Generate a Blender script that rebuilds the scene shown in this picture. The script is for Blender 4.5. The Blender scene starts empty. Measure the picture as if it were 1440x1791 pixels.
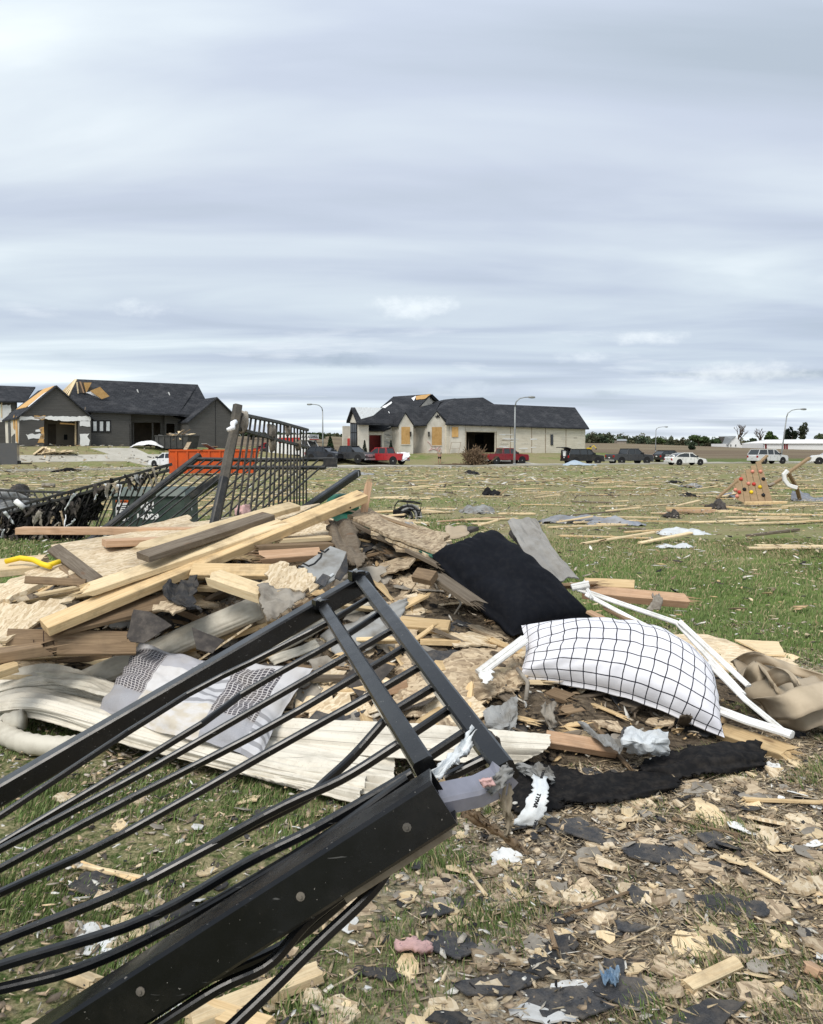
import bpy, bmesh, math, random
import numpy as np
from mathutils import Vector, Matrix, noise, geometry
R = math.radians
rnd = random.Random(7)
C = bpy.context.scene.collection
SC = bpy.context.scene

# ------------------------------------------------------------------ camera
F, CX, CY, EYE, HORIZ = 1444.0, 720.0, 895.5, 1.6, 785.0
PITCH = math.atan((CY - HORIZ) / F)
cam = bpy.data.cameras.new('camera')
cam.sensor_fit = 'HORIZONTAL'; cam.sensor_width = 36; cam.lens = 36 * F / 1440
cam.clip_start = 0.05; cam.clip_end = 6000
camo = bpy.data.objects.new('camera', cam); C.objects.link(camo)
camo.location = (0, 0, EYE); camo.rotation_euler = (math.pi / 2 - PITCH, 0, 0)
SC.camera = camo

# ------------------------------------------------------------------ sky and sun
SUN_EL, SUN_AZ = R(52), R(205)          # azimuth clockwise from +Y : behind the camera, a little to the left
w = bpy.data.worlds.new('World'); SC.world = w; w.use_nodes = True
nt = w.node_tree; nt.nodes.clear()
def wn(t, **k):
    n = nt.nodes.new(t)
    for a, b in k.items(): setattr(n, a, b)
    return n
L = nt.links.new
out = wn('ShaderNodeOutputWorld')
sky = wn('ShaderNodeTexSky', sky_type='NISHITA', sun_disc=False)
sky.sun_elevation = SUN_EL; sky.sun_rotation = SUN_AZ
bg1 = wn('ShaderNodeBackground'); bg1.inputs[1].default_value = 0.10; L(sky.outputs[0], bg1.inputs[0])
tc = wn('ShaderNodeTexCoord'); sp = wn('ShaderNodeSeparateXYZ'); L(tc.outputs['Generated'], sp.inputs[0])
def wm(op, a, b=None, clamp=False):
    n = wn('ShaderNodeMath', operation=op, use_clamp=clamp)
    for i, v in enumerate((a, b)):
        if v is None: continue
        if isinstance(v, (int, float)): n.inputs[i].default_value = v
        else: L(v, n.inputs[i])
    return n.outputs[0]
zz = wm('MAXIMUM', sp.outputs[2], 0.0)
den = wm('ADD', zz, 0.075)
cx_ = wm('DIVIDE', sp.outputs[0], den); cy_ = wm('DIVIDE', sp.outputs[1], den)
cmb = wn('ShaderNodeCombineXYZ'); L(cx_, cmb.inputs[0]); L(cy_, cmb.inputs[1])
def cloudnoise(scale, rot, stretch, detail, rough, dist, off):
    mp = wn('ShaderNodeMapping'); mp.inputs['Rotation'].default_value = (0, 0, rot)
    mp.inputs['Scale'].default_value = (stretch[0], stretch[1], 1); mp.inputs['Location'].default_value = off
    L(cmb.outputs[0], mp.inputs[0])
    n = wn('ShaderNodeTexNoise'); n.inputs['Scale'].default_value = scale; n.inputs['Detail'].default_value = detail
    n.inputs['Roughness'].default_value = rough; n.inputs['Distortion'].default_value = dist
    L(mp.outputs[0], n.inputs['Vector']); return n.outputs[0]
n1 = cloudnoise(0.34, R(38), (0.42, 1.0), 5, 0.45, 0.6, (3.1, 1.7, 0))
n2 = cloudnoise(0.95, R(32), (0.34, 1.0), 6, 0.5, 0.7, (7.3, 4.1, 0))
n3 = cloudnoise(0.8, R(-6), (0.8, 1.0), 8, 0.6, 0.2, (1.2, 9.4, 0))
s = wm('ADD', wm('MULTIPLY', n1, 0.64), wm('MULTIPLY', n2, 0.36))
ramp = wn('ShaderNodeValToRGB'); L(s, ramp.inputs[0]); e = ramp.color_ramp.elements
e[0].position = 0.40; e[0].color = (0.41, 0.47, 0.54, 1)
e[1].position = 0.60; e[1].color = (0.87, 0.925, 0.935, 1)
k = ramp.color_ramp.elements.new(0.47); k.color = (0.52, 0.575, 0.67, 1)
k = ramp.color_ramp.elements.new(0.54); k.color = (0.675, 0.74, 0.785, 1)
# higher sky a little brighter, a pale band low down
hr = wn('ShaderNodeValToRGB'); L(zz, hr.inputs[0]); e = hr.color_ramp.elements
e[0].position = 0.0; e[0].color = (1.1, 1.08, 1.05, 1)
e[1].position = 0.55; e[1].color = (1.04, 1.05, 1.06, 1)
for p, c in ((0.045, (0.98, 0.99, 1.0)), (0.10, (0.83, 0.86, 0.89)), (0.17, (0.86, 0.88, 0.90)), (0.30, (0.95, 0.95, 0.96))):
    q = hr.color_ramp.elements.new(p); q.color = c + (1,)
mx = wn('ShaderNodeMix', data_type='RGBA', blend_type='MULTIPLY'); mx.inputs[0].default_value = 1
L(ramp.outputs[0], mx.inputs[6]); L(hr.outputs[0], mx.inputs[7])
# small separate cumulus scraps low in the sky
wr = wn('ShaderNodeMapRange'); L(n3, wr.inputs[0]); wr.inputs[1].default_value = 0.56; wr.inputs[2].default_value = 0.66
lowm = wn('ShaderNodeMapRange'); L(zz, lowm.inputs[0]); lowm.inputs[1].default_value = 0.24; lowm.inputs[2].default_value = 0.14
mx2 = wn('ShaderNodeMix', data_type='RGBA'); L(wm('MULTIPLY', wm('MULTIPLY', wr.outputs[0], lowm.outputs[0]), 0.35), mx2.inputs[0])
L(mx.outputs[2], mx2.inputs[6]); mx2.inputs[7].default_value = (0.80, 0.84, 0.87, 1)
# a few single clouds low over the horizon, each in its own direction
az = wm('ARCTAN2', sp.outputs[0], sp.outputs[1]); cur = mx2.outputs[2]
np_ = wn('ShaderNodeTexNoise'); np_.inputs['Scale'].default_value = 30; np_.inputs['Detail'].default_value = 6; np_.inputs['Roughness'].default_value = 0.62
mpp = wn('ShaderNodeMapping'); mpp.inputs['Scale'].default_value = (1, 1, 1.8); L(tc.outputs['Generated'], mpp.inputs[0]); L(mpp.outputs[0], np_.inputs['Vector'])
for px_, py_, wx_, hy_, c_, f_ in ((722, 541, 74, 19, (0.84, 0.89, 0.91), .6), (602, 632, 80, 13, (0.33, 0.40, 0.48), .75), (1128, 602, 62, 13, (0.84, 0.88, 0.90), .6), (1010, 630, 50, 10, (0.78, 0.83, 0.87), .5), (1290, 664, 120, 18, (0.80, 0.84, 0.86), .6), (465, 630, 24, 9, (0.38, 0.44, 0.52), .6), (810, 682, 70, 14, (0.62, 0.69, 0.76), .5), (1060, 692, 60, 6, (0.36, 0.43, 0.50), .5), (255, 556, 60, 14, (0.84, 0.89, 0.91), .4), (130, 636, 30, 6, (0.42, 0.49, 0.56), .4)):
    a0 = math.atan((px_ - CX) / F); z0_ = math.sin(math.atan((HORIZ - py_) / F))
    d2 = wm('ADD', wm('POWER', wm('MULTIPLY', wm('SUBTRACT', az, a0), F / wx_), 2), wm('POWER', wm('MULTIPLY', wm('ABSOLUTE', wm('SUBTRACT', sp.outputs[2], z0_)), F / hy_), 2))
    mk_ = wm('SUBTRACT', wm('ADD', 0.35, wm('MULTIPLY', wm('SUBTRACT', np_.outputs[0], 0.46), 4.2)), d2)
    mr = wn('ShaderNodeMapRange', interpolation_type='SMOOTHSTEP'); L(mk_, mr.inputs[0]); mr.inputs[1].default_value = -0.9; mr.inputs[2].default_value = 1.3; mr.inputs[3].default_value = 0; mr.inputs[4].default_value = f_
    mm_ = wn('ShaderNodeMix', data_type='RGBA'); L(mr.outputs[0], mm_.inputs[0]); L(cur, mm_.inputs[6]); mm_.inputs[7].default_value = c_ + (1,); cur = mm_.outputs[2]
bg2 = wn('ShaderNodeBackground'); L(cur, bg2.inputs[0]); bg2.inputs[1].default_value = 1.0
mixs = wn('ShaderNodeMixShader'); mixs.inputs[0].default_value = 0.94
L(bg1.outputs[0], mixs.inputs[1]); L(bg2.outputs[0], mixs.inputs[2]); L(mixs.outputs[0], out.inputs[0])

sun = bpy.data.lights.new('sun', 'SUN'); sun.energy = 2.4; sun.angle = R(26); sun.color = (1.0, 0.95, 0.87)
suno = bpy.data.objects.new('sun', sun); C.objects.link(suno)
sd = Vector((math.sin(SUN_AZ) * math.cos(SUN_EL), math.cos(SUN_AZ) * math.cos(SUN_EL), math.sin(SUN_EL)))
suno.rotation_euler = sd.to_track_quat('Z', 'Y').to_euler()

SC.view_settings.view_transform = 'Standard'; SC.view_settings.look = 'None'
SC.view_settings.exposure = 0.36; SC.view_settings.gamma = 1; SC.view_settings.use_curve_mapping = False
SC.render.engine = 'CYCLES'
SC.cycles.max_bounces = 6; SC.cycles.diffuse_bounces = 3; SC.cycles.glossy_bounces = 3; SC.cycles.use_denoising = True

# ------------------------------------------------------------------ terrain and pixel rays
def ss(a, b, x):
    t = np.clip((x - a) / (b - a), 0, 1); return t * t * (3 - 2 * t)
def gz(x, y):
    x = np.asarray(x, float); y = np.asarray(y, float)
    z = -0.3 * ss(18, 60, y)
    v_ = (x + 36) * -0.4311 + (y - 69.5) * 0.9023                        # distance beyond the near edge of the street
    z = z + (2.15 - 0.8 * ss(-26, -13, x)) * ss(8.3, 16.5, v_) * (1 - ss(27, 40, x)) * ss(-0.5, 0.5, y - 50)   # pads of the two houses
    z = z + (3.9 - 1.9 * ss(60, 125, x)) * ss(125, 290, y) - 1.5 * ss(90, 125, y) * ss(-15, -8, x) * (1 - ss(28, 40, x)) * ss(160, 260, y)
    z = z - 12 * ss(500, 1500, y)
    z = z + 0.03 * np.sin(x * 1.3 + 0.7 * y) * np.cos(y * 0.9 - 0.3 * x) * ss(1, 3, y) + 0.06 * np.sin(x * 0.21) * np.sin(y * 0.17 + 1) * ss(8, 30, y)
    return z
# the rubble heap
RX = [-4.2, -3.4, -2.6, -1.9, -1.1, -0.45, 0.15, 0.55, 0.95, 1.35, 1.75, 2.3]
RZ = [0.0, 0.30, 0.55, 0.70, 0.86, 0.98, 0.93, 0.74, 0.50, 0.24, 0.06, 0.0]
def mound(x, y):
    x = np.asarray(x, float); y = np.asarray(y, float)
    r = np.interp(x, RX, RZ)
    yf = np.interp(x, [-4, -2, -0.5, 0.6, 1.5, 2.2], [5.0, 4.75, 4.15, 3.95, 4.1, 4.4])
    yr = np.interp(x, [-4, -2, 0, 1, 2], [6.1, 6.0, 5.9, 5.6, 5.2])
    f = np.clip((y - yf) / (yr - yf), 0, 1); f = f ** 0.9
    b = 1 - ss(yr + 0.15, yr + 1.3, y)
    return r * f * b
def sol(x, y): return gz(x, y) + mound(x, y)
fwd = Vector((0, math.cos(PITCH), -math.sin(PITCH))); upv = Vector((0, math.sin(PITCH), math.cos(PITCH)))
def ray(px, py):
    return fwd + Vector(((px - CX) / F, 0, 0)) + upv * (-(py - CY) / F)
def at(px, py, d):
    r = ray(px, py); return Vector((0, 0, EYE)) + r * (d / r.y)
def hit(px, py, fn, lift=0.0, tmin=1.2, tmax=900):
    r = ray(px, py); t = tmin; o = Vector((0, 0, EYE))
    last = t
    while t < tmax:
        p = o + r * t
        if p.z - lift <= float(fn(p.x, p.y)):
            a, b = last, t
            for _ in range(20):
                m = (a + b) / 2; p = o + r * m
                if p.z - lift <= float(fn(p.x, p.y)): b = m
                else: a = m
            return o + r * b
        last = t; t *= 1.01; t += 0.01
    return o + r * tmax
def G(px, py, lift=0.0): return hit(px, py, gz, lift)
def M(px, py, lift=0.03): return hit(px, py, sol, lift)
def plane_hit(px, py, p0, n):
    r = ray(px, py); o = Vector((0, 0, EYE))
    return o + r * ((p0 - o).dot(n) / r.dot(n))

# ------------------------------------------------------------------ materials
def tree_of(name):
    m = bpy.data.materials.new(name); m.use_nodes = True
    t = m.node_tree; b = t.nodes['Principled BSDF']; return m, t, b
class NT:
    def __init__(s, t): s.t = t
    def n(s, ty, **k):
        x = s.t.nodes.new(ty)
        for a, b in k.items(): setattr(x, a, b)
        return x
    def l(s, a, b): s.t.links.new(a, b)
    def math(s, op, a, b=None, clamp=False):
        n = s.n('ShaderNodeMath', operation=op, use_clamp=clamp)
        for i, v in enumerate((a, b)):
            if v is None: continue
            if isinstance(v, (int, float)): n.inputs[i].default_value = v
            else: s.l(v, n.inputs[i])
        return n.outputs[0]
    def noise(s, vec, scale, detail=4, rough=0.55, dist=0.0):
        n = s.n('ShaderNodeTexNoise'); n.inputs['Scale'].default_value = scale; n.inputs['Detail'].default_value = detail
        n.inputs['Roughness'].default_value = rough; n.inputs['Distortion'].default_value = dist
        s.l(vec, n.inputs['Vector']); return n.outputs[0]
    def rng(s, v, a, b, c=0.0, d=1.0):
        n = s.n('ShaderNodeMapRange'); s.l(v, n.inputs[0])
        for i, q in enumerate((a, b, c, d)): n.inputs[i + 1].default_value = q
        return n.outputs[0]
    def mix(s, f, a, b, blend='MIX'):
        n = s.n('ShaderNodeMix', data_type='RGBA', blend_type=blend)
        for sock, v in ((0, f), (6, a), (7, b)):
            if isinstance(v, (int, float)): n.inputs[sock].default_value = v
            elif isinstance(v, tuple): n.inputs[sock].default_value = v if len(v) == 4 else v + (1,)
            else: s.l(v, n.inputs[sock])
        return n.outputs[2]
    def mapping(s, vec, scale=(1, 1, 1), rot=(0, 0, 0)):
        n = s.n('ShaderNodeMapping'); n.inputs['Scale'].default_value = scale; n.inputs['Rotation'].default_value = rot
        s.l(vec, n.inputs[0]); return n.outputs[0]
    def bump(s, h, strength, dist=0.01, b=None):
        n = s.n('ShaderNodeBump'); n.inputs['Strength'].default_value = strength; n.inputs['Distance'].default_value = dist
        s.l(h, n.inputs['Height'])
        if b is not None: s.l(n.outputs[0], b.inputs['Normal'])
        return n.outputs[0]
    def objvec(s, jitter=True):
        tc = s.n('ShaderNodeTexCoord')
        if not jitter: return tc.outputs['Object']
        oi = s.n('ShaderNodeObjectInfo')
        v = s.n('ShaderNodeVectorMath', operation='MULTIPLY_ADD')
        cb = s.n('ShaderNodeCombineXYZ')
        for i in range(3): s.l(oi.outputs['Random'], cb.inputs[i])
        s.l(cb.outputs[0], v.inputs[0]); v.inputs[1].default_value = (37, 19, 53); s.l(tc.outputs['Object'], v.inputs[2])
        return v.outputs[0]
    def rand(s): return s.n('ShaderNodeObjectInfo').outputs['Random']

def mk(name, c1, c2=None, vs=6, dirt=None, da=0.5, ds=3, rough=0.7, metal=0.0, bump=0.2, bs=40, stretch=(1, 1, 1), rv=0.15, spec=0.3, bd=0.004, world=False):
    m, t, b = tree_of(name); q = NT(t)
    v = q.n('ShaderNodeNewGeometry').outputs['Position'] if world else q.objvec()
    vv = q.mapping(v, stretch)
    col = q.mix(q.rng(q.noise(vv, vs, 5, 0.6, 0.3), 0.35, 0.65), c1, c2 or tuple(x * 0.8 for x in c1))
    if dirt:
        col = q.mix(q.math('MULTIPLY', q.rng(q.noise(v, ds, 6, 0.65), 0.45, 0.68), da), col, dirt)
    if rv:
        k = q.rng(q.rand(), 0, 1, 1 - rv, 1 + rv); cb = q.n('ShaderNodeCombineXYZ')
        for i in range(3): q.l(k, cb.inputs[i])
        col = q.mix(1.0, col, cb.outputs[0], 'MULTIPLY')
    q.l(col, b.inputs['Base Color'])
    b.inputs['Roughness'].default_value = rough; b.inputs['Metallic'].default_value = metal
    b.inputs['Specular IOR Level'].default_value = spec
    if bump: q.bump(q.noise(vv, bs, 4, 0.6), bump, bd, b)
    return m

def mk_wood(name, c1, c2, dirt=(0.09, 0.065, 0.045), da=0.35, rough=0.75, rv=0.18, gs=1.0):
    m, t, b = tree_of(name); q = NT(t); v = q.objvec()
    g = q.noise(q.mapping(v, (1.2 * gs, 22 * gs, 22 * gs)), 3.0, 4, 0.6, 1.2)
    f = q.noise(q.mapping(v, (4, 160, 160)), 2.0, 2, 0.5)
    col = q.mix(q.rng(g, 0.35, 0.65), c1, c2)
    col = q.mix(q.math('MULTIPLY', q.rng(f, 0.5, 0.75), 0.35), col, tuple(x * 0.55 for x in c2))
    kn = q.n('ShaderNodeTexVoronoi'); kn.inputs['Scale'].default_value = 1.0; q.l(q.mapping(v, (2.2, 7, 7)), kn.inputs['Vector'])
    col = q.mix(q.math('MULTIPLY', q.rng(kn.outputs['Distance'], 0.11, 0.05), 0.7), col, (0.14, 0.075, 0.04))
    col = q.mix(q.math('MULTIPLY', q.rng(q.noise(v, 5, 6, 0.7), 0.5, 0.72), da), col, dirt)
    k = q.rng(q.rand(), 0, 1, 1 - rv, 1 + rv); cb = q.n('ShaderNodeCombineXYZ')
    for i in range(3): q.l(k, cb.inputs[i])
    col = q.mix(1.0, col, cb.outputs[0], 'MULTIPLY')
    q.l(col, b.inputs['Base Color']); b.inputs['Roughness'].default_value = rough; b.inputs['Specular IOR Level'].default_value = 0.2
    q.bump(f, 0.35, 0.002, b); return m

def mk_osb(name, cols, da=0.35, dirt=(0.10, 0.07, 0.045), rv=0.15):
    m, t, b = tree_of(name); q = NT(t); v = q.objvec()
    dis = q.n('ShaderNodeVectorMath', operation='MULTIPLY_ADD'); nz = q.n('ShaderNodeTexNoise'); nz.inputs['Scale'].default_value = 6
    q.l(v, nz.inputs['Vector']); q.l(nz.outputs['Color'], dis.inputs[0]); dis.inputs[1].default_value = (0.05, 0.05, 0.05); q.l(v, dis.inputs[2])
    def flakes(rot, sc):
        vo = q.n('ShaderNodeTexVoronoi'); vo.inputs['Scale'].default_value = 1; q.l(q.mapping(dis.outputs[0], sc, (0, 0, rot)), vo.inputs['Vector'])
        s2 = q.n('ShaderNodeSeparateXYZ'); q.l(vo.outputs['Color'], s2.inputs[0]); return s2.outputs[0], vo.outputs['Distance']
    a, da_ = flakes(0.5, (20, 75, 40)); c, dc_ = flakes(2.0, (22, 80, 40))
    sel = q.rng(q.noise(v, 20, 2), 0.48, 0.52); mixv = q.n('ShaderNodeMix', data_type='FLOAT'); q.l(sel, mixv.inputs[0]); q.l(a, mixv.inputs[2]); q.l(c, mixv.inputs[3])
    rp = q.n('ShaderNodeValToRGB'); q.l(mixv.outputs[0], rp.inputs[0]); e = rp.color_ramp.elements
    e[0].color = cols[0] + (1,); e[1].color = cols[2] + (1,); e[1].position = 0.85; x = e.new(0.4); x.color = cols[1] + (1,)
    col = q.mix(q.math('MULTIPLY', q.rng(q.noise(v, 4, 6, 0.7), 0.5, 0.7), da), rp.outputs[0], dirt)
    k = q.rng(q.rand(), 0, 1, 1 - rv, 1 + rv); cb = q.n('ShaderNodeCombineXYZ')
    for i in range(3): q.l(k, cb.inputs[i])
    col = q.mix(1.0, col, cb.outputs[0], 'MULTIPLY')
    q.l(col, b.inputs['Base Color']); b.inputs['Roughness'].default_value = 0.8; b.inputs['Specular IOR Level'].default_value = 0.15
    q.bump(mixv.outputs[0], 0.12, 0.002, b); return m

def mk_attr(name, rough=0.75, spec=0.15, bump=0.0, transl=0.0):
    m, t, b = tree_of(name); q = NT(t); a = q.n('ShaderNodeAttribute', attribute_name='Col')
    col = a.outputs['Color']
    if bump:
        g = q.n('ShaderNodeNewGeometry').outputs['Position']
        nz = q.noise(g, 60, 4, 0.7); col = q.mix(q.math('MULTIPLY', q.rng(nz, 0.45, 0.7), 0.45), col, (0.07, 0.055, 0.04)); q.bump(nz, bump, 0.004, b)
    q.l(col, b.inputs['Base Color']); b.inputs['Roughness'].default_value = rough; b.inputs['Specular IOR Level'].default_value = spec
    return m

MT = {}
MT['pine'] = mk_wood('pine', (0.66, 0.50, 0.29), (0.54, 0.38, 0.20), da=0.55)
MT['pine_pale'] = mk_wood('pine_pale', (0.72, 0.59, 0.38), (0.62, 0.47, 0.28), da=0.48)
MT['cedar'] = mk_wood('cedar', (0.53, 0.36, 0.235), (0.42, 0.26, 0.155), da=0.3)
MT['aged'] = mk_wood('aged', (0.27, 0.19, 0.115), (0.17, 0.115, 0.07), da=0.5)
MT['greywood'] = mk_wood('greywood', (0.20, 0.165, 0.125), (0.115, 0.09, 0.065), da=0.6)
MT['playwood'] = mk_wood('playwood', (0.35, 0.245, 0.145), (0.25, 0.17, 0.095), da=0.2, rv=0.05)
MT['osb'] = mk_osb('osb', ((0.43, 0.325, 0.205), (0.58, 0.465, 0.31), (0.68, 0.575, 0.42)), da=0.45)
MT['osb_dark'] = mk_osb('osb_dark', ((0.24, 0.18, 0.12), (0.40, 0.31, 0.21), (0.52, 0.42, 0.29)), da=0.7)
MT['osb_house'] = mk('osb_house', (0.60, 0.37, 0.15), (0.48, 0.28, 0.10), vs=3, rough=0.8, bump=0)
def mk_blackpaint():
    m, t, b = tree_of('black_paint'); q = NT(t); v = q.objvec(False)
    base = q.mix(q.rng(q.noise(v, 4, 4), .4, .65), (0.0028, 0.0032, 0.0038), (0.006, 0.0066, 0.0075))
    scr = q.rng(q.noise(q.mapping(v, (9, 60, 60), (.3, .2, .9)), 2.2, 3, .5, .4), .70, .74); spk = q.rng(q.noise(v, 130, 3, .6), .70, .76); dust = q.math('MULTIPLY', q.rng(q.noise(v, 7, 6, .7), .52, .75), .06)
    col = q.mix(dust, base, (.16, .14, .115)); col = q.mix(q.math('MULTIPLY', scr, .35), col, (.20, .20, .195)); col = q.mix(q.math('MULTIPLY', spk, .6), col, (.33, .31, .28))
    q.l(col, b.inputs['Base Color']); q.l(q.rng(q.noise(v, 11, 5, .65), .35, .7, .16, .36), b.inputs['Roughness']); b.inputs['Specular IOR Level'].default_value = .38
    q.bump(q.noise(v, 45, 4, .6), .06, .003, b); return m
MT['black_metal'] = mk_blackpaint(); MT['old_black'] = mk('black_metal', (0.003, 0.0034, 0.004), (0.0055, 0.006, 0.007), vs=5, dirt=(0.09, 0.08, 0.068), da=0.2, ds=9, rough=0.3, spec=0.42, bump=0.05, bs=60, rv=0.05)
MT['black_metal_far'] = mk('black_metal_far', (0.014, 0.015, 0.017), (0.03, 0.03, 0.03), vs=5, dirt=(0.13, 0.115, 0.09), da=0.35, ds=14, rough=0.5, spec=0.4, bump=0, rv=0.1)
MT['dusty_metal'] = mk('dusty_metal', (0.028, 0.027, 0.026), (0.055, 0.05, 0.044), vs=9, dirt=(0.16, 0.14, 0.11), da=0.45, ds=18, rough=0.7, spec=0.3, bump=0, rv=0.1)
MT['muddy_metal'] = mk('muddy_metal', (0.12, 0.11, 0.095), (0.07, 0.066, 0.06), vs=9, dirt=(0.2, 0.17, 0.13), da=0.6, ds=14, rough=0.9, bump=0.5, bs=50)
MT['dust'] = mk('dust', (0.33, 0.28, 0.21), (0.22, 0.18, 0.13), vs=20, rough=0.95, bump=0.3, bs=80)
MT['siding'] = mk('siding', (0.62, 0.585, 0.50), (0.55, 0.515, 0.43), vs=4, dirt=(0.23, 0.195, 0.145), da=0.55, ds=5, rough=0.5, bump=0.08, bs=30)
def mk_vinyl_lap():
    m, t, b = tree_of('siding_pale'); q = NT(t); v = q.objvec(); uv = q.n('ShaderNodeUVMap').outputs[0]; s = q.n('ShaderNodeSeparateXYZ'); q.l(uv, s.inputs[0])
    fr = q.math('FRACT', q.math('MULTIPLY', s.outputs[1], 3.0))
    col = q.mix(q.rng(q.noise(v, 4, 5), .35, .65), (0.68, 0.635, 0.545), (0.60, 0.56, 0.475)); col = q.mix(q.math('MULTIPLY', q.rng(q.noise(v, 4, 6, .7), .48, .7), .45), col, (.27, .23, .17)); col = q.mix(q.math('MULTIPLY', q.rng(q.noise(v, 60, 4, .7), .6, .7), .4), col, (.2, .16, .12))
    col = q.mix(q.math('MULTIPLY', q.rng(fr, .93, .97), .75), col, (.22, .19, .15))
    q.l(col, b.inputs['Base Color']); b.inputs['Roughness'].default_value = .5; b.inputs['Specular IOR Level'].default_value = .3
    q.bump(q.math('ADD', fr, q.math('MULTIPLY', q.noise(q.mapping(v, (3, 40, 40)), 2, 3), .15)), .55, .012, b); return m
MT['siding_pale'] = mk_vinyl_lap()
MT['vinyl'] = mk('vinyl', (0.78, 0.78, 0.76), (0.68, 0.68, 0.66), vs=6, dirt=(0.28, 0.25, 0.2), da=0.45, ds=9, rough=0.4, bump=0.05)
MT['wrap'] = mk('wrap', (0.66, 0.69, 0.70), (0.56, 0.59, 0.61), vs=7, dirt=(0.3, 0.27, 0.22), da=0.4, ds=6, rough=0.55, bump=0.3, bs=18, bd=0.01)
MT['paper'] = mk('paper', (0.33, 0.30, 0.255), (0.24, 0.215, 0.18), vs=9, dirt=(0.10, 0.08, 0.06), da=0.7, ds=8, rough=0.9, bump=0.4, bs=24, bd=0.01)
MT['greyboard'] = mk('greyboard', (0.30, 0.305, 0.30), (0.22, 0.22, 0.215), vs=7, dirt=(0.13, 0.11, 0.08), da=0.7, ds=7, rough=0.85, bump=0.25, bs=30)
MT['flashing'] = mk('flashing', (0.31, 0.30, 0.28), (0.25, 0.24, 0.225), vs=5, dirt=(0.15, 0.13, 0.1), da=0.5, ds=6, rough=0.5, bump=0.25, bs=14, bd=0.01)
MT['shingle'] = mk('shingle', (0.030, 0.031, 0.034), (0.055, 0.056, 0.060), vs=160, dirt=(0.19, 0.16, 0.125), da=0.45, ds=14, rough=0.95, bump=0.5, bs=260, rv=0.35)
MT['felt'] = mk('felt', (0.05, 0.043, 0.038), (0.035, 0.03, 0.028), vs=12, dirt=(0.2, 0.17, 0.14), da=0.35, ds=16, rough=0.75, bump=0.3, bs=60)
MT['black_cloth'] = mk('black_cloth', (0.009, 0.009, 0.010), (0.014, 0.014, 0.015), vs=8, dirt=(0.18, 0.15, 0.12), da=0.10, ds=24, rough=0.95, spec=0.1, bump=0.25, bs=120)
MT['navy_cloth'] = mk('navy_cloth', (0.0045, 0.0055, 0.0085), (0.007, 0.0082, 0.012), vs=3, dirt=(0.12, 0.11, 0.10), da=0.04, ds=30, rough=0.9, spec=0.14, bump=0.05, bs=7, bd=0.02)
MT['canvas'] = mk('canvas', (0.42, 0.345, 0.25), (0.35, 0.285, 0.20), vs=3, dirt=(0.2, 0.16, 0.11), da=0.3, ds=6, rough=0.9, bump=0.12, bs=70, bd=0.004)
MT['green_plastic'] = mk('green_plastic', (0.012, 0.11, 0.07), (0.014, 0.09, 0.058), vs=5, dirt=(0.2, 0.2, 0.15), da=0.2, rough=0.5)
MT['tank_green'] = mk('tank_green', (0.035, 0.058, 0.048), (0.045, 0.07, 0.058), vs=4, dirt=(0.2, 0.2, 0.17), da=0.2, ds=2, rough=0.55, bump=0)
MT['yellow'] = mk('yellow', (0.78, 0.56, 0.02), (0.68, 0.47, 0.02), rough=0.5)
MT['pink'] = mk('pink', (0.62, 0.40, 0.38), (0.52, 0.34, 0.32), vs=20, rough=0.95, bump=0.6, bs=60)
MT['blue_film'] = mk('blue_film', (0.10, 0.17, 0.26), (0.2, 0.27, 0.34), vs=20, rough=0.3, bump=0.4, bs=40)
MT['tarp'] = mk('tarp', (0.16, 0.185, 0.23), (0.30, 0.31, 0.33), vs=3, dirt=(0.2, 0.17, 0.13), da=0.5, ds=2, rough=0.6, bump=0.3, bs=6, bd=0.03)
MT['blue_tarp'] = mk('blue_tarp', (0.33, 0.42, 0.52), (0.45, 0.5, 0.54), vs=3, rough=0.6, bump=0)
MT['white'] = mk('white', (0.78, 0.78, 0.77), (0.72, 0.72, 0.71), vs=3, rough=0.5, bump=0, rv=0.04)
MT['white_cloth'] = mk('white_cloth', (0.78, 0.79, 0.82), (0.72, 0.73, 0.76), vs=3, rough=0.9, bump=0)
MT['ink'] = mk('ink', (0.02, 0.02, 0.022), rough=0.8, bump=0, rv=0)
MT['orange'] = mk('orange', (0.62, 0.095, 0.014), (0.52, 0.075, 0.012), vs=1.5, dirt=(0.25, 0.1, 0.05), da=0.4, ds=1.5, rough=0.6, bump=0, rv=0)
MT['bin_black'] = mk('bin_black', (0.03, 0.03, 0.03), (0.05, 0.05, 0.045), vs=2, rough=0.7, bump=0)
MT['concrete'] = mk('concrete', (0.46, 0.44, 0.39), (0.38, 0.36, 0.31), vs=0.5, dirt=(0.22, 0.2, 0.14), da=0.4, ds=0.35, rough=0.9, bump=0, rv=0, world=True)
MT['steel'] = mk('steel', (0.30, 0.31, 0.31), (0.25, 0.26, 0.26), vs=3, rough=0.45, metal=0.3, bump=0)
MT['rubber'] = mk('rubber', (0.018, 0.018, 0.019), rough=0.9, bump=0)
MT['glass'] = mk('glass', (0.018, 0.022, 0.026), (0.022, 0.026, 0.03), rough=0.08, spec=0.6, bump=0)
MT['chrome'] = mk('chrome', (0.55, 0.56, 0.57), (0.4, 0.41, 0.42), rough=0.25, metal=0.7, bump=0)
MT['lamp_red'] = mk('lamp_red', (0.35, 0.01, 0.01), rough=0.3, bump=0)
MT['red_hold'] = mk('red_hold', (0.55, 0.05, 0.04), rough=0.5, bump=0, rv=0)
MT['peach_hold'] = mk('peach_hold', (0.7, 0.28, 0.2), rough=0.5, bump=0, rv=0)
MT['skin'] = mk('skin', (0.45, 0.27, 0.19), rough=0.6, bump=0)
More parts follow.
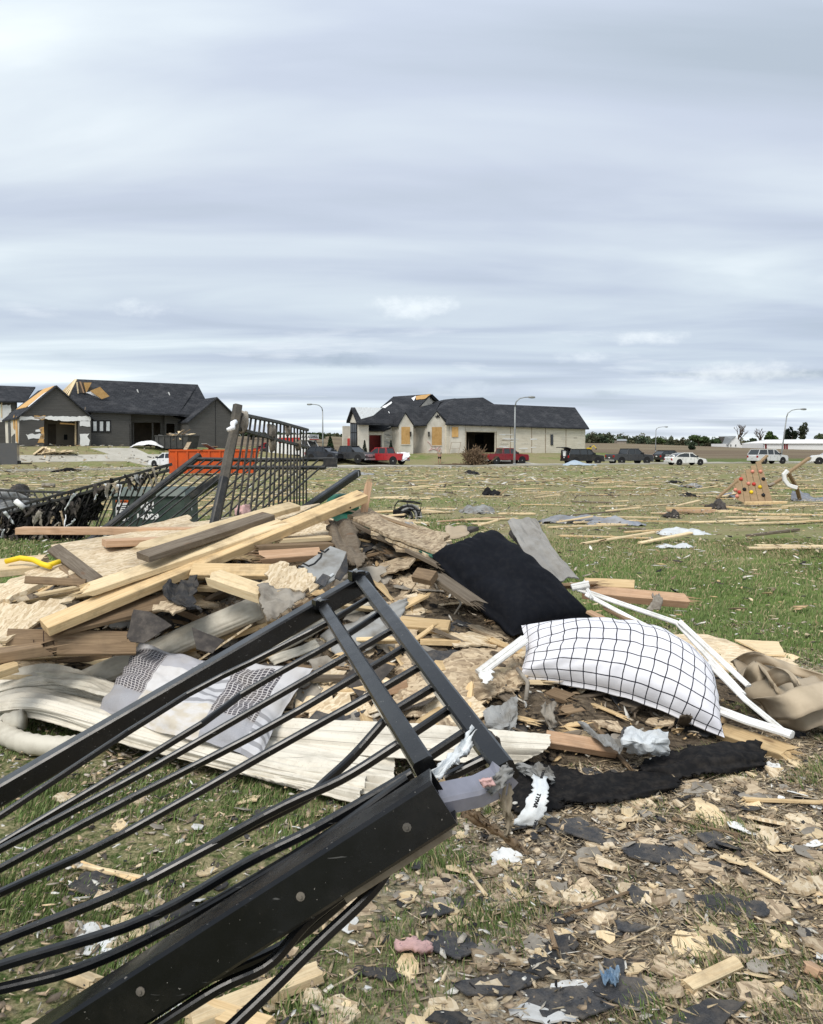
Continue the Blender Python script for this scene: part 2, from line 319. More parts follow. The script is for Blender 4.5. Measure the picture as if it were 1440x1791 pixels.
MT['bark'] = mk('bark', (0.10, 0.075, 0.055), (0.065, 0.05, 0.04), vs=5, rough=0.9, bump=0.3, bs=20)
MT['leaf'] = mk_attr('leaf', 0.7, 0.2)
MT['grassy'] = mk_attr('grassy', 0.65, 0.2)
MT['chip'] = mk_attr('chip', 0.85, 0.1, bump=0.4)
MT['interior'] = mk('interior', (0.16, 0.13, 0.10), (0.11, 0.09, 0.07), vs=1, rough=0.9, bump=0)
MT['drywall'] = mk('drywall', (0.36, 0.31, 0.25), (0.29, 0.25, 0.2), vs=0.7, rough=0.9, bump=0)
MT['doorred'] = mk('doorred', (0.20, 0.03, 0.03), (0.12, 0.02, 0.02), vs=2, rough=0.6, bump=0)
PAINT = {}
def paint(c):
    if c not in PAINT: PAINT[c] = mk('paint_%d' % len(PAINT), c, tuple(x * 0.92 for x in c), vs=2, dirt=(0.2, 0.17, 0.13), da=0.12, ds=2, rough=0.28, spec=0.5, bump=0, rv=0)
    return PAINT[c]

def mk_roof(name, c1, c2):
    m, t, b = tree_of(name); q = NT(t); g = q.n('ShaderNodeNewGeometry').outputs['Position']
    br = q.n('ShaderNodeTexBrick'); br.inputs['Scale'].default_value = 1.0; br.inputs['Brick Width'].default_value = 0.5; br.inputs['Row Height'].default_value = 0.16
    br.inputs['Mortar Size'].default_value = 0.02; br.inputs['Color1'].default_value = c1 + (1,); br.inputs['Color2'].default_value = c2 + (1,); br.inputs['Mortar'].default_value = tuple(x * 0.5 for x in c1) + (1,)
    sx = q.n('ShaderNodeSeparateXYZ'); q.l(g, sx.inputs[0]); cb = q.n('ShaderNodeCombineXYZ'); q.l(sx.outputs[0], cb.inputs[0]); q.l(sx.outputs[2], cb.inputs[1])
    q.l(cb.outputs[0], br.inputs['Vector'])
    col = q.mix(q.math('MULTIPLY', q.rng(q.noise(g, 0.6, 7, 0.7), 0.5, 0.72), 0.5), br.outputs[0], (0.10, 0.10, 0.105))
    col = q.mix(q.math('MULTIPLY', q.rng(q.noise(g, 2.5, 4, 0.7), 0.66, 0.72), 0.6), col, (0.22, 0.21, 0.2))
    q.l(col, b.inputs['Base Color']); b.inputs['Roughness'].default_value = 0.9; b.inputs['Specular IOR Level'].default_value = 0.2; return m
MT['roof'] = mk_roof('roof_shingle', (0.024, 0.026, 0.031), (0.042, 0.044, 0.05))
def mk_lap(name, c1, c2, dirt, row=0.2, da=0.3, line=0.55):
    m, t, b = tree_of(name); q = NT(t); g = q.n('ShaderNodeNewGeometry').outputs['Position']
    sx = q.n('ShaderNodeSeparateXYZ'); q.l(g, sx.inputs[0])
    fr = q.math('FRACT', q.math('DIVIDE', sx.outputs[2], row))
    col = q.mix(q.rng(q.noise(q.mapping(g, (0.4, 0.4, 5)), 1.5, 5, 0.6), 0.35, 0.65), c1, c2)
    col = q.mix(q.math('MULTIPLY', q.rng(q.noise(g, 0.9, 7, 0.75), 0.5, 0.7), da), col, dirt)
    ln = q.rng(fr, 0.86, 0.93)
    col = q.mix(q.math('MULTIPLY', ln, line), col, tuple(x * 0.35 for x in c1))
    q.l(col, b.inputs['Base Color']); b.inputs['Roughness'].default_value = 0.8
    q.bump(fr, 0.6, 0.03, b); return m
MT['lap_dark'] = mk_lap('lap_dark', (0.072, 0.069, 0.066), (0.09, 0.087, 0.083), (0.12, 0.11, 0.1), 0.2)
MT['lap_pale'] = mk_lap('lap_pale', (0.70, 0.645, 0.54), (0.60, 0.55, 0.455), (0.40, 0.36, 0.29), 0.22, 0.5, 0.45)
MT['stucco'] = mk('stucco', (0.69, 0.65, 0.57), (0.60, 0.56, 0.49), vs=0.8, dirt=(0.30, 0.26, 0.2), da=0.4, ds=0.7, rough=0.9, bump=0, rv=0, world=True)
MT['stone'] = mk_lap('stone', (0.58, 0.555, 0.51), (0.42, 0.40, 0.37), (0.26, 0.24, 0.21), 0.25, 0.5, 0.5)

# check pillowcase and patchwork use the surface's own UV layout
def mk_check():
    m, t, b = tree_of('check_cotton'); q = NT(t); uv = q.n('ShaderNodeUVMap').outputs[0]
    s = q.n('ShaderNodeSeparateXYZ'); q.l(uv, s.inputs[0])
    def line(o, n): 
        fr = q.math('FRACT', q.math('MULTIPLY', o, n)); return q.math('LESS_THAN', q.math('ABSOLUTE', q.math('SUBTRACT', fr, 0.5)), 0.042)
    a = q.math('MAXIMUM', line(s.outputs[0], 17), line(s.outputs[1], 9.0))
    v = q.objvec()
    base = q.mix(q.rng(q.noise(v, 3, 4), 0.4, 0.7), (0.70, 0.70, 0.735), (0.63, 0.63, 0.68))
    q.l(q.mix(a, base, (0.018, 0.018, 0.028)), b.inputs['Base Color'])
    b.inputs['Roughness'].default_value = 0.9; b.inputs['Specular IOR Level'].default_value = 0.1
    q.bump(q.noise(v, 14, 4, 0.6, 0.8), 0.2, 0.012, b); return m
MT['check'] = mk_check()
def mk_patch():
    m, t, b = tree_of('patchwork'); q = NT(t); uv = q.n('ShaderNodeUVMap').outputs[0]
    s = q.n('ShaderNodeSeparateXYZ'); q.l(uv, s.inputs[0]); U, V = s.outputs[0], s.outputs[1]
    def fr(o, n): return q.math('FRACT', q.math('MULTIPLY', o, n))
    def lines(o, n, w): return q.math('LESS_THAN', fr(o, n), w)
    white = (0.58, 0.57, 0.57); grey = (0.36, 0.36, 0.38); dark = (0.075, 0.07, 0.08)
    grid = q.mix(q.math('MAXIMUM', lines(V, 46, 0.22), lines(U, 42, 0.20)), dark, (0.48, 0.46, 0.46))
    rib = q.mix(lines(V, 80, 0.35), white, (0.45, 0.45, 0.48))
    weave = q.mix(q.noise(uv, 160, 2), (0.24, 0.24, 0.26), (0.40, 0.40, 0.42))
    stripe = q.mix(lines(V, 11, 0.4), (0.50, 0.50, 0.52), (0.27, 0.27, 0.285))
    cream = q.mix(q.rng(q.noise(uv, 14, 4), 0.4, 0.6), (0.53, 0.48, 0.40), (0.58, 0.56, 0.54))
    # columns of the patchwork, each with its own run of cloths
    def above(o, x): return q.math('GREATER_THAN', o, x)
    c0 = q.mix(above(V, 0.30), weave, q.mix(above(V, 0.86), grid, rib))
    c1 = q.mix(above(V, 0.36), cream, q.mix(above(V, 0.70), white, (0.40, 0.40, 0.43)))
    c2 = q.mix(above(V, 0.34), cream, stripe)
    c3 = q.mix(above(V, 0.28), weave, q.mix(above(V, 0.84), grid, rib))
    c4 = q.mix(above(V, 0.45), stripe, rib)
    col = q.mix(above(U, 0.27), c0, q.mix(above(U, 0.46), c1, q.mix(above(U, 0.68), c2, q.mix(above(U, 0.90), c3, c4))))
    v = q.objvec(); col = q.mix(q.math('MULTIPLY', q.rng(q.noise(v, 6, 5), 0.5, 0.7), 0.25), col, (0.3, 0.25, 0.18))
    q.l(col, b.inputs['Base Color']); b.inputs['Roughness'].default_value = 0.92; b.inputs['Specular IOR Level'].default_value = 0.1
    q.bump(q.noise(v, 30, 4, 0.6, 0.6), 0.4, 0.01, b); return m
MT['patch'] = mk_patch()

# ------------------------------------------------------------------ objects
def tag(o, label=None, cat=None, group=None, kind=None):
    if label: o['label'] = label
    if cat: o['category'] = cat
    if group: o['group'] = group
    if kind: o['kind'] = kind
    return o
def empty(name, loc, label, cat, group=None, rz=0.0):
    o = bpy.data.objects.new(name, None); C.objects.link(o); o.location = loc; o.rotation_euler = (0, 0, rz); o.empty_display_size = 0.2
    return tag(o, label, cat, group)
def link(name, me, parent=None):
    o = bpy.data.objects.new(name, me); C.objects.link(o)
    if parent is not None: o.parent = parent
    return o
def mesh(name, V, Fc, mat, parent=None, smooth=False, matrix=None, recenter=True):
    """world-space verts -> ONE object (origin at its centroid, or relative to an unrotated parent at its location)"""
    V = [Vector(v) for v in V]
    me = bpy.data.meshes.new(name)
    if parent is not None and matrix is None:
        base = parent.location if parent.parent is None else parent.parent.location + parent.location
        off = base
    elif matrix is None and recenter:
        off = sum(V, Vector()) / len(V)
    else: off = Vector()
    me.from_pydata([v - off for v in V], [], Fc); me.update()
    for mm in (mat if isinstance(mat, (list, tuple)) else [mat]): me.materials.append(mm)
    if smooth: me.polygons.foreach_set('use_smooth', [True] * len(me.polygons))
    o = link(name, me, parent)
    if matrix is not None: o.matrix_local = matrix
    elif parent is None: o.location = off
    return o
class MB:
    def __init__(s): s.V = []; s.F = []
    def add(s, V, Fc):
        b = len(s.V); s.V += [Vector(v) for v in V]; s.F += [tuple(i + b for i in f) for f in Fc]; return s
    def box(s, c, sz, rot=None, bev=0.0):
        x, y, z = sz[0] / 2, sz[1] / 2, sz[2] / 2
        V = [Vector((i, j, k)) for i in (-x, x) for j in (-y, y) for k in (-z, z)]
        if rot is not None: V = [rot @ v for v in V]
        V = [v + Vector(c) for v in V]
        return s.add(V, [(0, 1, 3, 2), (4, 6, 7, 5), (0, 4, 5, 1), (2, 3, 7, 6), (0, 2, 6, 4), (1, 5, 7, 3)])
    def prism(s, pts, off, holes=()):
        """polygon (list of Vectors) thickened by vector off, optional holes"""
        loops = [list(map(Vector, pts))] + [list(map(Vector, h)) for h in holes]
        tri = geometry.tessellate_polygon(loops); flat = [p for l in loops for p in l]; n = len(flat)
        V = flat + [p + Vector(off) for p in flat]; Fc = [tuple(t) for t in tri] + [tuple(i + n for i in reversed(t)) for t in tri]
        k = 0
        for l in loops:
            m = len(l)
            for i in range(m): a, b = k + i, k + (i + 1) % m; Fc.append((a, b, b + n, a + n))
            k += m
        return s.add(V, Fc)
    def bar(s, path, w, h, up=Vector((0, 0, 1)), ch=0.15):
        """chamfered rectangular section swept along a path"""
        path = [Vector(p) for p in path]; up = Vector(up); n = len(path); c = min(w, h) * ch; a, b = w / 2, h / 2
        sec = [(-a + c, -b), (a - c, -b), (a, -b + c), (a, b - c), (a - c, b), (-a + c, b), (-a, b - c), (-a, -b + c)]
        V = []
        for i, p in enumerate(path):
            t = (path[min(i + 1, n - 1)] - path[max(i - 1, 0)]).normalized()
            sd = t.cross(up)
            if sd.length < 1e-4: sd = t.cross(Vector((1, 0, 0)))
            sd.normalize(); u = sd.cross(t).normalized()
            V += [p + sd * x + u * y for x, y in sec]
        Fc = [tuple(range(7, -1, -1)), tuple(8 * (n - 1) + i for i in range(8))]
        for i in range(n - 1):
            for j in range(8):
                k = (j + 1) % 8; Fc.append((8 * i + j, 8 * i + k, 8 * i + 8 + k, 8 * i + 8 + j))
        return s.add(V, Fc)
    def tube(s, path, r, n=8, caps=True):
        path = [Vector(p) for p in path]; m = len(path); V = []
        rr = r if isinstance(r, (list, tuple)) else [r] * m
        ref = Vector((0, 0, 1))
        for i, p in enumerate(path):
            t = (path[min(i + 1, m - 1)] - path[max(i - 1, 0)]).normalized()
            sd = t.cross(ref)
            if sd.length < 0.05: sd = t.cross(Vector((1, 0, 0)))
            sd.normalize(); u = sd.cross(t)
            V += [p + (sd * math.cos(2 * math.pi * j / n) + u * math.sin(2 * math.pi * j / n)) * rr[i] for j in range(n)]
        Fc = []
        for i in range(m - 1):
            for j in range(n):
                k = (j + 1) % n; Fc.append((n * i + j, n * i + k, n * i + n + k, n * i + n + j))
        if caps: Fc += [tuple(range(n - 1, -1, -1)), tuple(n * (m - 1) + i for i in range(n))]
        return s.add(V, Fc)
    def lathe(s, c, axis, prof, n=16):
        """prof: list of (along, radius)"""
        axis = Vector(axis).normalized(); sd = axis.cross(Vector((0, 0, 1)))
        if sd.length < 0.05: sd = axis.cross(Vector((1, 0, 0)))
        sd.normalize(); u = axis.cross(sd); V = []
        for a, r in prof: V += [Vector(c) + axis * a + (sd * math.cos(2 * math.pi * j / n) + u * math.sin(2 * math.pi * j / n)) * r for j in range(n)]
        Fc = []; m = len(prof)
        for i in range(m - 1):
            for j in range(n):
                k = (j + 1) % n; Fc.append((n * i + j, n * i + k, n * i + n + k, n * i + n + j))
        Fc += [tuple(range(n - 1, -1, -1)), tuple(n * (m - 1) + i for i in range(n))]
        return s.add(V, Fc)
    def build(s, name, mat, parent=None, smooth=False): return mesh(name, s.V, s.F, mat, parent, smooth)
def lerp(a, b, t): return a + (b - a) * t

def frame(p1, p2, roll=0.0, zref=Vector((0, 0, 1))):
    x = (Vector(p2) - Vector(p1)).normalized(); y = zref.cross(x)
    if y.length < 1e-3: y = Vector((0, 1, 0))
    y.normalize(); z = x.cross(y)
    m = Matrix((x, y, z)).transposed() @ Matrix.Rotation(roll, 3, 'X')
    m = m.to_4x4(); m.translation = (Vector(p1) + Vector(p2)) / 2; return m
def board_mesh(name, ln, wd, th, mat, broken=(0, 0), bend=0.0, r=rnd, ch=0.004, cuts=None):
    a, b = wd / 2, th / 2; c = min(ch, b * 0.6)
    sec = [(-a + c, -b), (0, -b), (a - c, -b), (a, -b + c), (a, b - c), (a - c, b), (0, b), (-a + c, b), (-a, b - c), (-a, -b + c)]
    k = len(sec); n = max(2, int(ln / 0.25)) + 1; V = []; Fc = []
    for i in range(n):
        t = i / (n - 1); x = (t - 0.5) * ln; zz = bend * (1 - (2 * t - 1) ** 2)
        for (y, z) in sec:
            dx = 0
            if i == 0 and broken[0]: dx = r.uniform(-0.3, 1) * broken[0]
            if i == n - 1 and broken[1]: dx = -r.uniform(-0.3, 1) * broken[1]
            j = 0.0012
            V.append((x + dx, y + r.uniform(-j, j), z + zz + r.uniform(-j, j)))
    Fc = [tuple(range(k - 1, -1, -1)), tuple(k * (n - 1) + i for i in range(k))]
    for i in range(n - 1):
        for j in range(k):
            q = (j + 1) % k; Fc.append((k * i + j, k * i + q, k * i + k + q, k * i + k + j))
    for e in (0, 1):                      # torn fibres at a broken end
        if not broken[e]: continue
        for _ in range(7):
            y = r.uniform(-a * 0.85, a * 0.85); z = r.uniform(-b * 0.8, b * 0.8); l_ = r.uniform(0.4, 1.3) * broken[e]; s_ = r.uniform(0.002, 0.006)
            x0 = (-0.5 if e == 0 else 0.5) * ln; sg = -1 if e == 0 else 1; o = len(V)
            V += [(x0 - sg * broken[e], y - s_, z - s_), (x0 - sg * broken[e], y + s_, z - s_), (x0 - sg * broken[e], y, z + s_), (x0 + sg * l_, y + r.uniform(-.01, .01), z + r.uniform(-.01, .01))]
            Fc += [(o, o + 1, o + 3), (o + 1, o + 2, o + 3), (o + 2, o, o + 3), (o, o + 2, o + 1)]
    me = bpy.data.meshes.new(name); me.from_pydata(V, [], Fc); me.materials.append(mat); me.update(); return me
def board(p1, p2, wd, th, mat, label, cat='board', group=None, roll=0.0, broken=(0, 0), bend=0.0, name='timber_board', kind=None):
    p1, p2 = Vector(p1), Vector(p2)
    o = link(name, board_mesh(name, (p2 - p1).length, wd, th, MT[mat] if isinstance(mat, str) else mat, broken, bend)); o.matrix_world = frame(p1, p2, roll)
    return tag(o, label, cat, group, kind)
def sheet_geo(pts, th, jag, seg=0.05, r=rnd):
    pts = [Vector(p) for p in pts]; o = sum(pts, Vector()) / len(pts)
    nrm = Vector()
    for i in range(len(pts)): nrm += (pts[i] - o).cross(pts[(i + 1) % len(pts)] - o)
    nrm.normalize()
    if nrm.z < 0: nrm = -nrm
    x = (pts[1] - pts[0]); x -= nrm * x.dot(nrm); x.normalize(); y = nrm.cross(x)
    mt = Matrix((x, y, nrm)).transposed().to_4x4(); mt.translation = o; inv = mt.inverted()
    lp = [inv @ p for p in pts]; outl = []
    for i in range(len(lp)):
        a, b = lp[i], lp[(i + 1) % len(lp)]; d = b - a; n = max(1, int(d.length / seg)); pn = Vector((-d.y, d.x, 0)).normalized()
        for k in range(n):
            p = a + d * (k / n)
            if k and jag: p = p + pn * r.gauss(0, jag) + d.normalized() * r.uniform(-0.3, 0.3) * seg
            elif jag: p = p + Vector((r.uniform(-jag, jag), r.uniform(-jag, jag), 0))
            outl.append(p)
    return mt, outl
def sheet(name, pts, th, mat, label, cat, group=None, jag=0.006, seg=0.05, parent=None, kind=None):
    mt, outl = sheet_geo(pts, th, jag, seg)
    mb = MB(); mb.prism(outl, Vector((0, 0, -th)))
    me = bpy.data.meshes.new(name); me.from_pydata(mb.V, [], mb.F); me.materials.append(MT[mat] if isinstance(mat, str) else mat); me.update()
    o = link(name, me, parent); o.matrix_world = mt
    return tag(o, label, cat, group, kind) if label else o
def catmull(P, t):
    n = len(P)
    if n == 2: return lerp(P[0], P[1], t)
    x = t * (n - 1); i = min(int(x), n - 2); f = x - i
    p0 = P[i - 1] if i > 0 else P[0] * 2 - P[1]; p1, p2 = P[i], P[i + 1]; p3 = P[i + 2] if i + 2 < n else P[-1] * 2 - P[-2]
    return 0.5 * ((2 * p1) + (p2 - p0) * f + (2 * p0 - 5 * p1 + 4 * p2 - p3) * f * f + (3 * p1 - p0 - 3 * p2 + p3) * f ** 3)
def surf_pts(ctrl, nu, nv):
    rows = [[catmull([Vector(p) for p in row], i / (nu - 1)) for i in range(nu)] for row in ctrl]
    return [[catmull([rows[k][i] for k in range(len(rows))], j / (nv - 1)) for i in range(nu)] for j in range(nv)]
def grid_normals(P):
    nv, nu = len(P), len(P[0]); N = []
    for j in range(nv):
        N.append([])
        for i in range(nu):
            a = P[j][min(i + 1, nu - 1)] - P[j][max(i - 1, 0)]; b = P[min(j + 1, nv - 1)][i] - P[max(j - 1, 0)][i]
            n = a.cross(b); N[-1].append(n.normalized() if n.length > 1e-9 else Vector((0, 0, 1)))
    return N
def surf(name, ctrl, nu, nv, th, mat, label=None, cat=None, group=None, wr=0.0, ws=6.0, wst=(1, 1), folds=None, jag=0.0, parent=None, smooth=True, kind=None, seed=0.0):
    """cloth, vinyl or paper: a net of control points (rows of world points), wrinkled and given thickness"""
    P = surf_pts(ctrl, nu, nv); N = grid_normals(P)
    if sum((n.z for r_ in N for n in r_)) < 0: N = [[-n for n in r_] for r_ in N]
    for j in range(nv):
        for i in range(nu):
            u, v = i / (nu - 1), j / (nv - 1); p = P[j][i]
            h = wr * noise.noise(Vector((u * ws * wst[0] + seed, v * ws * wst[1], seed))) + 0.4 * wr * noise.noise(Vector((u * ws * 2.7 * wst[0] + seed, v * ws * 2.7 * wst[1], seed + 5)))
            if folds: h += folds[1] * abs(((u * folds[2] + v * folds[3]) * folds[0]) % 1 - 0.5)
            d = N[j][i] * h
            if jag and (i in (0, nu - 1) or j in (0, nv - 1)): d = d + Vector((rnd.uniform(-jag, jag), rnd.uniform(-jag, jag), 0))
            P[j][i] = p + d
    V = [P[j][i] for j in range(nv) for i in range(nu)]; n = len(V); V += [P[j][i] - N[j][i] * th for j in range(nv) for i in range(nu)]
    Fc = []; uvs = []
    for j in range(nv - 1):
        for i in range(nu - 1):
            a = j * nu + i; f = (a, a + 1, a + nu + 1, a + nu); Fc.append(f); Fc.append(tuple(x + n for x in reversed(f)))
    bd = [i for i in range(nu)] + [j * nu + nu - 1 for j in range(1, nv)] + [(nv - 1) * nu + i for i in range(nu - 2, -1, -1)] + [j * nu for j in range(nv - 2, 0, -1)]
    for k in range(len(bd)): a, b = bd[k], bd[(k + 1) % len(bd)]; Fc.append((a, a + n, b + n, b))
    o = mesh(name, V, Fc, MT[mat] if isinstance(mat, str) else mat, parent, smooth)
    ul = o.data.uv_layers.new(name='UVMap')
    for lp in o.data.loops:
        k = lp.vertex_index % n; ul.data[lp.index].uv = ((k % nu) / (nu - 1), (k // nu) / (nv - 1))
    if label: tag(o, label, cat, group, kind)
    return o
def pillow(name, ctrl, nu, nv, h, mat, label, cat, wr=0.01, ws=5.0, hb=0.4, seed=1.0, pinch=0.05):
    """stuffed case on a bent mid-surface: full in the middle, thin at the seam, pulled in between the corners"""
    P = surf_pts(ctrl, nu, nv); N = grid_normals(P)
    if sum((n.z for r_ in N for n in r_)) < 0: N = [[-n for n in r_] for r_ in N]
    Q = [[None] * nu for _ in range(nv)]; T = []; B = []
    for j in range(nv):
        for i in range(nu):
            u, v = i / (nu - 1), j / (nv - 1); a, b = 2 * u - 1, 2 * v - 1
            uu = 0.5 + 0.5 * a * (1 - pinch * (1 - b * b)); vv = 0.5 + 0.5 * b * (1 - pinch * 1.6 * (1 - a * a))
            fi, fj = uu * (nu - 1), vv * (nv - 1); i0, j0 = min(int(fi), nu - 2), min(int(fj), nv - 2); fx, fy = fi - i0, fj - j0
            p = lerp(lerp(P[j0][i0], P[j0][i0 + 1], fx), lerp(P[j0 + 1][i0], P[j0 + 1][i0 + 1], fx), fy); n = N[j0][i0]
            e = ((1 - a ** 6) * (1 - b ** 4)); e = max(e, 0) ** 0.55
            edge = max(abs(a), abs(b))
            wv = wr * noise.noise(Vector((u * ws * 1.6 + seed, v * ws, seed))) + wr * 0.5 * noise.noise(Vector((u * ws * 4 + seed, v * ws * 2.5, 3 + seed)))
            rad = wr * 0.9 * math.sin((math.atan2(b, a)) * 17 + 3 * noise.noise(Vector((u * 3, v * 3, seed)))) * max(0, edge - 0.45) * (1 if edge < 0.99 else 0.3)
            T.append(p + n * (e * (h + wv) + rad)); B.append(p - n * (e * h * hb) + n * rad)
    m = len(T); V = T + B; Fc = []
    for j in range(nv - 1):
        for i in range(nu - 1):
            a = j * nu + i; f = (a, a + 1, a + nu + 1, a + nu); Fc.append(f); Fc.append(tuple(x + m for x in reversed(f)))
    bd = [i for i in range(nu)] + [j * nu + nu - 1 for j in range(1, nv)] + [(nv - 1) * nu + i for i in range(nu - 2, -1, -1)] + [j * nu for j in range(nv - 2, 0, -1)]
    for k in range(len(bd)): a, b = bd[k], bd[(k + 1) % len(bd)]; Fc.append((a, a + m, b + m, b))
    A = np.array([tuple(t) for t in T]).reshape(nv, nu, 3); du = np.linalg.norm(np.diff(A, axis=1), axis=2); dv = np.linalg.norm(np.diff(A, axis=0), axis=2)
    UU = np.concatenate([np.zeros((nv, 1)), np.cumsum(du, 1)], 1); UU = UU / UU[:, -1:]; VV = np.concatenate([np.zeros((1, nu)), np.cumsum(dv, 0)], 0); VV = VV / VV[-1:]
    o = mesh(name, V, Fc, MT[mat], None, True); ul = o.data.uv_layers.new(name='UVMap')
    for lp in o.data.loops:
        k = lp.vertex_index % m; ul.data[lp.index].uv = (UU[k // nu, k % nu], VV[k // nu, k % nu])
    return tag(o, label, cat)
def text_mesh(name, s, size, mat, parent, mw, bold=0.0, sx=1.0):
    cu = bpy.data.curves.new(name, 'FONT'); cu.body = s; cu.size = size; cu.align_x = 'CENTER'; cu.align_y = 'CENTER'; cu.extrude = 0.002; cu.offset = bold
    to = bpy.data.objects.new(name, cu); C.objects.link(to); dg = bpy.context.evaluated_depsgraph_get(); dg.update()
    me = bpy.data.meshes.new_from_object(to.evaluated_get(dg)); bpy.data.objects.remove(to)
    me.materials.clear(); me.materials.append(mat)
    o = link(name, me, parent)
    if parent is not None: o.matrix_parent_inverse = Matrix.Translation(parent.location).inverted()
    o.matrix_basis = mw @ Matrix.Diagonal((sx, 1, 1, 1)); return o
def wall_matrix(p, right, up=Vector((0, 0, 1))):
    right = Vector(right).normalized(); n = right.cross(up).normalized(); m = Matrix((right, up, n)).transposed().to_4x4(); m.translation = p; return m

def scatter_mesh(name, cen, nrm, yaw, ln, wd, th, col, mat, sides=5, seed=1, curl=0.0):
    """many small irregular chips as ONE object (vectorised)"""
    r = np.random.default_rng(seed); n = len(cen); cen = np.asarray(cen); nrm = np.asarray(nrm); nrm = nrm / np.linalg.norm(nrm, axis=1, keepdims=True)
    ref = np.stack([np.cos(yaw), np.sin(yaw), np.zeros(n)], 1); x = ref - nrm * (ref * nrm).sum(1, keepdims=True); x /= np.linalg.norm(x, axis=1, keepdims=True); y = np.cross(nrm, x)
    ang = np.linspace(0, 2 * np.pi, sides, endpoint=False)[None] + r.uniform(-0.45, 0.45, (n, sides)); rad = r.uniform(0.6, 1.1, (n, sides))
    px = np.cos(ang) * rad * (ln[:, None] / 2); py = np.sin(ang) * rad * (wd[:, None] / 2); pz = r.uniform(-1, 1, (n, sides)) * curl * ln[:, None]
    top = cen[:, None] + px[..., None] * x[:, None] + py[..., None] * y[:, None] + (pz + th[:, None])[..., None] * nrm[:, None]
    bot = cen[:, None] + px[..., None] * x[:, None] * 0.96 + py[..., None] * y[:, None] * 0.96 + pz[..., None] * nrm[:, None]
    V = np.concatenate([top, bot], 1).reshape(-1, 3); base = (np.arange(n) * 2 * sides)[:, None]
    tf = base + np.arange(sides)[None]
    sf = np.stack([base + np.arange(sides)[None] + sides, base + (np.arange(sides)[None] + 1) % sides + sides, base + (np.arange(sides)[None] + 1) % sides, base + np.arange(sides)[None]], -1).reshape(-1, 4)
    loops = np.concatenate([tf.reshape(-1), sf.reshape(-1)]); st = np.concatenate([np.arange(n) * sides, n * sides + np.arange(len(sf)) * 4])
    return raw_mesh(name, V, loops, st, np.repeat(col, 2 * sides, 0), mat)
def raw_mesh(name, V, loops, st, vcol, mat):
    me = bpy.data.meshes.new(name); me.vertices.add(len(V)); me.vertices.foreach_set('co', np.ascontiguousarray(V, np.float32).ravel())
    me.loops.add(len(loops)); me.loops.foreach_set('vertex_index', np.ascontiguousarray(loops, np.int32))
    me.polygons.add(len(st)); me.polygons.foreach_set('loop_start', np.ascontiguousarray(st, np.int32))
    me.update(calc_edges=True)
    a = me.color_attributes.new('Col', 'FLOAT_COLOR', 'POINT'); c4 = np.ones((len(V), 4), np.float32); c4[:, :3] = vcol; a.data.foreach_set('color', c4.ravel())
    me.materials.append(mat); return link(name, me)
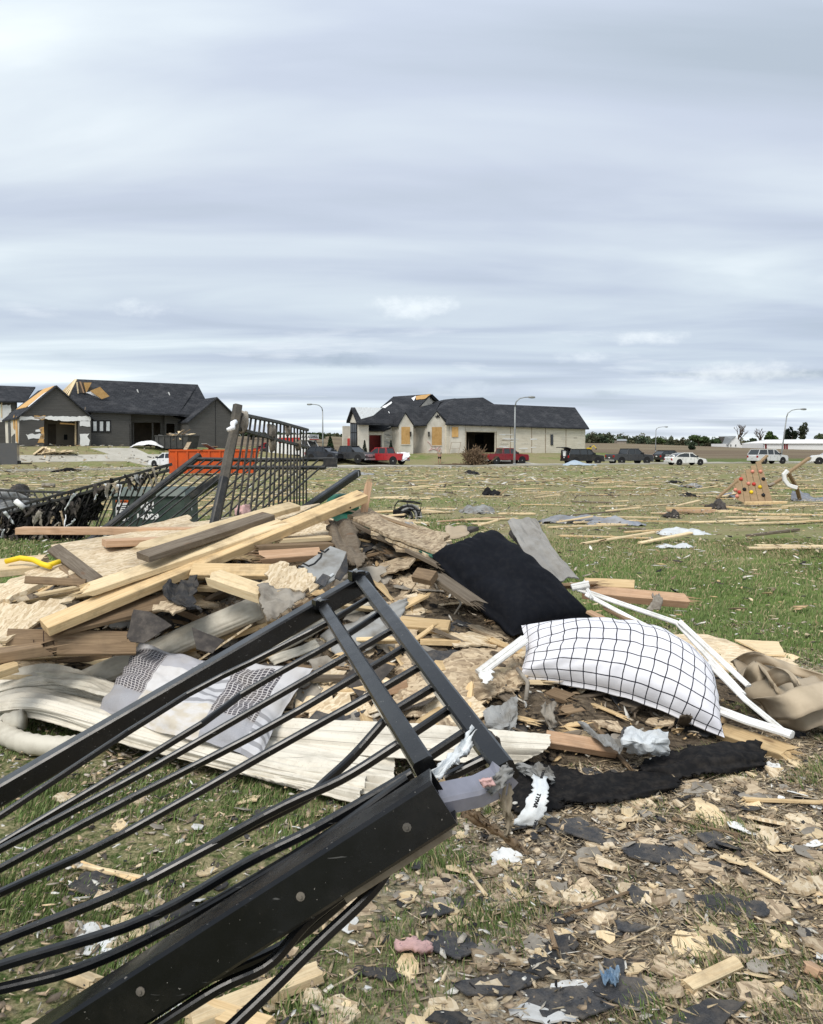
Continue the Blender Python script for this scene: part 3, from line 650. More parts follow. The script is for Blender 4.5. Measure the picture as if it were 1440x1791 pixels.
# ================================================================== GROUND
ys = np.concatenate([np.arange(-8, 0.5, 0.5), np.arange(0.5, 9, 0.09), np.geomspace(9, 60, 90), np.arange(61, 126, 0.9), np.geomspace(128, 2500, 46)])
xs_ = np.sinh(np.linspace(-7.2, 7.2, 181)); xs_ = xs_ / xs_.max() * 1500
XX, YY = np.meshgrid(xs_, ys); ZZ = gz(XX, YY)
rg = np.random.default_rng(3)
ZZ = ZZ + np.where((YY < 9) & (YY > 0.5), rg.normal(0, 0.006, ZZ.shape), 0)
V = np.stack([XX, YY, ZZ], -1).reshape(-1, 3); nx = len(xs_); ny = len(ys)
idx = np.arange(nx * ny).reshape(ny, nx)
q = np.stack([idx[:-1, :-1], idx[:-1, 1:], idx[1:, 1:], idx[1:, :-1]], -1).reshape(-1, 4)
def ground_mat():
    m, t, b = tree_of('ground'); q = NT(t); g = q.n('ShaderNodeNewGeometry').outputs['Position']
    sx = q.n('ShaderNodeSeparateXYZ'); q.l(g, sx.inputs[0]); X, Y = sx.outputs[0], sx.outputs[1]
    big = q.noise(q.mapping(g, (0.10, 0.22, 1)), 1.0, 5, 0.62, 0.3); mid = q.noise(g, 1.3, 6, 0.65, 0.2); fine = q.noise(g, 22, 5, 0.7); vf = q.noise(g, 90, 3, 0.6)
    soil = q.mix(q.rng(fine, 0.35, 0.65), (0.12, 0.092, 0.062), (0.26, 0.205, 0.14))
    straw = q.mix(q.rng(vf, 0.35, 0.65), (0.20, 0.172, 0.092), (0.34, 0.295, 0.175))
    green = q.mix(q.rng(fine, 0.35, 0.65), (0.085, 0.13, 0.032), (0.165, 0.21, 0.068))
    def cells(rot, sc, pos):
        vo = q.n('ShaderNodeTexVoronoi'); vo.inputs['Scale'].default_value = 1; dv = q.n('ShaderNodeVectorMath', operation='MULTIPLY_ADD'); nz = q.n('ShaderNodeTexNoise'); nz.inputs['Scale'].default_value = 9
        q.l(g, nz.inputs['Vector']); q.l(nz.outputs['Color'], dv.inputs[0]); dv.inputs[1].default_value = (.06, .06, .0); q.l(g, dv.inputs[2]); q.l(q.mapping(dv.outputs[0], sc, (0, 0, rot)), vo.inputs['Vector'])
        s2 = q.n('ShaderNodeSeparateXYZ'); q.l(vo.outputs['Color'], s2.inputs[0]); rp = q.n('ShaderNodeValToRGB'); rp.color_ramp.interpolation = 'CONSTANT'; q.l(s2.outputs[0], rp.inputs[0]); e = rp.color_ramp.elements
        e[0].color = (.17, .135, .10, 1); e[1].position = .92; e[1].color = (.56, .47, .34, 1)
        for p_, c_ in ((.14, (.38, .305, .215)), (.3, (.26, .205, .15)), (.44, (.46, .37, .25)), (.58, (.07, .064, .06)), (.66, (.36, .315, .25)), (.8, (.29, .23, .165))): e.new(p_).color = c_ + (1,)
        return rp.outputs[0]
    litter = q.mix(q.rng(fine, .47, .53), cells(.4, (16, 42, 1), 0), cells(2.1, (26, 75, 1), 0))
    litter = q.mix(q.math('MULTIPLY', q.rng(vf, .5, .75), .4), litter, soil)
    grassy = q.mix(q.rng(fine, 0.4, 0.6), q.mix(q.rng(vf, .4, .6), (.035, .055, .016), (.08, .11, .035)), straw)
    side = q.math('ADD', X, q.math('MULTIPLY', q.math('SUBTRACT', mid, .5), 2.2))
    near = q.mix(q.rng(side, -.35, .35), grassy, q.mix(q.rng(mid, 0.3, 0.44), soil, litter))
    lawn = q.mix(q.rng(mid, 0.46, 0.66), green, straw)
    field = q.mix(q.rng(big, 0.36, 0.50), q.mix(q.rng(mid, 0.42, 0.7), green, straw), q.mix(q.rng(mid, 0.36, 0.6), q.mix(.3, straw, soil), q.mix(0.3, straw, green)))
    band = q.math('ADD', Y, q.math('MULTIPLY', mid, 1.2))
    c = q.mix(q.rng(band, 6.2, 7.2), near, lawn)
    c = q.mix(q.rng(band, 12.5, 16), c, field)
    plow = q.mix(q.rng(q.noise(q.mapping(g, (0.01, 0.06, 1)), 1, 5, 0.6), 0.4, 0.62), (0.14, 0.105, 0.075), (0.20, 0.165, 0.11))
    gr2 = q.mix(q.rng(mid, 0.4, 0.6), (0.08, 0.12, 0.035), (0.14, 0.15, 0.06))
    far = q.mix(q.rng(q.math('ADD', Y, q.math('MULTIPLY', big, 30)), 155, 165), gr2, plow)
    c = q.mix(q.rng(Y, 112, 120), c, far)
    q.l(c, b.inputs['Base Color']); b.inputs['Roughness'].default_value = 0.95; b.inputs['Specular IOR Level'].default_value = 0.05
    q.bump(fine, 0.6, 0.03, b); return m
gr = raw_mesh('ground', V, q.reshape(-1), np.arange(len(q)) * 4, np.zeros((len(V), 3)), ground_mat()); tag(gr, 'damp field of matted grass, straw and soil under the storm litter', 'ground', None, 'structure')
gr.data.polygons.foreach_set('use_smooth', [True] * len(gr.data.polygons))

def follow(name, quad, lift, mat, nu=40, nv=4, parent=None, kind='structure', label=None, cat=None, th=0.12):
    a, b, c, d = [Vector(p) for p in quad]; P = []
    for j in range(nv + 1):
        for i in range(nu + 1):
            p = lerp(lerp(a, b, i / nu), lerp(d, c, i / nu), j / nv); P.append(Vector((p.x, p.y, float(gz(p.x, p.y)) + lift)))
    n = len(P); Vv = P + [p - Vector((0, 0, th + lift)) for p in P]; Fc = []
    for j in range(nv):
        for i in range(nu):
            k = j * (nu + 1) + i; Fc.append((k, k + 1, k + nu + 2, k + nu + 1))
    bd = [i for i in range(nu + 1)] + [j * (nu + 1) + nu for j in range(1, nv + 1)] + [nv * (nu + 1) + i for i in range(nu - 1, -1, -1)] + [j * (nu + 1) for j in range(nv - 1, 0, -1)]
    for k in range(len(bd)): p, r_ = bd[k], bd[(k + 1) % len(bd)]; Fc.append((p, p + n, r_ + n, r_))
    o = mesh(name, Vv, Fc, MT[mat], parent); return tag(o, label, cat, None, kind)
SU = Vector((0.90, 0.43, 0)).normalized(); SV = Vector((-SU.y, SU.x, 0)); S0 = Vector((-36, 69.5, 0))
def along(t, v): return S0 + SU * t + SV * v
follow('road', [along(-60, 0), along(140, 0), along(140, 7.6), along(-60, 7.6)], 0.05, 'concrete', 160, 6, label='pale concrete street across the field, strewn with straw and boards', cat='road')
follow('kerb', [along(-60, -0.3), along(140, -0.3), along(140, -0.02), along(-60, -0.02)], 0.16, 'concrete', 160, 1, label='low concrete kerb on the near edge of the street', cat='kerb')
follow('pavement', [along(-60, 11.2), along(31, 11.2), along(31, 12.9), along(-60, 12.9)], 0.06, 'concrete', 90, 2, label='narrow concrete pavement strip in front of the dark house', cat='pavement')
follow('driveway', [G(158, 785), G(236, 785), G(302, 815), G(256, 815)], 0.07, 'concrete', 16, 16, label='pale concrete drive from the dark house down to the street', cat='driveway')
follow('driveway', [G(818, 797), G(868, 797), G(1010, 812), G(925, 812)], 0.07, 'concrete', 20, 16, label='pale concrete drive from the pale house garage to the street', cat='driveway')

# ================================================================== HOUSES
def ph(px, py, p0, n): return plane_hit(px, py, p0, n)
class House:
    def __init__(s, root, U, V): s.r = root; s.U = Vector(U).normalized(); s.V = Vector((-s.U.y, s.U.x, 0))
    def pts(s, pl, pp): return [ph(x, y, pl, s.V) for x, y in pp]
    def wall(s, name, pl, pp, mat, th=0.25, holes=(), d=0.0, label=None):
        pl = pl + s.V * d; mb = MB(); mb.prism(s.pts(pl, pp), s.V * th, [s.pts(pl, h) for h in holes]); o = mb.build(name, MT[mat], s.r)
        if label: o['label'] = label
        return o
    def depthwall(s, name, a, z0, z1, back, mat, th=0.2, side=1):
        """a wall running back from point a"""
        a = Vector(a); q = [Vector((a.x, a.y, z0)), Vector((a.x, a.y, z1)), Vector((a.x, a.y, z1)) + s.V * back, Vector((a.x, a.y, z0)) + s.V * back]
        mb = MB(); mb.prism(q, s.U * th * side); return mb.build(name, MT[mat], s.r)
    def slab(s, name, pts, mat='roof', th=0.18, label=None):
        mb = MB(); mb.prism(pts, Vector((0, 0, -th))); o = mb.build(name, MT[mat], s.r)
        if label: o['label'] = label
        return o
    def window(s, pl, x0, x1, y0, y1, frame='ink', pane='glass', bars=0, wdt=0.09):
        P = s.pts(pl - s.V * 0.03, [(x0, y0), (x1, y0), (x1, y1), (x0, y1)]); mb = MB(); mb.prism(P, -s.V * 0.05)
        f = mb.build('window', MT[frame], s.r); c = sum(P, Vector()) / 4; w_ = wdt
        X = (P[1] - P[0]); Z = (P[3] - P[0]); n = bars + 1; mb = MB()
        for k in range(n):
            a = P[0] + X * (k / n); b = P[0] + X * ((k + 1) / n); u = X.normalized() * w_; z = Z.normalized() * w_
            mb.prism([a + u + z - s.V * 0.055, b - u + z - s.V * 0.055, b - u - z + Z - s.V * 0.055, a + u - z + Z - s.V * 0.055], -s.V * 0.02)
        me = mb.build('pane', MT[pane], s.r); me.parent = f; me.matrix_parent_inverse = Matrix.Identity(4)
        return f

# ---- dark house on the left
h1 = empty('damaged_house', Vector((-36, 92, 1.85)), 'dark grey house with torn garage wing and holes in its black roof', 'house')
H = House(h1, (0.825, 0.565, 0), None); V1 = H.V; U1 = H.U
F1 = at(35, 750, 86); F2 = at(160, 750, 92.5); F3 = at(330, 760, 96.5)
H.wall('wall', F1, [(33, 790), (35, 727.5), (97.7, 676), (159, 727.5), (159, 792), (137, 791), (137, 732), (77, 732), (77, 790)], 'lap_dark')
A0 = ph(97.7, 674, F1, V1) - V1 * 0.35; eL = ph(33, 727, F1, V1) - V1 * 0.35; eR = ph(160.5, 729, F1, V1) - V1 * 0.35
dl = (eL - A0).normalized() * 0.3; dr = (eR - A0).normalized() * 0.3
H.slab('roof', [A0, eL + dl, eL + dl + V1 * 10, A0 + V1 * 10]); H.slab('roof', [A0 + Vector((0, 0, 0.003)), A0 + V1 * 10, eR + dr + V1 * 10, eR + dr])
H.slab('roof_sheathing', [A0 + (eL - A0) * 0.02 + V1 * 0.9 + Vector((0, 0, .06)), A0 + (eL - A0) * 0.70 + V1 * 2.6 + Vector((0, 0, .06)), A0 + (eL - A0) * 0.70 + V1 * 8.8 + Vector((0, 0, .06)), A0 + (eL - A0) * 0.02 + V1 * 6.5 + Vector((0, 0, .06))], 'osb_house', 0.05, 'bare tan sheathing where the shingles were stripped')
H.slab('roof_underlay', [A0 + (eL - A0) * 0.22 + V1 * 0.7 + Vector((0, 0, .09)), A0 + (eL - A0) * 0.74 + V1 * 0.5 + Vector((0, 0, .09)), A0 + (eL - A0) * 0.70 + V1 * 1.5 + Vector((0, 0, .09)), A0 + (eL - A0) * 0.3 + V1 * 1.6 + Vector((0, 0, .09))], 'white_cloth', 0.02)
lw = ph(33, 750, F1, V1); H.depthwall('wall', lw + V1 * 0.27, 1.0, eL.z - 0.1, 8.5, 'stucco', 0.2, 1)
for (t0, t1, z0, z1, mt_) in ((0.6, 1.6, 2.2, 5.0, 'osb_house'), (2.4, 4.4, 1.9, 3.2, 'lap_dark'), (5.0, 6.4, 2.0, 4.9, 'lap_dark'), (2.2, 3.0, 3.6, 5.2, 'osb_house')):
    a = lw + V1 * t0 - U1 * 0.03; q_ = [Vector((a.x, a.y, z0)), Vector((a.x, a.y, z1)), Vector((a.x, a.y, z1 - 0.3)) + V1 * (t1 - t0), Vector((a.x, a.y, z0 + 0.2)) + V1 * (t1 - t0)]
    mb = MB(); mb.prism(q_, -U1 * 0.04); mb.build('torn_panel', MT[mt_], h1)
rw = ph(159, 750, F1, V1); H.depthwall('wall', rw + V1 * 0.27, 1.0, eL.z - 0.1, 6, 'lap_dark', 0.2, -1)
H.wall('room_wall', F1, [(34, 790), (34, 722), (159, 722), (159, 792)], 'drywall', d=4.2, label='bare inner garage wall')
H.wall('room_door', F1, [(84, 742), (98, 742), (98, 777), (84, 777)], 'interior', 0.05, d=4.1)
H.wall('room_panel', F1, [(112, 760), (118, 760), (118, 769), (112, 769)], 'ink', 0.05, d=4.1)
H.wall('room_stud', F1, [(131, 734), (133.6, 734), (133.6, 780), (131, 780)], 'pine_pale', 0.1, d=0.6)
H.wall('room_header', F1, [(105, 739), (131, 741), (131, 743), (105, 741.5)], 'osb_house', 0.1, d=0.6)
def jagpx(pts, j=1.0, seg=4):
    o = []
    for i in range(len(pts)):
        a, b = pts[i], pts[(i + 1) % len(pts)]; n = max(1, int(math.hypot(b[0] - a[0], b[1] - a[1]) / seg))
        for k in range(n): o.append((a[0] + (b[0] - a[0]) * k / n + rnd.uniform(-j, j) * 0.5, a[1] + (b[1] - a[1]) * k / n + rnd.uniform(-j, j)))
    return o
for pp, mm in (([(34, 729), (76, 728.5), (76, 734), (34, 735)], 'white'), ([(77, 728), (159, 728), (159, 736), (120, 737), (77, 733)], 'white'), ([(60, 727.5), (80, 727), (78, 734), (60, 733)], 'osb_house'),
               ([(45, 760), (77, 758), (77, 766), (50, 768)], 'white'), ([(68, 748), (77, 747), (77, 774), (66, 774), (72, 758)], 'osb_house'), ([(62, 751), (74, 749), (74, 755), (62, 754)], 'white'),
               ([(140, 736), (158, 735), (158, 745), (140, 746)], 'white'), ([(140, 759), (157, 758), (153, 764), (157, 770), (155, 779), (140, 780)], 'white')):
    H.wall('torn_wrap', F1, jagpx(pp, 1.2, 4), mm, 0.03, d=-0.04)
H.wall('wall', F2, [(159, 719), (229, 721.5), (229, 793), (159, 793)], 'lap_dark')
for x0 in (160.8, 172.2, 183.6): H.window(F2, x0, x0 + 10.2, 735, 756, 'ink', 'wrap', 0, 0.14)
PO = F2 + V1 * 1.6
H.wall('wall', PO, [(226, 719), (289, 722), (289, 793), (281, 793), (281, 739), (231, 739), (231, 793), (226, 793)], 'lap_dark', 0.2)
H.wall('door_frame', PO, [(266, 740), (268.5, 740), (268.5, 784), (266, 784)], 'lap_dark', 0.15, d=-0.05)
H.wall('door_frame', PO, [(232, 740), (234.5, 740), (234.5, 784), (232, 784)], 'lap_dark', 0.15, d=-0.05)
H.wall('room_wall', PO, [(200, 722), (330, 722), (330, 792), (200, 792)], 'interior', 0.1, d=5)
q0 = ph(229, 750, F2, V1); H.depthwall('wall', q0, 1.0, 5.6, 1.7, 'lap_dark', 0.2, -1)
H.wall('wall', F2, [(288, 724), (332, 738), (332, 793), (323, 793), (323, 750), (312, 750), (312, 793), (306, 793), (306, 741), (291, 741), (291, 793), (288, 793)], 'lap_dark', 0.2, d=1.0)
H.wall('wall', F3, [(328, 793), (329, 736), (378, 696.5), (408, 724.5), (408, 794)], 'lap_dark')
H.wall('wall_joint', F3, [(376.6, 700), (377.4, 700), (377.4, 784), (376.6, 784)], 'ink', 0.03, d=-0.03)
A3 = ph(378, 694.5, F3, V1) - V1 * 0.35; e3L = ph(327, 737.5, F3, V1) - V1 * 0.35; e3R = ph(410, 726, F3, V1) - V1 * 0.35
H.slab('roof', [A3, e3L, e3L + V1 * 8, A3 + V1 * 8]); H.slab('roof', [A3 + Vector((0, 0, .004)), A3 + V1 * 9, e3R + V1 * 9, e3R])
w3 = ph(408, 750, F3, V1); H.depthwall('wall', w3 + V1 * .27, 1.0, e3R.z - .1, 9, 'lap_dark', 0.2, -1)
w3l = ph(329, 750, F3, V1); H.depthwall('wall', w3l + V1 * .27, 1.0, e3L.z - .1, 3, 'lap_dark', 0.2, 1)
RP = F2 + V1 * 5.6
r0 = ph(134, 663, RP, V1); r1 = ph(346, 672.5, RP, V1); EP = F2 - V1 * 0.5
e0 = ph(121, 716.5, EP, V1); e1 = ph(312, 724.5, EP, V1); m0 = ph(123.5, 689, F2 + V1 * 2.6, V1)
H.slab('roof', [r0, r1, ph(360, 699, F2 + V1 * 3.0, V1), ph(352, 732, EP, V1), e1, e0, m0])
e0b = e0 + V1 * 12.2; e1b = e1 + U1 * 4 + V1 * 12.2; e1c = e1 + U1 * 5
H.slab('roof', [r1 + Vector((0, 0, .004)), e1b, e1c, e1]); H.slab('roof', [r0 + Vector((0, 0, .006)), e0b, e1b, r1 + Vector((0, 0, .006))])
H.wall('fascia', EP, [(121, 717), (303, 723), (303, 726), (121, 720)], 'ink', 0.06, d=0.1)
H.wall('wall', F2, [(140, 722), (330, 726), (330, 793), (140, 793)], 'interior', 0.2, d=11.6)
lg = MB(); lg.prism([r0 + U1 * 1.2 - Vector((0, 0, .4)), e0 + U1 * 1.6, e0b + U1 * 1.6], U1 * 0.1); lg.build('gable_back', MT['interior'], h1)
for k in range(6):                                    # bare rafters in the torn gable
    a = lerp(r0, e0, 0.02) + V1 * 0.1 * k; b = lerp(lerp(r0, e0, 0.62), lerp(r0, e0b, 0.62), k / 5) - U1 * 0.5
    mb = MB(); mb.bar([a, b], 0.16, 0.22); mb.build('rafter', MT['pine_pale'], h1)
hp = F2 + V1 * 3.9
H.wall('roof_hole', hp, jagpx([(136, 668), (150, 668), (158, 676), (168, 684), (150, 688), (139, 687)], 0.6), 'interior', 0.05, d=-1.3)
H.wall('rafter', hp, [(139, 667), (141.5, 667), (148, 687), (145.5, 687)], 'cedar', 0.1, d=-1.45)
H.wall('rafter', hp, [(133.5, 668), (135.6, 668), (138, 688), (136, 688)], 'pine_pale', 0.1, d=-1.45)
H.wall('roof_sheathing', hp, [(146.5, 669), (160.5, 669), (151, 687)], 'osb_house', 0.06, d=-1.55)
H.wall('roof_sheathing', hp, [(157.5, 683.5), (175, 676.5), (191.5, 693), (178, 698)], 'osb_house', 0.06, d=-2.4, label='loose tan board lying askew on the black shingles')
H.wall('roof_underlay', hp, jagpx([(150, 686), (160, 684), (176, 697), (165, 692)], .5), 'white_cloth', 0.03, d=-2.2)
for x, y in ((239, 681), (294, 686), (197, 715)): H.wall('roof_tear', F2, jagpx([(x, y), (x + 2, y), (x + 4, y + 6), (x + 2, y + 5)], .5, 2), 'white', 0.03, d=1.0)

# ---- a second dark house behind it
h0 = empty('house', Vector((-56, 112, 1.85)), 'dark roofed house with torn white end wall at the photo edge, behind the garage wing', 'house')
H0 = House(h0, (0.825, 0.565, 0), None); B0 = at(20, 740, 108)
H0.wall('wall', B0, [(-60, 792), (-60, 699), (30, 702), (30, 792)], 'lap_dark')
H0.wall('torn_wrap', B0, jagpx([(-30, 706), (19, 708), (20, 720), (12, 730), (4, 738), (-30, 736)], 1.5, 4), 'white', 0.04, d=-0.06)
c = [ph(-60, 672, B0 + H0.V * 5, H0.V), ph(62, 676.5, B0 + H0.V * 5, H0.V), ph(45, 702, B0 - H0.V * .5, H0.V), ph(-60, 700, B0 - H0.V * .5, H0.V)]
H0.slab('roof', c); H0.slab('roof', [c[0] + Vector((0, 0, .004)), c[3] + H0.V * 11, c[2] + H0.V * 11, c[1] + Vector((0, 0, .004))])
H0.wall('stud', B0, [(2, 704), (4, 704), (4, 730), (2, 730)], 'pine_pale', 0.1, d=-0.1)
mb = MB(); mb.prism([ph(30, 792, B0, H0.V), ph(30, 702, B0, H0.V), ph(30, 702, B0, H0.V) + H0.V * 10, ph(30, 792, B0, H0.V) + H0.V * 10], -H0.U * .2); mb.build('wall', MT['lap_dark'], h0)

# ---- pale house in the middle
h2 = empty('damaged_house', Vector((6, 112, 1.05)), 'pale unfinished house with black roof, gabled bays and boarded windows', 'house')
K = House(h2, (0.857, 0.515, 0), None); V2 = K.V; U2 = K.U
GP = at(815, 770, 108); BP = at(765, 770, 106); CP = BP + V2 * 1.6; TP = BP + V2 * 0.2
K.wall('wall', GP, [(781, 738), (1024, 746), (1024, 803), (867, 803), (867, 756), (816, 755), (816, 803), (781, 803)], 'lap_pale')
K.wall('pier', GP, [(787, 744), (813, 744), (813, 803), (787, 803)], 'stucco', 0.1, d=-0.12)
for k in range(34):                                    # stripped laps on the garage wall
    x = rnd.uniform(868, 1015); y = rnd.uniform(757, 792); wd_ = rnd.uniform(5, 26); H_ = rnd.uniform(.8, 2.2)
    if 958 < x < 972 or x + wd_ > 1022: continue
    K.wall('torn_lap', GP, jagpx([(x, y), (x + wd_, y + .15), (x + wd_, y + H_), (x, y + H_)], .25, 5), rnd.choice(('stucco', 'siding', 'drywall', 'white')), .015, d=-.018 - k * .0006)
for k in range(22):
    x = rnd.uniform(672, 692); y = rnd.uniform(757, 793); K.wall('torn_lap', CP, jagpx([(x, y), (x + rnd.uniform(3, 8), y), (x + rnd.uniform(3, 8), y + 1.6), (x, y + 1.5)], .3, 4), rnd.choice(('greyboard', 'white', 'siding')), .02, d=-.022 - k * .0006)
for x in (815, 868, 893, 930, 954, 990): K.wall('wall_joint', GP, [(x, 745), (x + .8, 745), (x + .8, 796), (x, 796)], 'aged', 0.02, d=-0.02)
K.wall('wall_strip', GP, [(815, 743), (869, 744), (869, 754.5), (815, 753.5)], 'stucco', 0.05, d=-0.05, label='bare band over the garage opening')
K.window(GP, 963.2, 967.6, 760, 778.5, 'ink', 'glass', 0, 0.05)
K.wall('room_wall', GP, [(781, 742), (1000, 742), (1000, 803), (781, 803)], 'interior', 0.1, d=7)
K.wall('room_panel', GP, [(832, 760), (846, 760), (846, 776), (832, 776)], 'ink', 0.1, d=6.8)
eg0 = ph(779, 741, GP - V2 * .5, V2); eg1 = ph(1031, 749, GP - V2 * .5, V2)
rg0 = ph(797, 697, GP + V2 * 6.5, V2); rg1 = ph(845, 695, GP + V2 * 6.5, V2); rg2 = ph(864, 706.5, GP + V2 * 5.0, V2); rg3 = ph(1006, 712.5, GP + V2 * 5.0, V2)
eb0 = eg0 + V2 * 13; eb1 = eg1 + V2 * 11
K.slab('roof', [rg2 - U2 * 2, rg3, eg1, lerp(eg0, eg1, 0.28)])
K.slab('roof', [rg0, rg1, rg2 + Vector((0, 0, .02)), lerp(eg0, eg1, 0.30) + Vector((0, 0, .02)), eg0 + Vector((0, 0, .02))])
K.slab('roof', [rg3 + Vector((0, 0, .004)), eb1, eg1 + Vector((0, 0, .004))])
K.slab('roof', [rg2 - U2 * 2 + Vector((0, 0, .003)), lerp(eb0, eb1, 0.28), eb1, rg3 + Vector((0, 0, .003))]); K.slab('roof', [rg0, eb0 - U2 * 3, lerp(eb0, eb1, .3), rg1])
K.wall('fascia', GP, [(781, 741.5), (1030, 749), (1030, 751), (781, 743.5)], 'ink', 0.06, d=-0.4)
gw = ph(1024, 770, GP, V2); K.depthwall('wall', gw, -0.5, 4.6, 10.5, 'lap_pale', 0.2, -1)
# front bays
def bay(xl, xr, ax, ay, ey, win, back):
    K.wall('wall', BP, [(xl, 803), (xl, ey + 1), (ax, ay + 2.2), (xr, ey + 1), (xr, 803)], 'stucco')
    A = ph(ax, ay - .5, BP, V2) - V2 * .12; l_ = ph(xl - 3, ey + 1.5, BP, V2) - V2 * .12; r_ = ph(xr + 2, ey + 1.5, BP, V2) - V2 * .12
    K.slab('roof', [A, l_, l_ + V2 * back, A + V2 * back], th=.16); K.slab('roof', [A + Vector((0, 0, .004)), A + V2 * back, r_ + V2 * back, r_], th=.16)
    K.wall('window_board', BP, jagpx([(win[0], win[2]), (win[1], win[2]), (win[1], win[3]), (win[0], win[3])], 0.2, 8), 'osb_house', 0.03, d=-0.05, label='tan boarding over the bay window')
    K.wall('window_sill', BP, [(win[0] - .5, win[3]), (win[1] + .5, win[3]), (win[1] + .5, win[3] + 1.2), (win[0] - .5, win[3] + 1.2)], 'stucco', 0.08, d=-0.09)
    K.depthwall('wall', ph(xl, 770, BP, V2) + V2 * .27, -.5, ph(xl, ey, BP, V2).z - .2, 3, 'stucco', .2, 1); K.depthwall('wall', ph(xr, 770, BP, V2) + V2 * .27, -.5, ph(xr, ey, BP, V2).z - .2, 3, 'stucco', .2, -1)
bay(747.5, 782, 764, 718, 741, (756, 773, 747, 779), 11); bay(698, 723, 709, 721, 743, (702.5, 717.5, 746.5, 777), 5)
for x in (718.5, 750.5):
    mb = MB(); p = ph(x, 760, BP - V2 * .15, V2); mb.box(p, (0.18, 0.18, 0.5)); mb.box(p + Vector((0, 0, .3)), (.26, .26, .08)); mb.build('wall_lantern', MT['ink'], h2)
K.wall('wall', CP, [(721, 803), (721, 738), (749, 738), (749, 803)], 'stucco', .2, d=1.5, label='shaded back wall of the entry porch')
K.wall('door', CP, [(736, 752), (746, 752), (746, 795), (736, 795)], 'ink', .05, d=1.45)
K.slab('roof', [ph(712, 717, BP + V2 * 3, V2), ph(770, 703, BP + V2 * 7, V2), ph(752, 742.5, BP + V2 * .3, V2), ph(719, 743, BP + V2 * .3, V2)])
K.slab('roof', [ph(712, 717, BP + V2 * 3.1, V2), ph(744, 712, BP + V2 * 6, V2), ph(790, 700, BP + V2 * 9, V2), ph(770, 703, BP + V2 * 7.1, V2)])
K.slab('roof', [ph(764, 717, BP + V2 * 2.5, V2), ph(772, 704, BP + V2 * 8, V2), rg0 + Vector((0, 0, .03)), ph(784, 738, GP + V2 * .3, V2)])
K.slab('roof', [ph(772, 704, BP + V2 * 8.2, V2), ph(772, 704, BP + V2 * 8.2, V2) + V2 * 4, rg0 + V2 * 3, rg0 + Vector((0, 0, .035))])
K.wall('window_board', GP, [(791, 746.5), (802, 746.5), (802, 764.5), (791, 764.5)], 'osb_house', 0.03, d=-0.2, label='small boarded window beside the garage')
K.wall('wall', BP, [(772, 803), (772, 742), (790, 742), (790, 803)], 'stucco', .2, d=1.9)
# left part: stone wall, low garage opening, tall bay
K.wall('wall', CP, [(641, 803), (641, 750), (671, 750), (698, 741), (698, 803), (668, 803), (668, 761), (646, 761), (646, 803)], 'stone', .25)
K.wall('pier', CP, [(641, 803), (641, 752), (645.5, 752), (645.5, 803)], 'stucco', .1, d=-.12); K.wall('pier', CP, [(668.5, 803), (668.5, 754), (672, 754), (672, 803)], 'stucco', .1, d=-.12)
K.wall('wall_strip', CP, [(641, 751), (672, 752.5), (672, 760.5), (641, 760.5)], 'stucco', .05, d=-.06)
K.wall('room_wall', CP, [(641, 755), (690, 755), (690, 803), (641, 803)], 'doorred', .1, d=2.0, label='dark red inner wall')
RD = BP + V2 * 9.5
f0 = ph(688, 693.5, RD, V2); f1 = ph(754, 689, RD, V2); ec0 = ph(640, 752, CP - V2 * .5, V2); ec1 = ph(671, 752.5, CP - V2 * .5, V2); ec2 = ph(700, 741, CP + V2 * .6, V2); f2 = ph(727, 718, BP + V2 * 5.2, V2); f3 = ph(664, 714, BP + V2 * 6.2, V2)
K.slab('roof', [f0, f1, f2, ec2, ec1, ec0, f3])
gq = ph(772, 706, BP + V2 * 13, V2); gq2 = ph(790, 722, BP + V2 * 17, V2)
K.slab('roof', [f1 + Vector((0, 0, .006)), f0 + Vector((0, 0, .006)), f0 + V2 * 9 - Vector((0, 0, 4)), gq2 + Vector((0, 0, .2))])
mb = MB(); mb.prism([f1 - U2 * .4 - Vector((0, 0, .25)), gq - U2 * .4 - Vector((0, 0, .3)), ph(772, 724, BP + V2 * 11, V2), ph(727, 720, BP + V2 * 5.0, V2)], -U2 * .2); mb.build('gable_wall', MT['stucco'], h2)
K.slab('roof_trim', [f1 + U2 * .15 + Vector((0, 0, .05)), gq + U2 * .15 + Vector((0, 0, .05)), gq + U2 * .15 - Vector((0, 0, .35)), f1 + U2 * .15 - Vector((0, 0, .35))], 'ink', .1)
def on_roof(pp): 
    n = (f1 - f0).cross(ec0 - f0).normalized(); n = n if n.z > 0 else -n
    return [plane_hit(x, y, f0 + n * .12, n) for x, y in pp]
for pp, mm, nm in (([(727, 693), (738, 690.5), (754, 689), (744, 697), (728, 699)], 'osb_house', 'roof_sheathing'), ([(720, 696), (728, 692), (724, 701)], 'white_cloth', 'roof_tear'), ([(668, 712), (685, 702), (686, 704), (674, 713)], 'white', 'roof_tear'),
                   ([(673, 725), (680, 719), (682, 722), (675, 727)], 'white', 'roof_tear'), ([(648, 737), (654, 741), (652, 742), (647, 738)], 'white', 'roof_tear'), ([(655, 733), (648, 736), (650, 737)], 'white', 'roof_tear')):
    K.slab(nm, on_roof(jagpx(pp, .3, 4)), mm, .04)
K.wall('roof_sheathing', RD, [(728, 711), (752, 711), (750, 717), (727, 716)], 'osb_house', .1, d=-3.0)
c0 = ph(627, 770, TP, V2)
def sp_(x, y): return plane_hit(x, y, c0, U2)
mb = MB(); mb.prism([sp_(627, 803), sp_(627, 737), sp_(619.5, 714.5), sp_(612.5, 734), sp_(612.5, 803)], U2 * .25); mb.build('wall', MT['stucco'], h2)
K.wall('wall', TP, [(627.4, 803), (627.4, 736), (645, 738), (645, 803)], 'stucco')
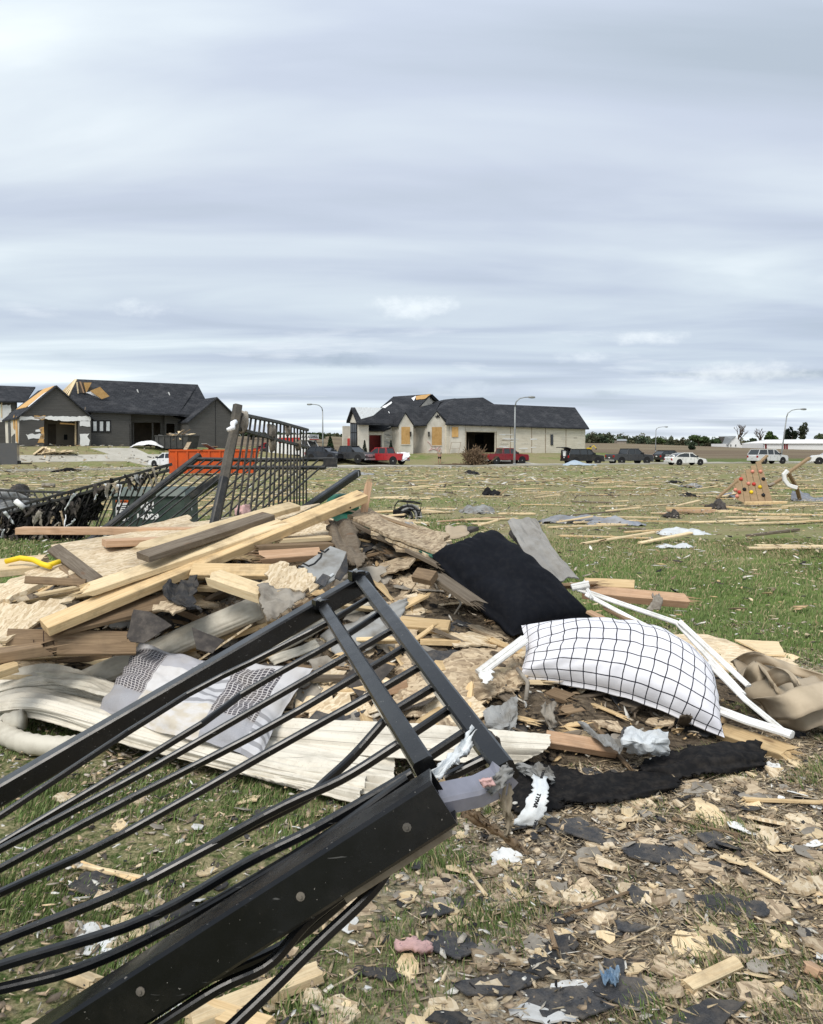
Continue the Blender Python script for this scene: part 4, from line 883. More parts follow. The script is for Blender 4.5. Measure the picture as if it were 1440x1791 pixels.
mb = MB(); mb.prism([sp_(625.5, 740) - U2 * .03, sp_(614, 739) - U2 * .03, sp_(614, 783) - U2 * .03, sp_(625.5, 785) - U2 * .03], -U2 * .06); wf = mb.build('window', MT['ink'], h2)
for xa, xb in ((614.6, 617.6), (618.2, 621.2), (621.8, 625)):
    for ya, yb in ((742, 756), (757.5, 781)):
        mb = MB(); mb.prism([sp_(xb, ya) - U2 * .1, sp_(xa, ya) - U2 * .1, sp_(xa, yb) - U2 * .1, sp_(xb, yb) - U2 * .1], -U2 * .02); o = mb.build('pane', MT['glass'], h2); o.parent = wf
K.wall('wall_band', TP, [(627.6, 738), (645, 740), (645, 743), (627.6, 742)], 'ink', .05, d=-.06)
ta = sp_(619.5, 712.5) - U2 * .4; tl = sp_(628, 739.5) - U2 * .4 - V2 * .3; tb_ = sp_(611, 736.5) - U2 * .4
K.slab('roof', [ta, ta + U2 * 5, tl + U2 * 5, tl], th=.25); K.slab('roof', [ta + Vector((0, 0, .004)), tb_, tb_ + U2 * 5, ta + U2 * 5], th=.25)
q_ = [lerp(ta, tl, .03) + U2 * .5, lerp(ta, tl, .03) + U2 * 4.3, lerp(ta, tl, .55) + U2 * 2.6, lerp(ta, tl, .8) + U2 * .7]
K.slab('roof_underlay', [p + Vector((0, 0, .1)) for p in q_], 'wrap', .04, 'grey white underlay where shingles were stripped')
K.wall('wall', GP, [(600, 803), (600, 745), (1010, 750), (1010, 803)], 'stucco', .2, d=12.5)
# pink spray-paint scrawl beside the entry bay
for pp in ([(748, 772), (752, 776), (756, 782), (753, 786)], [(760, 780), (764, 786), (768, 780), (772, 787)], [(750, 788), (758, 785), (770, 789)], [(765, 790), (767, 783)]):
    mb = MB(); mb.tube(K.pts(BP - V2 * .03, pp), .05, 5); mb.build('spray_mark', MT['pink'], h2)
mb = MB()
for pp in ([(765, 725), (769, 731)], [(762, 729), (767, 727)], [(764, 731), (769, 726)]): mb.tube(K.pts(BP - V2 * .04, pp), .07, 5)
mb.build('gable_scar', MT['ink'], h2)

# ---- far farm
far = empty('farmhouse', G(1285, 783), 'small white farmhouse with grey gambrel roof among far trees', 'house')
J = House(far, (0.97, 0.24, 0), None); b0 = at(1290, 775, 262)
J.wall('wall', b0, [(1274, 790), (1274, 777), (1281, 767), (1287, 763.5), (1294, 771), (1296, 778), (1308, 778), (1308, 790)], 'white')
J.slab('roof', [ph(1269, 763, b0 + J.V * 5, J.V), ph(1287, 763, b0 - J.V * .3, J.V), ph(1280, 768, b0 - J.V * .4, J.V), ph(1273, 778, b0 - J.V * .4, J.V), ph(1264, 776, b0 + J.V * 5, J.V)], 'steel', .2)
J.slab('roof', [ph(1287, 762.5, b0, J.V), ph(1287, 762.5, b0, J.V) + J.V * 9, ph(1297, 778, b0, J.V) + J.V * 9, ph(1297, 778, b0, J.V)], 'steel', .2)
for x in (1277.5, 1286): J.window(b0, x, x + 2.2, 777, 781, 'white', 'glass', 0, .05)
mb = MB(); mb.prism([ph(1274, 790, b0, J.V), ph(1274, 776, b0, J.V), ph(1274, 776, b0, J.V) + J.V * 9, ph(1274, 790, b0, J.V) + J.V * 9], J.U * .2); mb.build('wall', MT['white'], far)
bn = empty('barn', G(1390, 785), 'long low white barn with two dark red doors beyond the field', 'barn')
Q = House(bn, (0.99, 0.12, 0), None); b1 = at(1390, 778, 240)
Q.wall('wall', b1, [(1336, 795), (1336, 774.5), (1500, 774.5), (1500, 795)], 'white'); rb = ph(1340, 769, b1 + Q.V * 6, Q.V); rb2 = ph(1500, 768, b1 + Q.V * 6, Q.V); rc = ph(1335.5, 775, b1 - Q.V * .4, Q.V); rc2 = ph(1500, 775, b1 - Q.V * .4, Q.V)
Q.slab('roof', [rb, rb2, rc2, rc], 'white', .15); Q.slab('roof', [rb + Vector((0, 0, .01)), rc + Q.V * 12, rc2 + Q.V * 12, rb2 + Vector((0, 0, .01))], 'white', .15)
for x in (1338.5, 1371.5, 1375.5):
    Q.wall('door', b1, [(x, 776.5), (x + 3.2, 776.5), (x + 3.2, 786), (x, 786)], 'doorred', .05, d=-.06)
mb = MB(); mb.prism([ph(1336, 795, b1, Q.V), ph(1336, 775, b1, Q.V), rb - Vector((0, 0, .2)), ph(1336, 775, b1, Q.V) + Q.V * 12, ph(1336, 795, b1, Q.V) + Q.V * 12], Q.U * .2); mb.build('wall', MT['white'], bn)
sh = empty('shed', G(1100, 777), 'tiny pale shed at the edge of the far woods', 'shed')
S_ = House(sh, (1, .1, 0), None); b2 = at(1088, 772, 330); S_.wall('wall', b2, [(1080, 780), (1080, 770.5), (1096, 770.5), (1096, 780)], 'drywall', 4.0); S_.slab('roof', [ph(1079, 770.5, b2 - S_.V * .3, S_.V), ph(1097, 770.5, b2 - S_.V * .3, S_.V), ph(1096, 768, b2 + S_.V * 4.3, S_.V), ph(1080, 768, b2 + S_.V * 4.3, S_.V)], 'steel', .2)

# ================================================================== STREET LAMPS
def lamp(px, ytop, base, d, armpx, label, lean=0.0):
    b = Vector((at(px, 785, d).x, d, 0)); b.z = float(gz(b.x, b.y)) - .05; top = at(px, ytop, d); hgt = top.z - b.z; arm = armpx * d / F
    r = empty('street_lamp', b, label, 'street lamp', 'street lamps along the road'); ln = Vector((lean * hgt, 0, 0))
    P = [b + ln * t + Vector((0, 0, hgt * .86 * t)) for t in (0, .3, .6, 1.0)]; mb = MB(); mb.tube(P, [.12, .11, .095, .08], 8); mb.build('pole', MT['steel'], r, True)
    e_ = P[-1]; A = [e_, e_ + ln * .06 + Vector((arm * .06, 0, hgt * .07)), e_ + ln * .1 + Vector((arm * .28, 0, hgt * .12)), e_ + ln * .1 + Vector((arm * .6, 0, hgt * .138)), e_ + ln * .1 + Vector((arm * .85, 0, hgt * .14))]
    mb = MB(); mb.tube(A, [.08, .07, .06, .055, .05], 8); mb.build('arm', MT['steel'], r, True)
    mb = MB(); mb.lathe(A[-1] - Vector((math.copysign(.1, arm), 0, 0)), (math.copysign(1, arm), 0, -.02), [(0, .05), (.1, .11), (.45, .15), (.75, .12), (.85, .03)], 8); mb.build('lamp_head', MT['steel'], r, True)
    mb = MB(); mb.lathe(b, (0, 0, 1), [(0, .2), (.25, .2), (.3, .13)], 10); mb.build('base', MT['steel'], r)
lamp(565, 707, 790, 125, -22, 'grey street lamp behind the moving truck, left of the pale house'); lamp(900.5, 694.5, 805, 96, 28, 'tall grey street lamp standing in front of the pale house garage')
lamp(1147, 746.5, 800, 190, 18, 'small far street lamp behind the parked cars right of the pale house'); lamp(1366, 715.5, 800, 112, 28, 'grey street lamp leaning beside the white sport utility vehicle', lean=.09)

# ================================================================== TREES
def leaf_mesh(name, cen, size, cols, parent, seed, flat=0.0):
    r = np.random.default_rng(seed); n = len(cen); a = r.normal(size=(n, 3)); a /= np.linalg.norm(a, axis=1, keepdims=True); b = r.normal(size=(n, 3)); b -= a * (a * b).sum(1, keepdims=True); b /= np.linalg.norm(b, axis=1, keepdims=True)
    s = size * r.uniform(.6, 1.3, (n, 1)); V = np.stack([cen - a * s, cen + b * s * .6, cen + a * s, cen - b * s * .6], 1).reshape(-1, 3)
    o = raw_mesh(name, V, np.arange(4 * n), np.arange(n) * 4, np.repeat(cols, 4, 0), MT['leaf'])
    if parent is not None: o.parent = parent; o.matrix_parent_inverse = Matrix.Translation(parent.location).inverted()
    return o
def crown_pts(c, rx, ry, rz, n, r, lobes=9):
    L_ = r.normal(size=(lobes, 3)); L_ /= np.linalg.norm(L_, axis=1, keepdims=True); L_ *= r.uniform(.35, .75, (lobes, 1)); L_ *= np.array([rx, ry, rz]); k = r.integers(0, lobes, n)
    d = r.normal(size=(n, 3)); d /= np.linalg.norm(d, axis=1, keepdims=True); d *= (r.uniform(.15, 1, (n, 1)) ** .4) * np.array([rx, ry, rz]) * r.uniform(.34, .5, (lobes, 1))[k]
    return np.asarray(c) + L_[k] + d, k
def branches(mb, p, d, ln, rad, depth, r):
    q = p + d * ln; mb.tube([p, p + d * ln * .5 + Vector((r.uniform(-1, 1), r.uniform(-1, 1), 0)) * ln * .06, q], [rad, rad * .85, rad * .7], 5)
    if depth == 0: return
    for k in range(r.choice((2, 3, 3))):
        dd = (d + Vector((r.uniform(-1, 1), r.uniform(-1, 1), r.uniform(-.15, .6))) * .75).normalized(); branches(mb, p + d * ln * r.uniform(.6, 1), dd, ln * r.uniform(.58, .8), max(rad * .6, .045), depth - 1, r)
def tree(px, ytop, d, wpx, col, label, name='tree', n=1500, bare=False, cone=False, group='trees beyond the field', trunkf=.35, leaf=.35):
    b = Vector((at(px, 785, d).x, d, 0)); b.z = float(gz(b.x, b.y)); top = at(px, ytop, d).z; h = top - b.z; wd = wpx * d / F
    root = empty(name, b, label, 'tree', group); r = random.Random(int(px * 7)); rn = np.random.default_rng(int(px))
    mb = MB()
    if bare:
        mb.tube([b - Vector((0, 0, .3)), b + Vector((0, 0, h * .3))], [.35, .28], 7)
        for k in range(5): branches(mb, b + Vector((0, 0, h * (.18 + .05 * k))), Vector((r.uniform(-.8, .8), r.uniform(-.8, .8), 1.1)).normalized(), h * .3, .2, 3, r)
        mb.build('trunk', MT['bark'], root); return
    mb.tube([b - Vector((0, 0, .3)), b + Vector((0, 0, h * .5)), b + Vector((0, 0, h * .8))], [.3, .22, .1], 7)
    for k in range(4): a = k * 1.7; mb.tube([b + Vector((0, 0, h * .35)), b + Vector((math.cos(a) * wd * .3, math.sin(a) * wd * .3, h * .65))], [.14, .06], 5)
    mb.build('trunk', MT['bark'], root)
    if cone:
        t = rn.uniform(0, 1, n) ** .7; a = rn.uniform(0, 6.28, n); rr = wd / 2 * t * np.sqrt(rn.uniform(.3, 1, n)); cen = np.stack([b.x + np.cos(a) * rr, b.y + np.sin(a) * rr, b.z + h * (1 - t * .95)], 1); k = (t * 8).astype(int)
    else: cen, k = crown_pts((b.x, b.y, b.z + h * (trunkf + (1 - trunkf) * .5)), wd / 2, wd / 2, h * (1 - trunkf) * .55, n, rn)
    tone = rn.uniform(.6, 1.35, 40)[k % 40][:, None] * rn.uniform(.75, 1.25, (n, 1)); leaf_mesh('crown', cen, leaf, np.array(col) * tone, root, int(px))
tree(578, 764, 150, 13, (.025, .045, .02), 'dark cone shaped evergreen left of the pale house', n=1300, cone=True, leaf=.25)
tree(552, 756, 190, 40, (.05, .075, .03), 'dark leafy tree behind the moving truck', n=2200); tree(500, 757, 210, 60, (.045, .07, .032), 'wide dark tree behind the upright black fence panel', n=2500); tree(440, 755, 210, 60, (.04, .065, .03), 'dark tree behind the top of the muddy fence post', n=2200)
tree(1152, 766, 300, 24, (.06, .09, .03), 'pale green bushy tree behind the small far street lamp', n=1400); tree(1222, 759, 290, 40, (.055, .085, .032), 'broad round green tree right of the far street lamp', n=2400, trunkf=.2)
tree(1256, 766, 280, 24, (.032, .055, .022), 'compact dark green tree left of the white farmhouse', n=1600, trunkf=.15); tree(1291, 741, 265, 22, None, 'tall bare tree behind the white farmhouse', bare=True); tree(1329, 750, 270, 18, None, 'smaller bare tree between farmhouse and barn', bare=True)
tree(1347, 752, 270, 30, (.06, .095, .03), 'fresh green tree behind the left end of the white barn', n=1900, trunkf=.2); tree(1315, 766, 262, 22, (.035, .055, .025), 'low dark tree right of the white farmhouse', n=1300, trunkf=.15)
tree(1382, 748, 280, 22, (.018, .03, .017), 'near black evergreen behind the white barn roof', n=1900, trunkf=.1); tree(1403, 739, 290, 24, (.05, .06, .03), 'tall thin leafed tree above the white barn', n=900, trunkf=.3); tree(1432, 760, 300, 26, (.055, .075, .03), 'half bare tree over the right end of the barn', n=700)
tree(1210, 777, 200, 13, (.02, .032, .015), 'low round dark shrub in the brown field', 'shrub', n=700, trunkf=0.0, leaf=.25)
rn = np.random.default_rng(11); cs, cc = [], []
for (x0, x1, d, yt, n) in ((1020, 1085, 380, 757, 26), (1085, 1140, 400, 762, 24), (1105, 1260, 420, 765, 60), (1260, 1480, 430, 770, 60), (480, 640, 330, 762, 60), (560, 640, 420, 759, 30), (380, 520, 350, 758, 50), (1010, 1070, 330, 762, 20)):
    for _ in range(n):
        px = rn.uniform(x0, x1); dd = d + rn.uniform(-25, 25); zt = at(px, yt + rn.uniform(-3, 7), dd).z; zb = float(gz(at(px, 785, dd).x, dd)); hh = max(zt - zb, 2.0); c_, k = crown_pts((at(px, 785, dd).x, dd, zb + hh * .5), hh * .5, hh * .5, hh * .55, 170, rn, 6)
        cs.append(c_); cc.append(np.array((.055, .078, .045)) * rn.uniform(.6, 1.6) * rn.uniform(.7, 1.3, 6)[k][:, None] * np.array((rn.uniform(.9, 1.5), 1, 1)))
o = leaf_mesh('far_woods', np.concatenate(cs), .55, np.concatenate(cc), None, 5); tag(o, 'dark line of far woods along the horizon', 'woods', None, 'stuff')
# ================================================================== VEHICLES
I4 = Matrix.Identity(4)
def bl(mb, name, mat, parent, smooth=False): return mesh(name, mb.V, mb.F, mat, parent, smooth, I4)
def side_solid(mb, prof, hw, inset=0.07, taper=None):
    """side profile (x,z) swept over the width with rounded shoulders; taper(z) scales the half width"""
    n = len(prof); cx = sum(p[0] for p in prof) / n; cz = sum(p[1] for p in prof) / n; tp = taper or (lambda z: 1.0); V = []
    for y, sc in ((-hw, .955), (-hw + inset, 1.0), (hw - inset, 1.0), (hw, .955)):
        for (x, z) in prof: V.append((cx + (x - cx) * (sc if abs(x - cx) > .3 else 1), y * tp(z), cz + (z - cz) * (sc if z > cz else 1)))
    Fc = [tuple(range(n)), tuple(3 * n + i for i in range(n - 1, -1, -1))]
    for k in range(3):
        for i in range(n): j = (i + 1) % n; Fc.append((k * n + i, k * n + n + i, k * n + n + j, k * n + j))
    return mb.add(V, Fc)
SPEC = dict(
    sedan=dict(L=4.6, W=1.8, r=.33, ax=(1.42, -1.33), body=[(2.3, .3), (2.3, .62), (2.1, .74), (1.15, .92), (-1.35, .98), (-2.15, 1.0), (-2.3, .85), (-2.3, .32)], cab=[(1.2, .9), (.45, 1.4), (-.55, 1.44), (-1.25, 1.3), (-1.75, .98)]),
    suv=dict(L=4.9, W=1.95, r=.39, ax=(1.52, -1.42), body=[(2.45, .38), (2.45, .85), (2.3, 1.05), (1.2, 1.16), (-2.35, 1.2), (-2.45, 1.0), (-2.45, .42)], cab=[(1.25, 1.14), (.55, 1.72), (.2, 1.8), (-2.0, 1.8), (-2.4, 1.18)]),
    hatch=dict(L=4.3, W=1.85, r=.36, ax=(1.35, -1.25), body=[(2.15, .34), (2.15, .8), (1.95, .95), (1.05, 1.08), (-2.05, 1.12), (-2.15, .9), (-2.15, .36)], cab=[(1.1, 1.06), (.3, 1.55), (-.2, 1.62), (-1.4, 1.58), (-2.05, 1.1)]),
    pickup=dict(L=5.7, W=2.0, r=.42, ax=(1.85, -1.75), body=[(2.85, .45), (2.85, .95), (2.72, 1.16), (1.35, 1.25), (-2.78, 1.26), (-2.85, 1.1), (-2.85, .52)], cab=[(1.45, 1.22), (.75, 1.82), (.4, 1.9), (-.75, 1.88), (-.95, 1.24)]))
def wheel(root, x, y, r_, sg):
    mb = MB(); mb.lathe((x, y - .11 * sg, r_), (0, sg, 0), [(0, r_ * .62), (0, r_ * .9), (.03, r_), (.19, r_), (.23, r_ * .92), (.23, r_ * .62)], 20); w_ = bl(mb, 'wheel', MT['rubber'], root)
    mb = MB(); mb.lathe((x, y + .1 * sg, r_), (0, sg, 0), [(0, r_ * .6), (.02, r_ * .6), (.025, r_ * .5), (.0, r_ * .2), (.03, r_ * .16)], 16); o = bl(mb, 'rim', MT['chrome'], w_)
def vehicle(kind, loc, yaw, col, label, cat, group=None, wheelmat=None, hood_col=None):
    s = SPEC[kind]; L_, W, r_ = s['L'], s['W'], s['r']; pm = paint(col)
    names = dict(sedan='parked_car', hatch='parked_car', suv='parked_car', pickup='pickup_truck')
    root = empty(names[kind], loc, label, cat, group, yaw)
    mb = MB(); side_solid(mb, s['body'], W / 2); bl(mb, 'body', pm, root)
    zb = min(p[1] for p in s['cab']); zt = max(p[1] for p in s['cab']); tp = lambda z: 1 - .16 * max(0, (z - zb)) / (zt - zb)
    mb = MB(); side_solid(mb, s['cab'], W / 2 - .06, .05, tp); bl(mb, 'window_glass', MT['glass'], root)
    cab = s['cab']; hwt = (W / 2 - .05)
    top = [p for p in cab if p[1] > zt - .13]; xs2 = sorted(p[0] for p in top)
    mb = MB(); mb.box(((xs2[0] + xs2[-1]) / 2, 0, zt), (xs2[-1] - xs2[0] + .12, 2 * hwt * .86, .07)); bl(mb, 'roof', pm, root)
    mb = MB()                                             # pillars and window frames
    for sg in (-1, 1):
        P = [Vector((x, sg * hwt * (tp(z)) + sg * .005, z)) for x, z in cab]
        for i in range(len(P) - 1): mb.bar([P[i], P[i + 1]], .07, .05, Vector((0, sg, 0)))
        xm = [.15, -.85] if kind in ('suv',) else ([.05] if kind == 'sedan' else [.2, -.7])
        for x in xm: mb.bar([Vector((x, sg * hwt, zb)), Vector((x, sg * hwt * .86, zt))], .09, .05, Vector((0, sg, 0)))
    bl(mb, 'pillar', pm, root)
    for x in s['ax']:
        for sg in (-1, 1):
            wheel(root, x, sg * (W / 2 - .12), r_, sg)
    for x in s['ax']:
        for sg in (-1, 1): mb = MB(); mb.lathe((x, sg * (W / 2 - .02), r_ * 1.08), (0, sg, 0), [(0, r_ * 1.2), (.026, r_ * 1.2)], 18); bl(mb, 'wheel_arch', MT['rubber'], root)
    zf = s['body'][1][1]; xf = L_ / 2
    for sg in (-1, 1):
        mb = MB(); mb.box((xf - .06, sg * W * .38, zf - .06), (.14, W * .2, .16)); bl(mb, 'headlight', MT['chrome'], root)
        mb = MB(); mb.box((-xf + .05, sg * W * .42, zb - .22), (.12, W * .13, .26)); bl(mb, 'taillight', MT['lamp_red'], root)
        mb = MB(); mb.box((cab[0][0] - .25, sg * (W / 2 + .1), zb + .14), (.12, .2, .16)); bl(mb, 'mirror', MT['rubber'], root)
        mb = MB()
        for x in (.15, -.95): mb.box((x, sg * (W / 2 + .005), zb - .16), (.16, .03, .03)); mb.box((x + .45, sg * (W / 2 - .004), zb - .35), (.02, .012, .5))
        bl(mb, 'door_handle', MT['rubber'], root)
    mb = MB(); mb.box((xf - .02, 0, zf - .12), (.1, W * .5, .3)); bl(mb, 'grille', MT['chrome'] if kind == 'pickup' else MT['rubber'], root)
    mb = MB(); mb.box((xf - .03, 0, .42), (.2, W * .92, .2)); bl(mb, 'bumper', MT['chrome'] if kind == 'pickup' else pm, root)
    mb = MB(); mb.box((-xf + .02, 0, .5), (.16, W * .92, .2)); bl(mb, 'bumper', MT['chrome'] if kind == 'pickup' else pm, root)
    mb = MB(); mb.box((-xf - .03, 0, .82), (.03, .3, .14)); bl(mb, 'licence_plate', MT['white'], root)
    if kind == 'pickup':
        mb = MB(); mb.box((-1.85, 0, 1.262), (1.65, W * .82, .02)); bl(mb, 'cargo_bed', MT['rubber'], root)
        mb = MB(); mb.box((0, -W / 2 - .04, .45), (1.9, .12, .06)); mb.box((0, W / 2 + .04, .45), (1.9, .12, .06)); bl(mb, 'side_step', MT['rubber'], root)
    return root
def onstreet(px, py, dz=0.0): 
    p = G(px, py); return p + Vector((0, 0, dz))
RK = 'vehicles parked along the damaged street'
vehicle('sedan', onstreet(300, 818), R(150), (.72, .73, .74), 'white car half hidden behind the orange dumpster', 'car', RK)
vehicle('hatch', onstreet(568, 806), R(-28), (.02, .024, .034), 'dark blue hatchback between the moving truck and the grey pickup', 'car', RK)
vehicle('pickup', onstreet(612, 809), R(-32), (.035, .037, .042), 'dark grey pickup with chrome nose beside the red pickup carrying a white sheet', 'pickup truck', RK)
rp = vehicle('pickup', onstreet(672, 812), R(152), (.36, .022, .028), 'red pickup with a white sheet hanging over its tailgate', 'pickup truck', RK)
vehicle('pickup', onstreet(884, 811), R(22), (.20, .012, .02), 'dark red pickup behind the brush heap in front of the garage', 'pickup truck', RK)
bs_ = vehicle('suv', onstreet(1019, 812), R(20), (.012, .012, .014), 'black sport utility vehicle with its rear hatch raised', 'car', RK)
vehicle('pickup', onstreet(1101, 812), R(20), (.045, .047, .052), 'charcoal crew cab pickup right of the black vehicle with raised hatch', 'pickup truck', RK)
vehicle('hatch', onstreet(1181, 809) + Vector((0, 2.5, 0)), R(22), (.02, .02, .022), 'black car just behind the white sedan with a tail spoiler', 'car', RK)
ws_ = vehicle('sedan', onstreet(1199, 813.5), R(14), (.76, .76, .75), 'white sedan with a tail spoiler parked beside the road', 'car', RK)
vehicle('suv', onstreet(1343, 811), R(20), (.62, .63, .64), 'white sport utility vehicle beside the leaning street lamp', 'car', RK)
vehicle('suv', onstreet(1456, 812), R(160), (.74, .74, .73), 'white vehicle cut off by the right edge of the photo', 'car', RK)
vehicle('hatch', onstreet(470, 800) + Vector((0, 6, 0)), R(160), (.03, .03, .033), 'dark car seen through the middle pickets of the upright fence panel', 'car', RK)
vehicle('hatch', onstreet(448, 799) + Vector((0, 9, 0)), R(150), (.30, .02, .03), 'red car seen through the left pickets of the upright fence panel', 'car', RK)
vehicle('sedan', onstreet(730, 800) + Vector((0, -1.5, 0)), R(15), (.02, .022, .024), 'low dark car in front of the stone wall, behind the red pickup', 'car', RK) if False else None
# open tail hatch and bucket of the black vehicle
mb = MB(); mb.bar([Vector((-2.0, 0, 1.84)), Vector((-2.6, 0, 2.02)), Vector((-3.15, 0, 1.98))], 1.6, .07); bl(mb, 'rear_hatch', paint((.012, .012, .014)), bs_)
mb = MB(); mb.box((-2.44, 0, 1.25), (.1, 1.5, .9)); bl(mb, 'cargo_opening', MT['ink'], bs_)
mb = MB(); mb.box((-2.15, 0, .98), (.1, 1.5, .06)); mb.bar([Vector((-2.05, -.6, 1.12)), Vector((-1.85, -.6, 1.36)), Vector((-1.85, .6, 1.36)), Vector((-2.05, .6, 1.12))], .05, .22); bl(mb, 'tailgate_trim', MT['rubber'], bs_)
mb = MB(); mb.bar([Vector((-1.95, -.72, 1.0)), Vector((-2.05, -.72, 1.2)), Vector((-2.05, .72, 1.2)), Vector((-1.95, .72, 1.0))], .3, .05); bl(mb, 'spoiler', paint((.76, .76, .75)), ws_)
bk = empty('bucket', bs_.location + Vector((-2.35, -1.15, .98)), 'white bucket standing in the open tail of the black vehicle', 'bucket')
mb = MB(); mb.lathe(bk.location, (0, 0, 1), [(0, .17), (.55, .22), (.58, .24), (.62, .24)], 14); mb.build('tub', MT['white'], bk); mb = MB(); mb.tube([bk.location + Vector((.23 * math.cos(a), 0, .5 + .2 * math.sin(a))) for a in np.linspace(0, 3.14, 9)], .012, 5); mb.build('handle', MT['steel'], bk)
b = G(1012, 814); surf('tarp', [[b + Vector((-1.6, .2, .05)), b + Vector((-.6, .4, .45)), b + Vector((.6, .3, .25)), b + Vector((1.6, .3, .05))], [b + Vector((-1.9, -.6, .04)), b + Vector((-.5, -.5, .55)), b + Vector((.7, -.6, .2)), b + Vector((2.0, -.6, .04))], [b + Vector((-1.4, -1.2, .03)), b + Vector((-.3, -1.2, .1)), b + Vector((.8, -1.2, .06)), b + Vector((1.7, -1.1, .03))]], 24, 14, .02, 'blue_tarp', 'crumpled pale blue tarp on the ground by the black vehicle', 'tarp', wr=.12, ws=5)
b = rp.location; q_ = [Vector((2.2, -1.6, 0)), Vector((3.4, -.4, 0))]
surf('sheet', [[b + Vector((1.5, -1.3, 1.32)), b + Vector((2.1, -1.5, 1.4)), b + Vector((2.9, -1.2, 1.35))], [b + Vector((1.6, -1.75, .95)), b + Vector((2.2, -2.0, .9)), b + Vector((3.0, -1.6, 1.0))], [b + Vector((1.9, -1.8, .6)), b + Vector((2.15, -2.05, .35)), b + Vector((2.6, -1.8, .65))]], 16, 12, .02, 'white_cloth', 'white cloth sheet draped over the tail of the red pickup', 'sheet', wr=.1, ws=5, jag=.06, smooth=False)
# moving truck with box body
tl_ = onstreet(522, 806) + Vector((0, 3.0, 0)); tk = empty('moving_truck', tl_, 'white moving truck with red band and box over the cab', 'truck', RK, R(-24))
mb = MB(); mb.box((-1.7, 0, 1.85), (4.3, 2.2, 2.3)); mb.box((1.05, 0, 2.7), (1.25, 2.16, .62)); bl(mb, 'cargo_box', MT['white'], tk)
mb = MB(); mb.box((-1.0, -1.106, 2.35), (2.9, .02, .62)); mb.box((1.68, 0, 2.45), (.02, 2.1, .1)); bl(mb, 'band', paint((.5, .03, .02)), tk)
mb = MB(); side_solid(mb, [(2.9, .45), (2.9, 1.0), (2.7, 1.2), (1.75, 1.35), (.4, 1.35), (.4, .45)], 1.0); bl(mb, 'cab', MT['white'], tk)
mb = MB(); side_solid(mb, [(1.8, 1.34), (1.25, 2.2), (.45, 2.3), (.45, 1.34)], .95, .05); bl(mb, 'window_glass', MT['glass'], tk)
mb = MB(); mb.box((.85, 0, 2.3), (1.0, 1.8, .08)); bl(mb, 'cab_roof', MT['white'], tk)
mb = MB()
for sg in (-1, 1): mb.bar([Vector((1.85, sg * .97, 1.33)), Vector((1.28, sg * .93, 2.25))], .09, .06); mb.bar([Vector((.5, sg * .97, 1.33)), Vector((.5, sg * .93, 2.25))], .14, .06)
bl(mb, 'pillar', MT['white'], tk)
for x in (2.0, -2.4):
    for sg in (-1, 1): wheel(tk, x, sg * .92, .4, sg)
for sg in (-1, 1):
    mb = MB(); mb.box((2.86, sg * .72, .95), (.14, .36, .2)); bl(mb, 'headlight', MT['chrome'], tk)
    mb = MB(); mb.box((1.7, sg * 1.22, 1.5), (.1, .22, .4)); bl(mb, 'mirror', MT['rubber'], tk)
mb = MB(); mb.box((2.9, 0, .9), (.1, .9, .3)); bl(mb, 'grille', MT['rubber'], tk); mb = MB(); mb.box((2.92, 0, .52), (.2, 1.95, .22)); bl(mb, 'bumper', MT['chrome'], tk)
for (s_, mw, sz) in (('U-HAUL', wall_matrix(Vector((1.05, -1.09, 2.72)), (1, 0, 0)), .42), ('U-HAUL', wall_matrix(Vector((1.69, 0, 2.74)), (0, 1, 0)), .46)):
    o = text_mesh('lettering', s_, sz, MT['ink'], tk, mw, .012); o.matrix_parent_inverse = I4
# red upright cabinet, grey trailer, dumpsters
b = onstreet(606, 796) + Vector((0, 10, 0)); pt = empty('portable_toilet', b, 'red portable toilet behind the grey pickup', 'portable toilet')
mb = MB(); mb.box(b + Vector((0, 0, 1.05)), (1.2, 1.2, 2.1)); mb.build('cabin', paint((.45, .03, .02)), pt); mb = MB(); mb.box(b + Vector((0, -.62, 1.0)), (.8, .04, 1.7)); mb.build('door', paint((.35, .025, .02)), pt); mb = MB(); mb.lathe(b + Vector((0, 0, 2.1)), (0, 0, 1), [(0, .75), (.12, .7), (.25, .3)], 4); mb.build('roof', MT['drywall'], pt)
b = at(2, 800, 74); b.z = float(gz(b.x, b.y)); tr_ = empty('trailer', b, 'grey box trailer at the left photo edge below the garage wing', 'trailer', None, R(20))
mb = MB(); mb.box((-1.2, 0, 1.5), (5.2, 2.1, 1.9)); bl(mb, 'box', paint((.09, .09, .092)), tr_)
for x in (-.6, -1.5):
    for sg in (-1, 1): wheel(tr_, x, sg * 1.12, .36, sg)
mb = MB(); mb.box((1.42, 0, .72), (.2, 2.0, .3)); mb.box((1.9, 0, .6), (1.2, .1, .1)); bl(mb, 'drawbar', MT['rubber'], tr_); mb = MB()
for sg in (-1, 1): mb.box((-1.05, sg * 1.14, .82), (2.0, .34, .05))
bl(mb, 'mudguard', MT['rubber'], tr_)
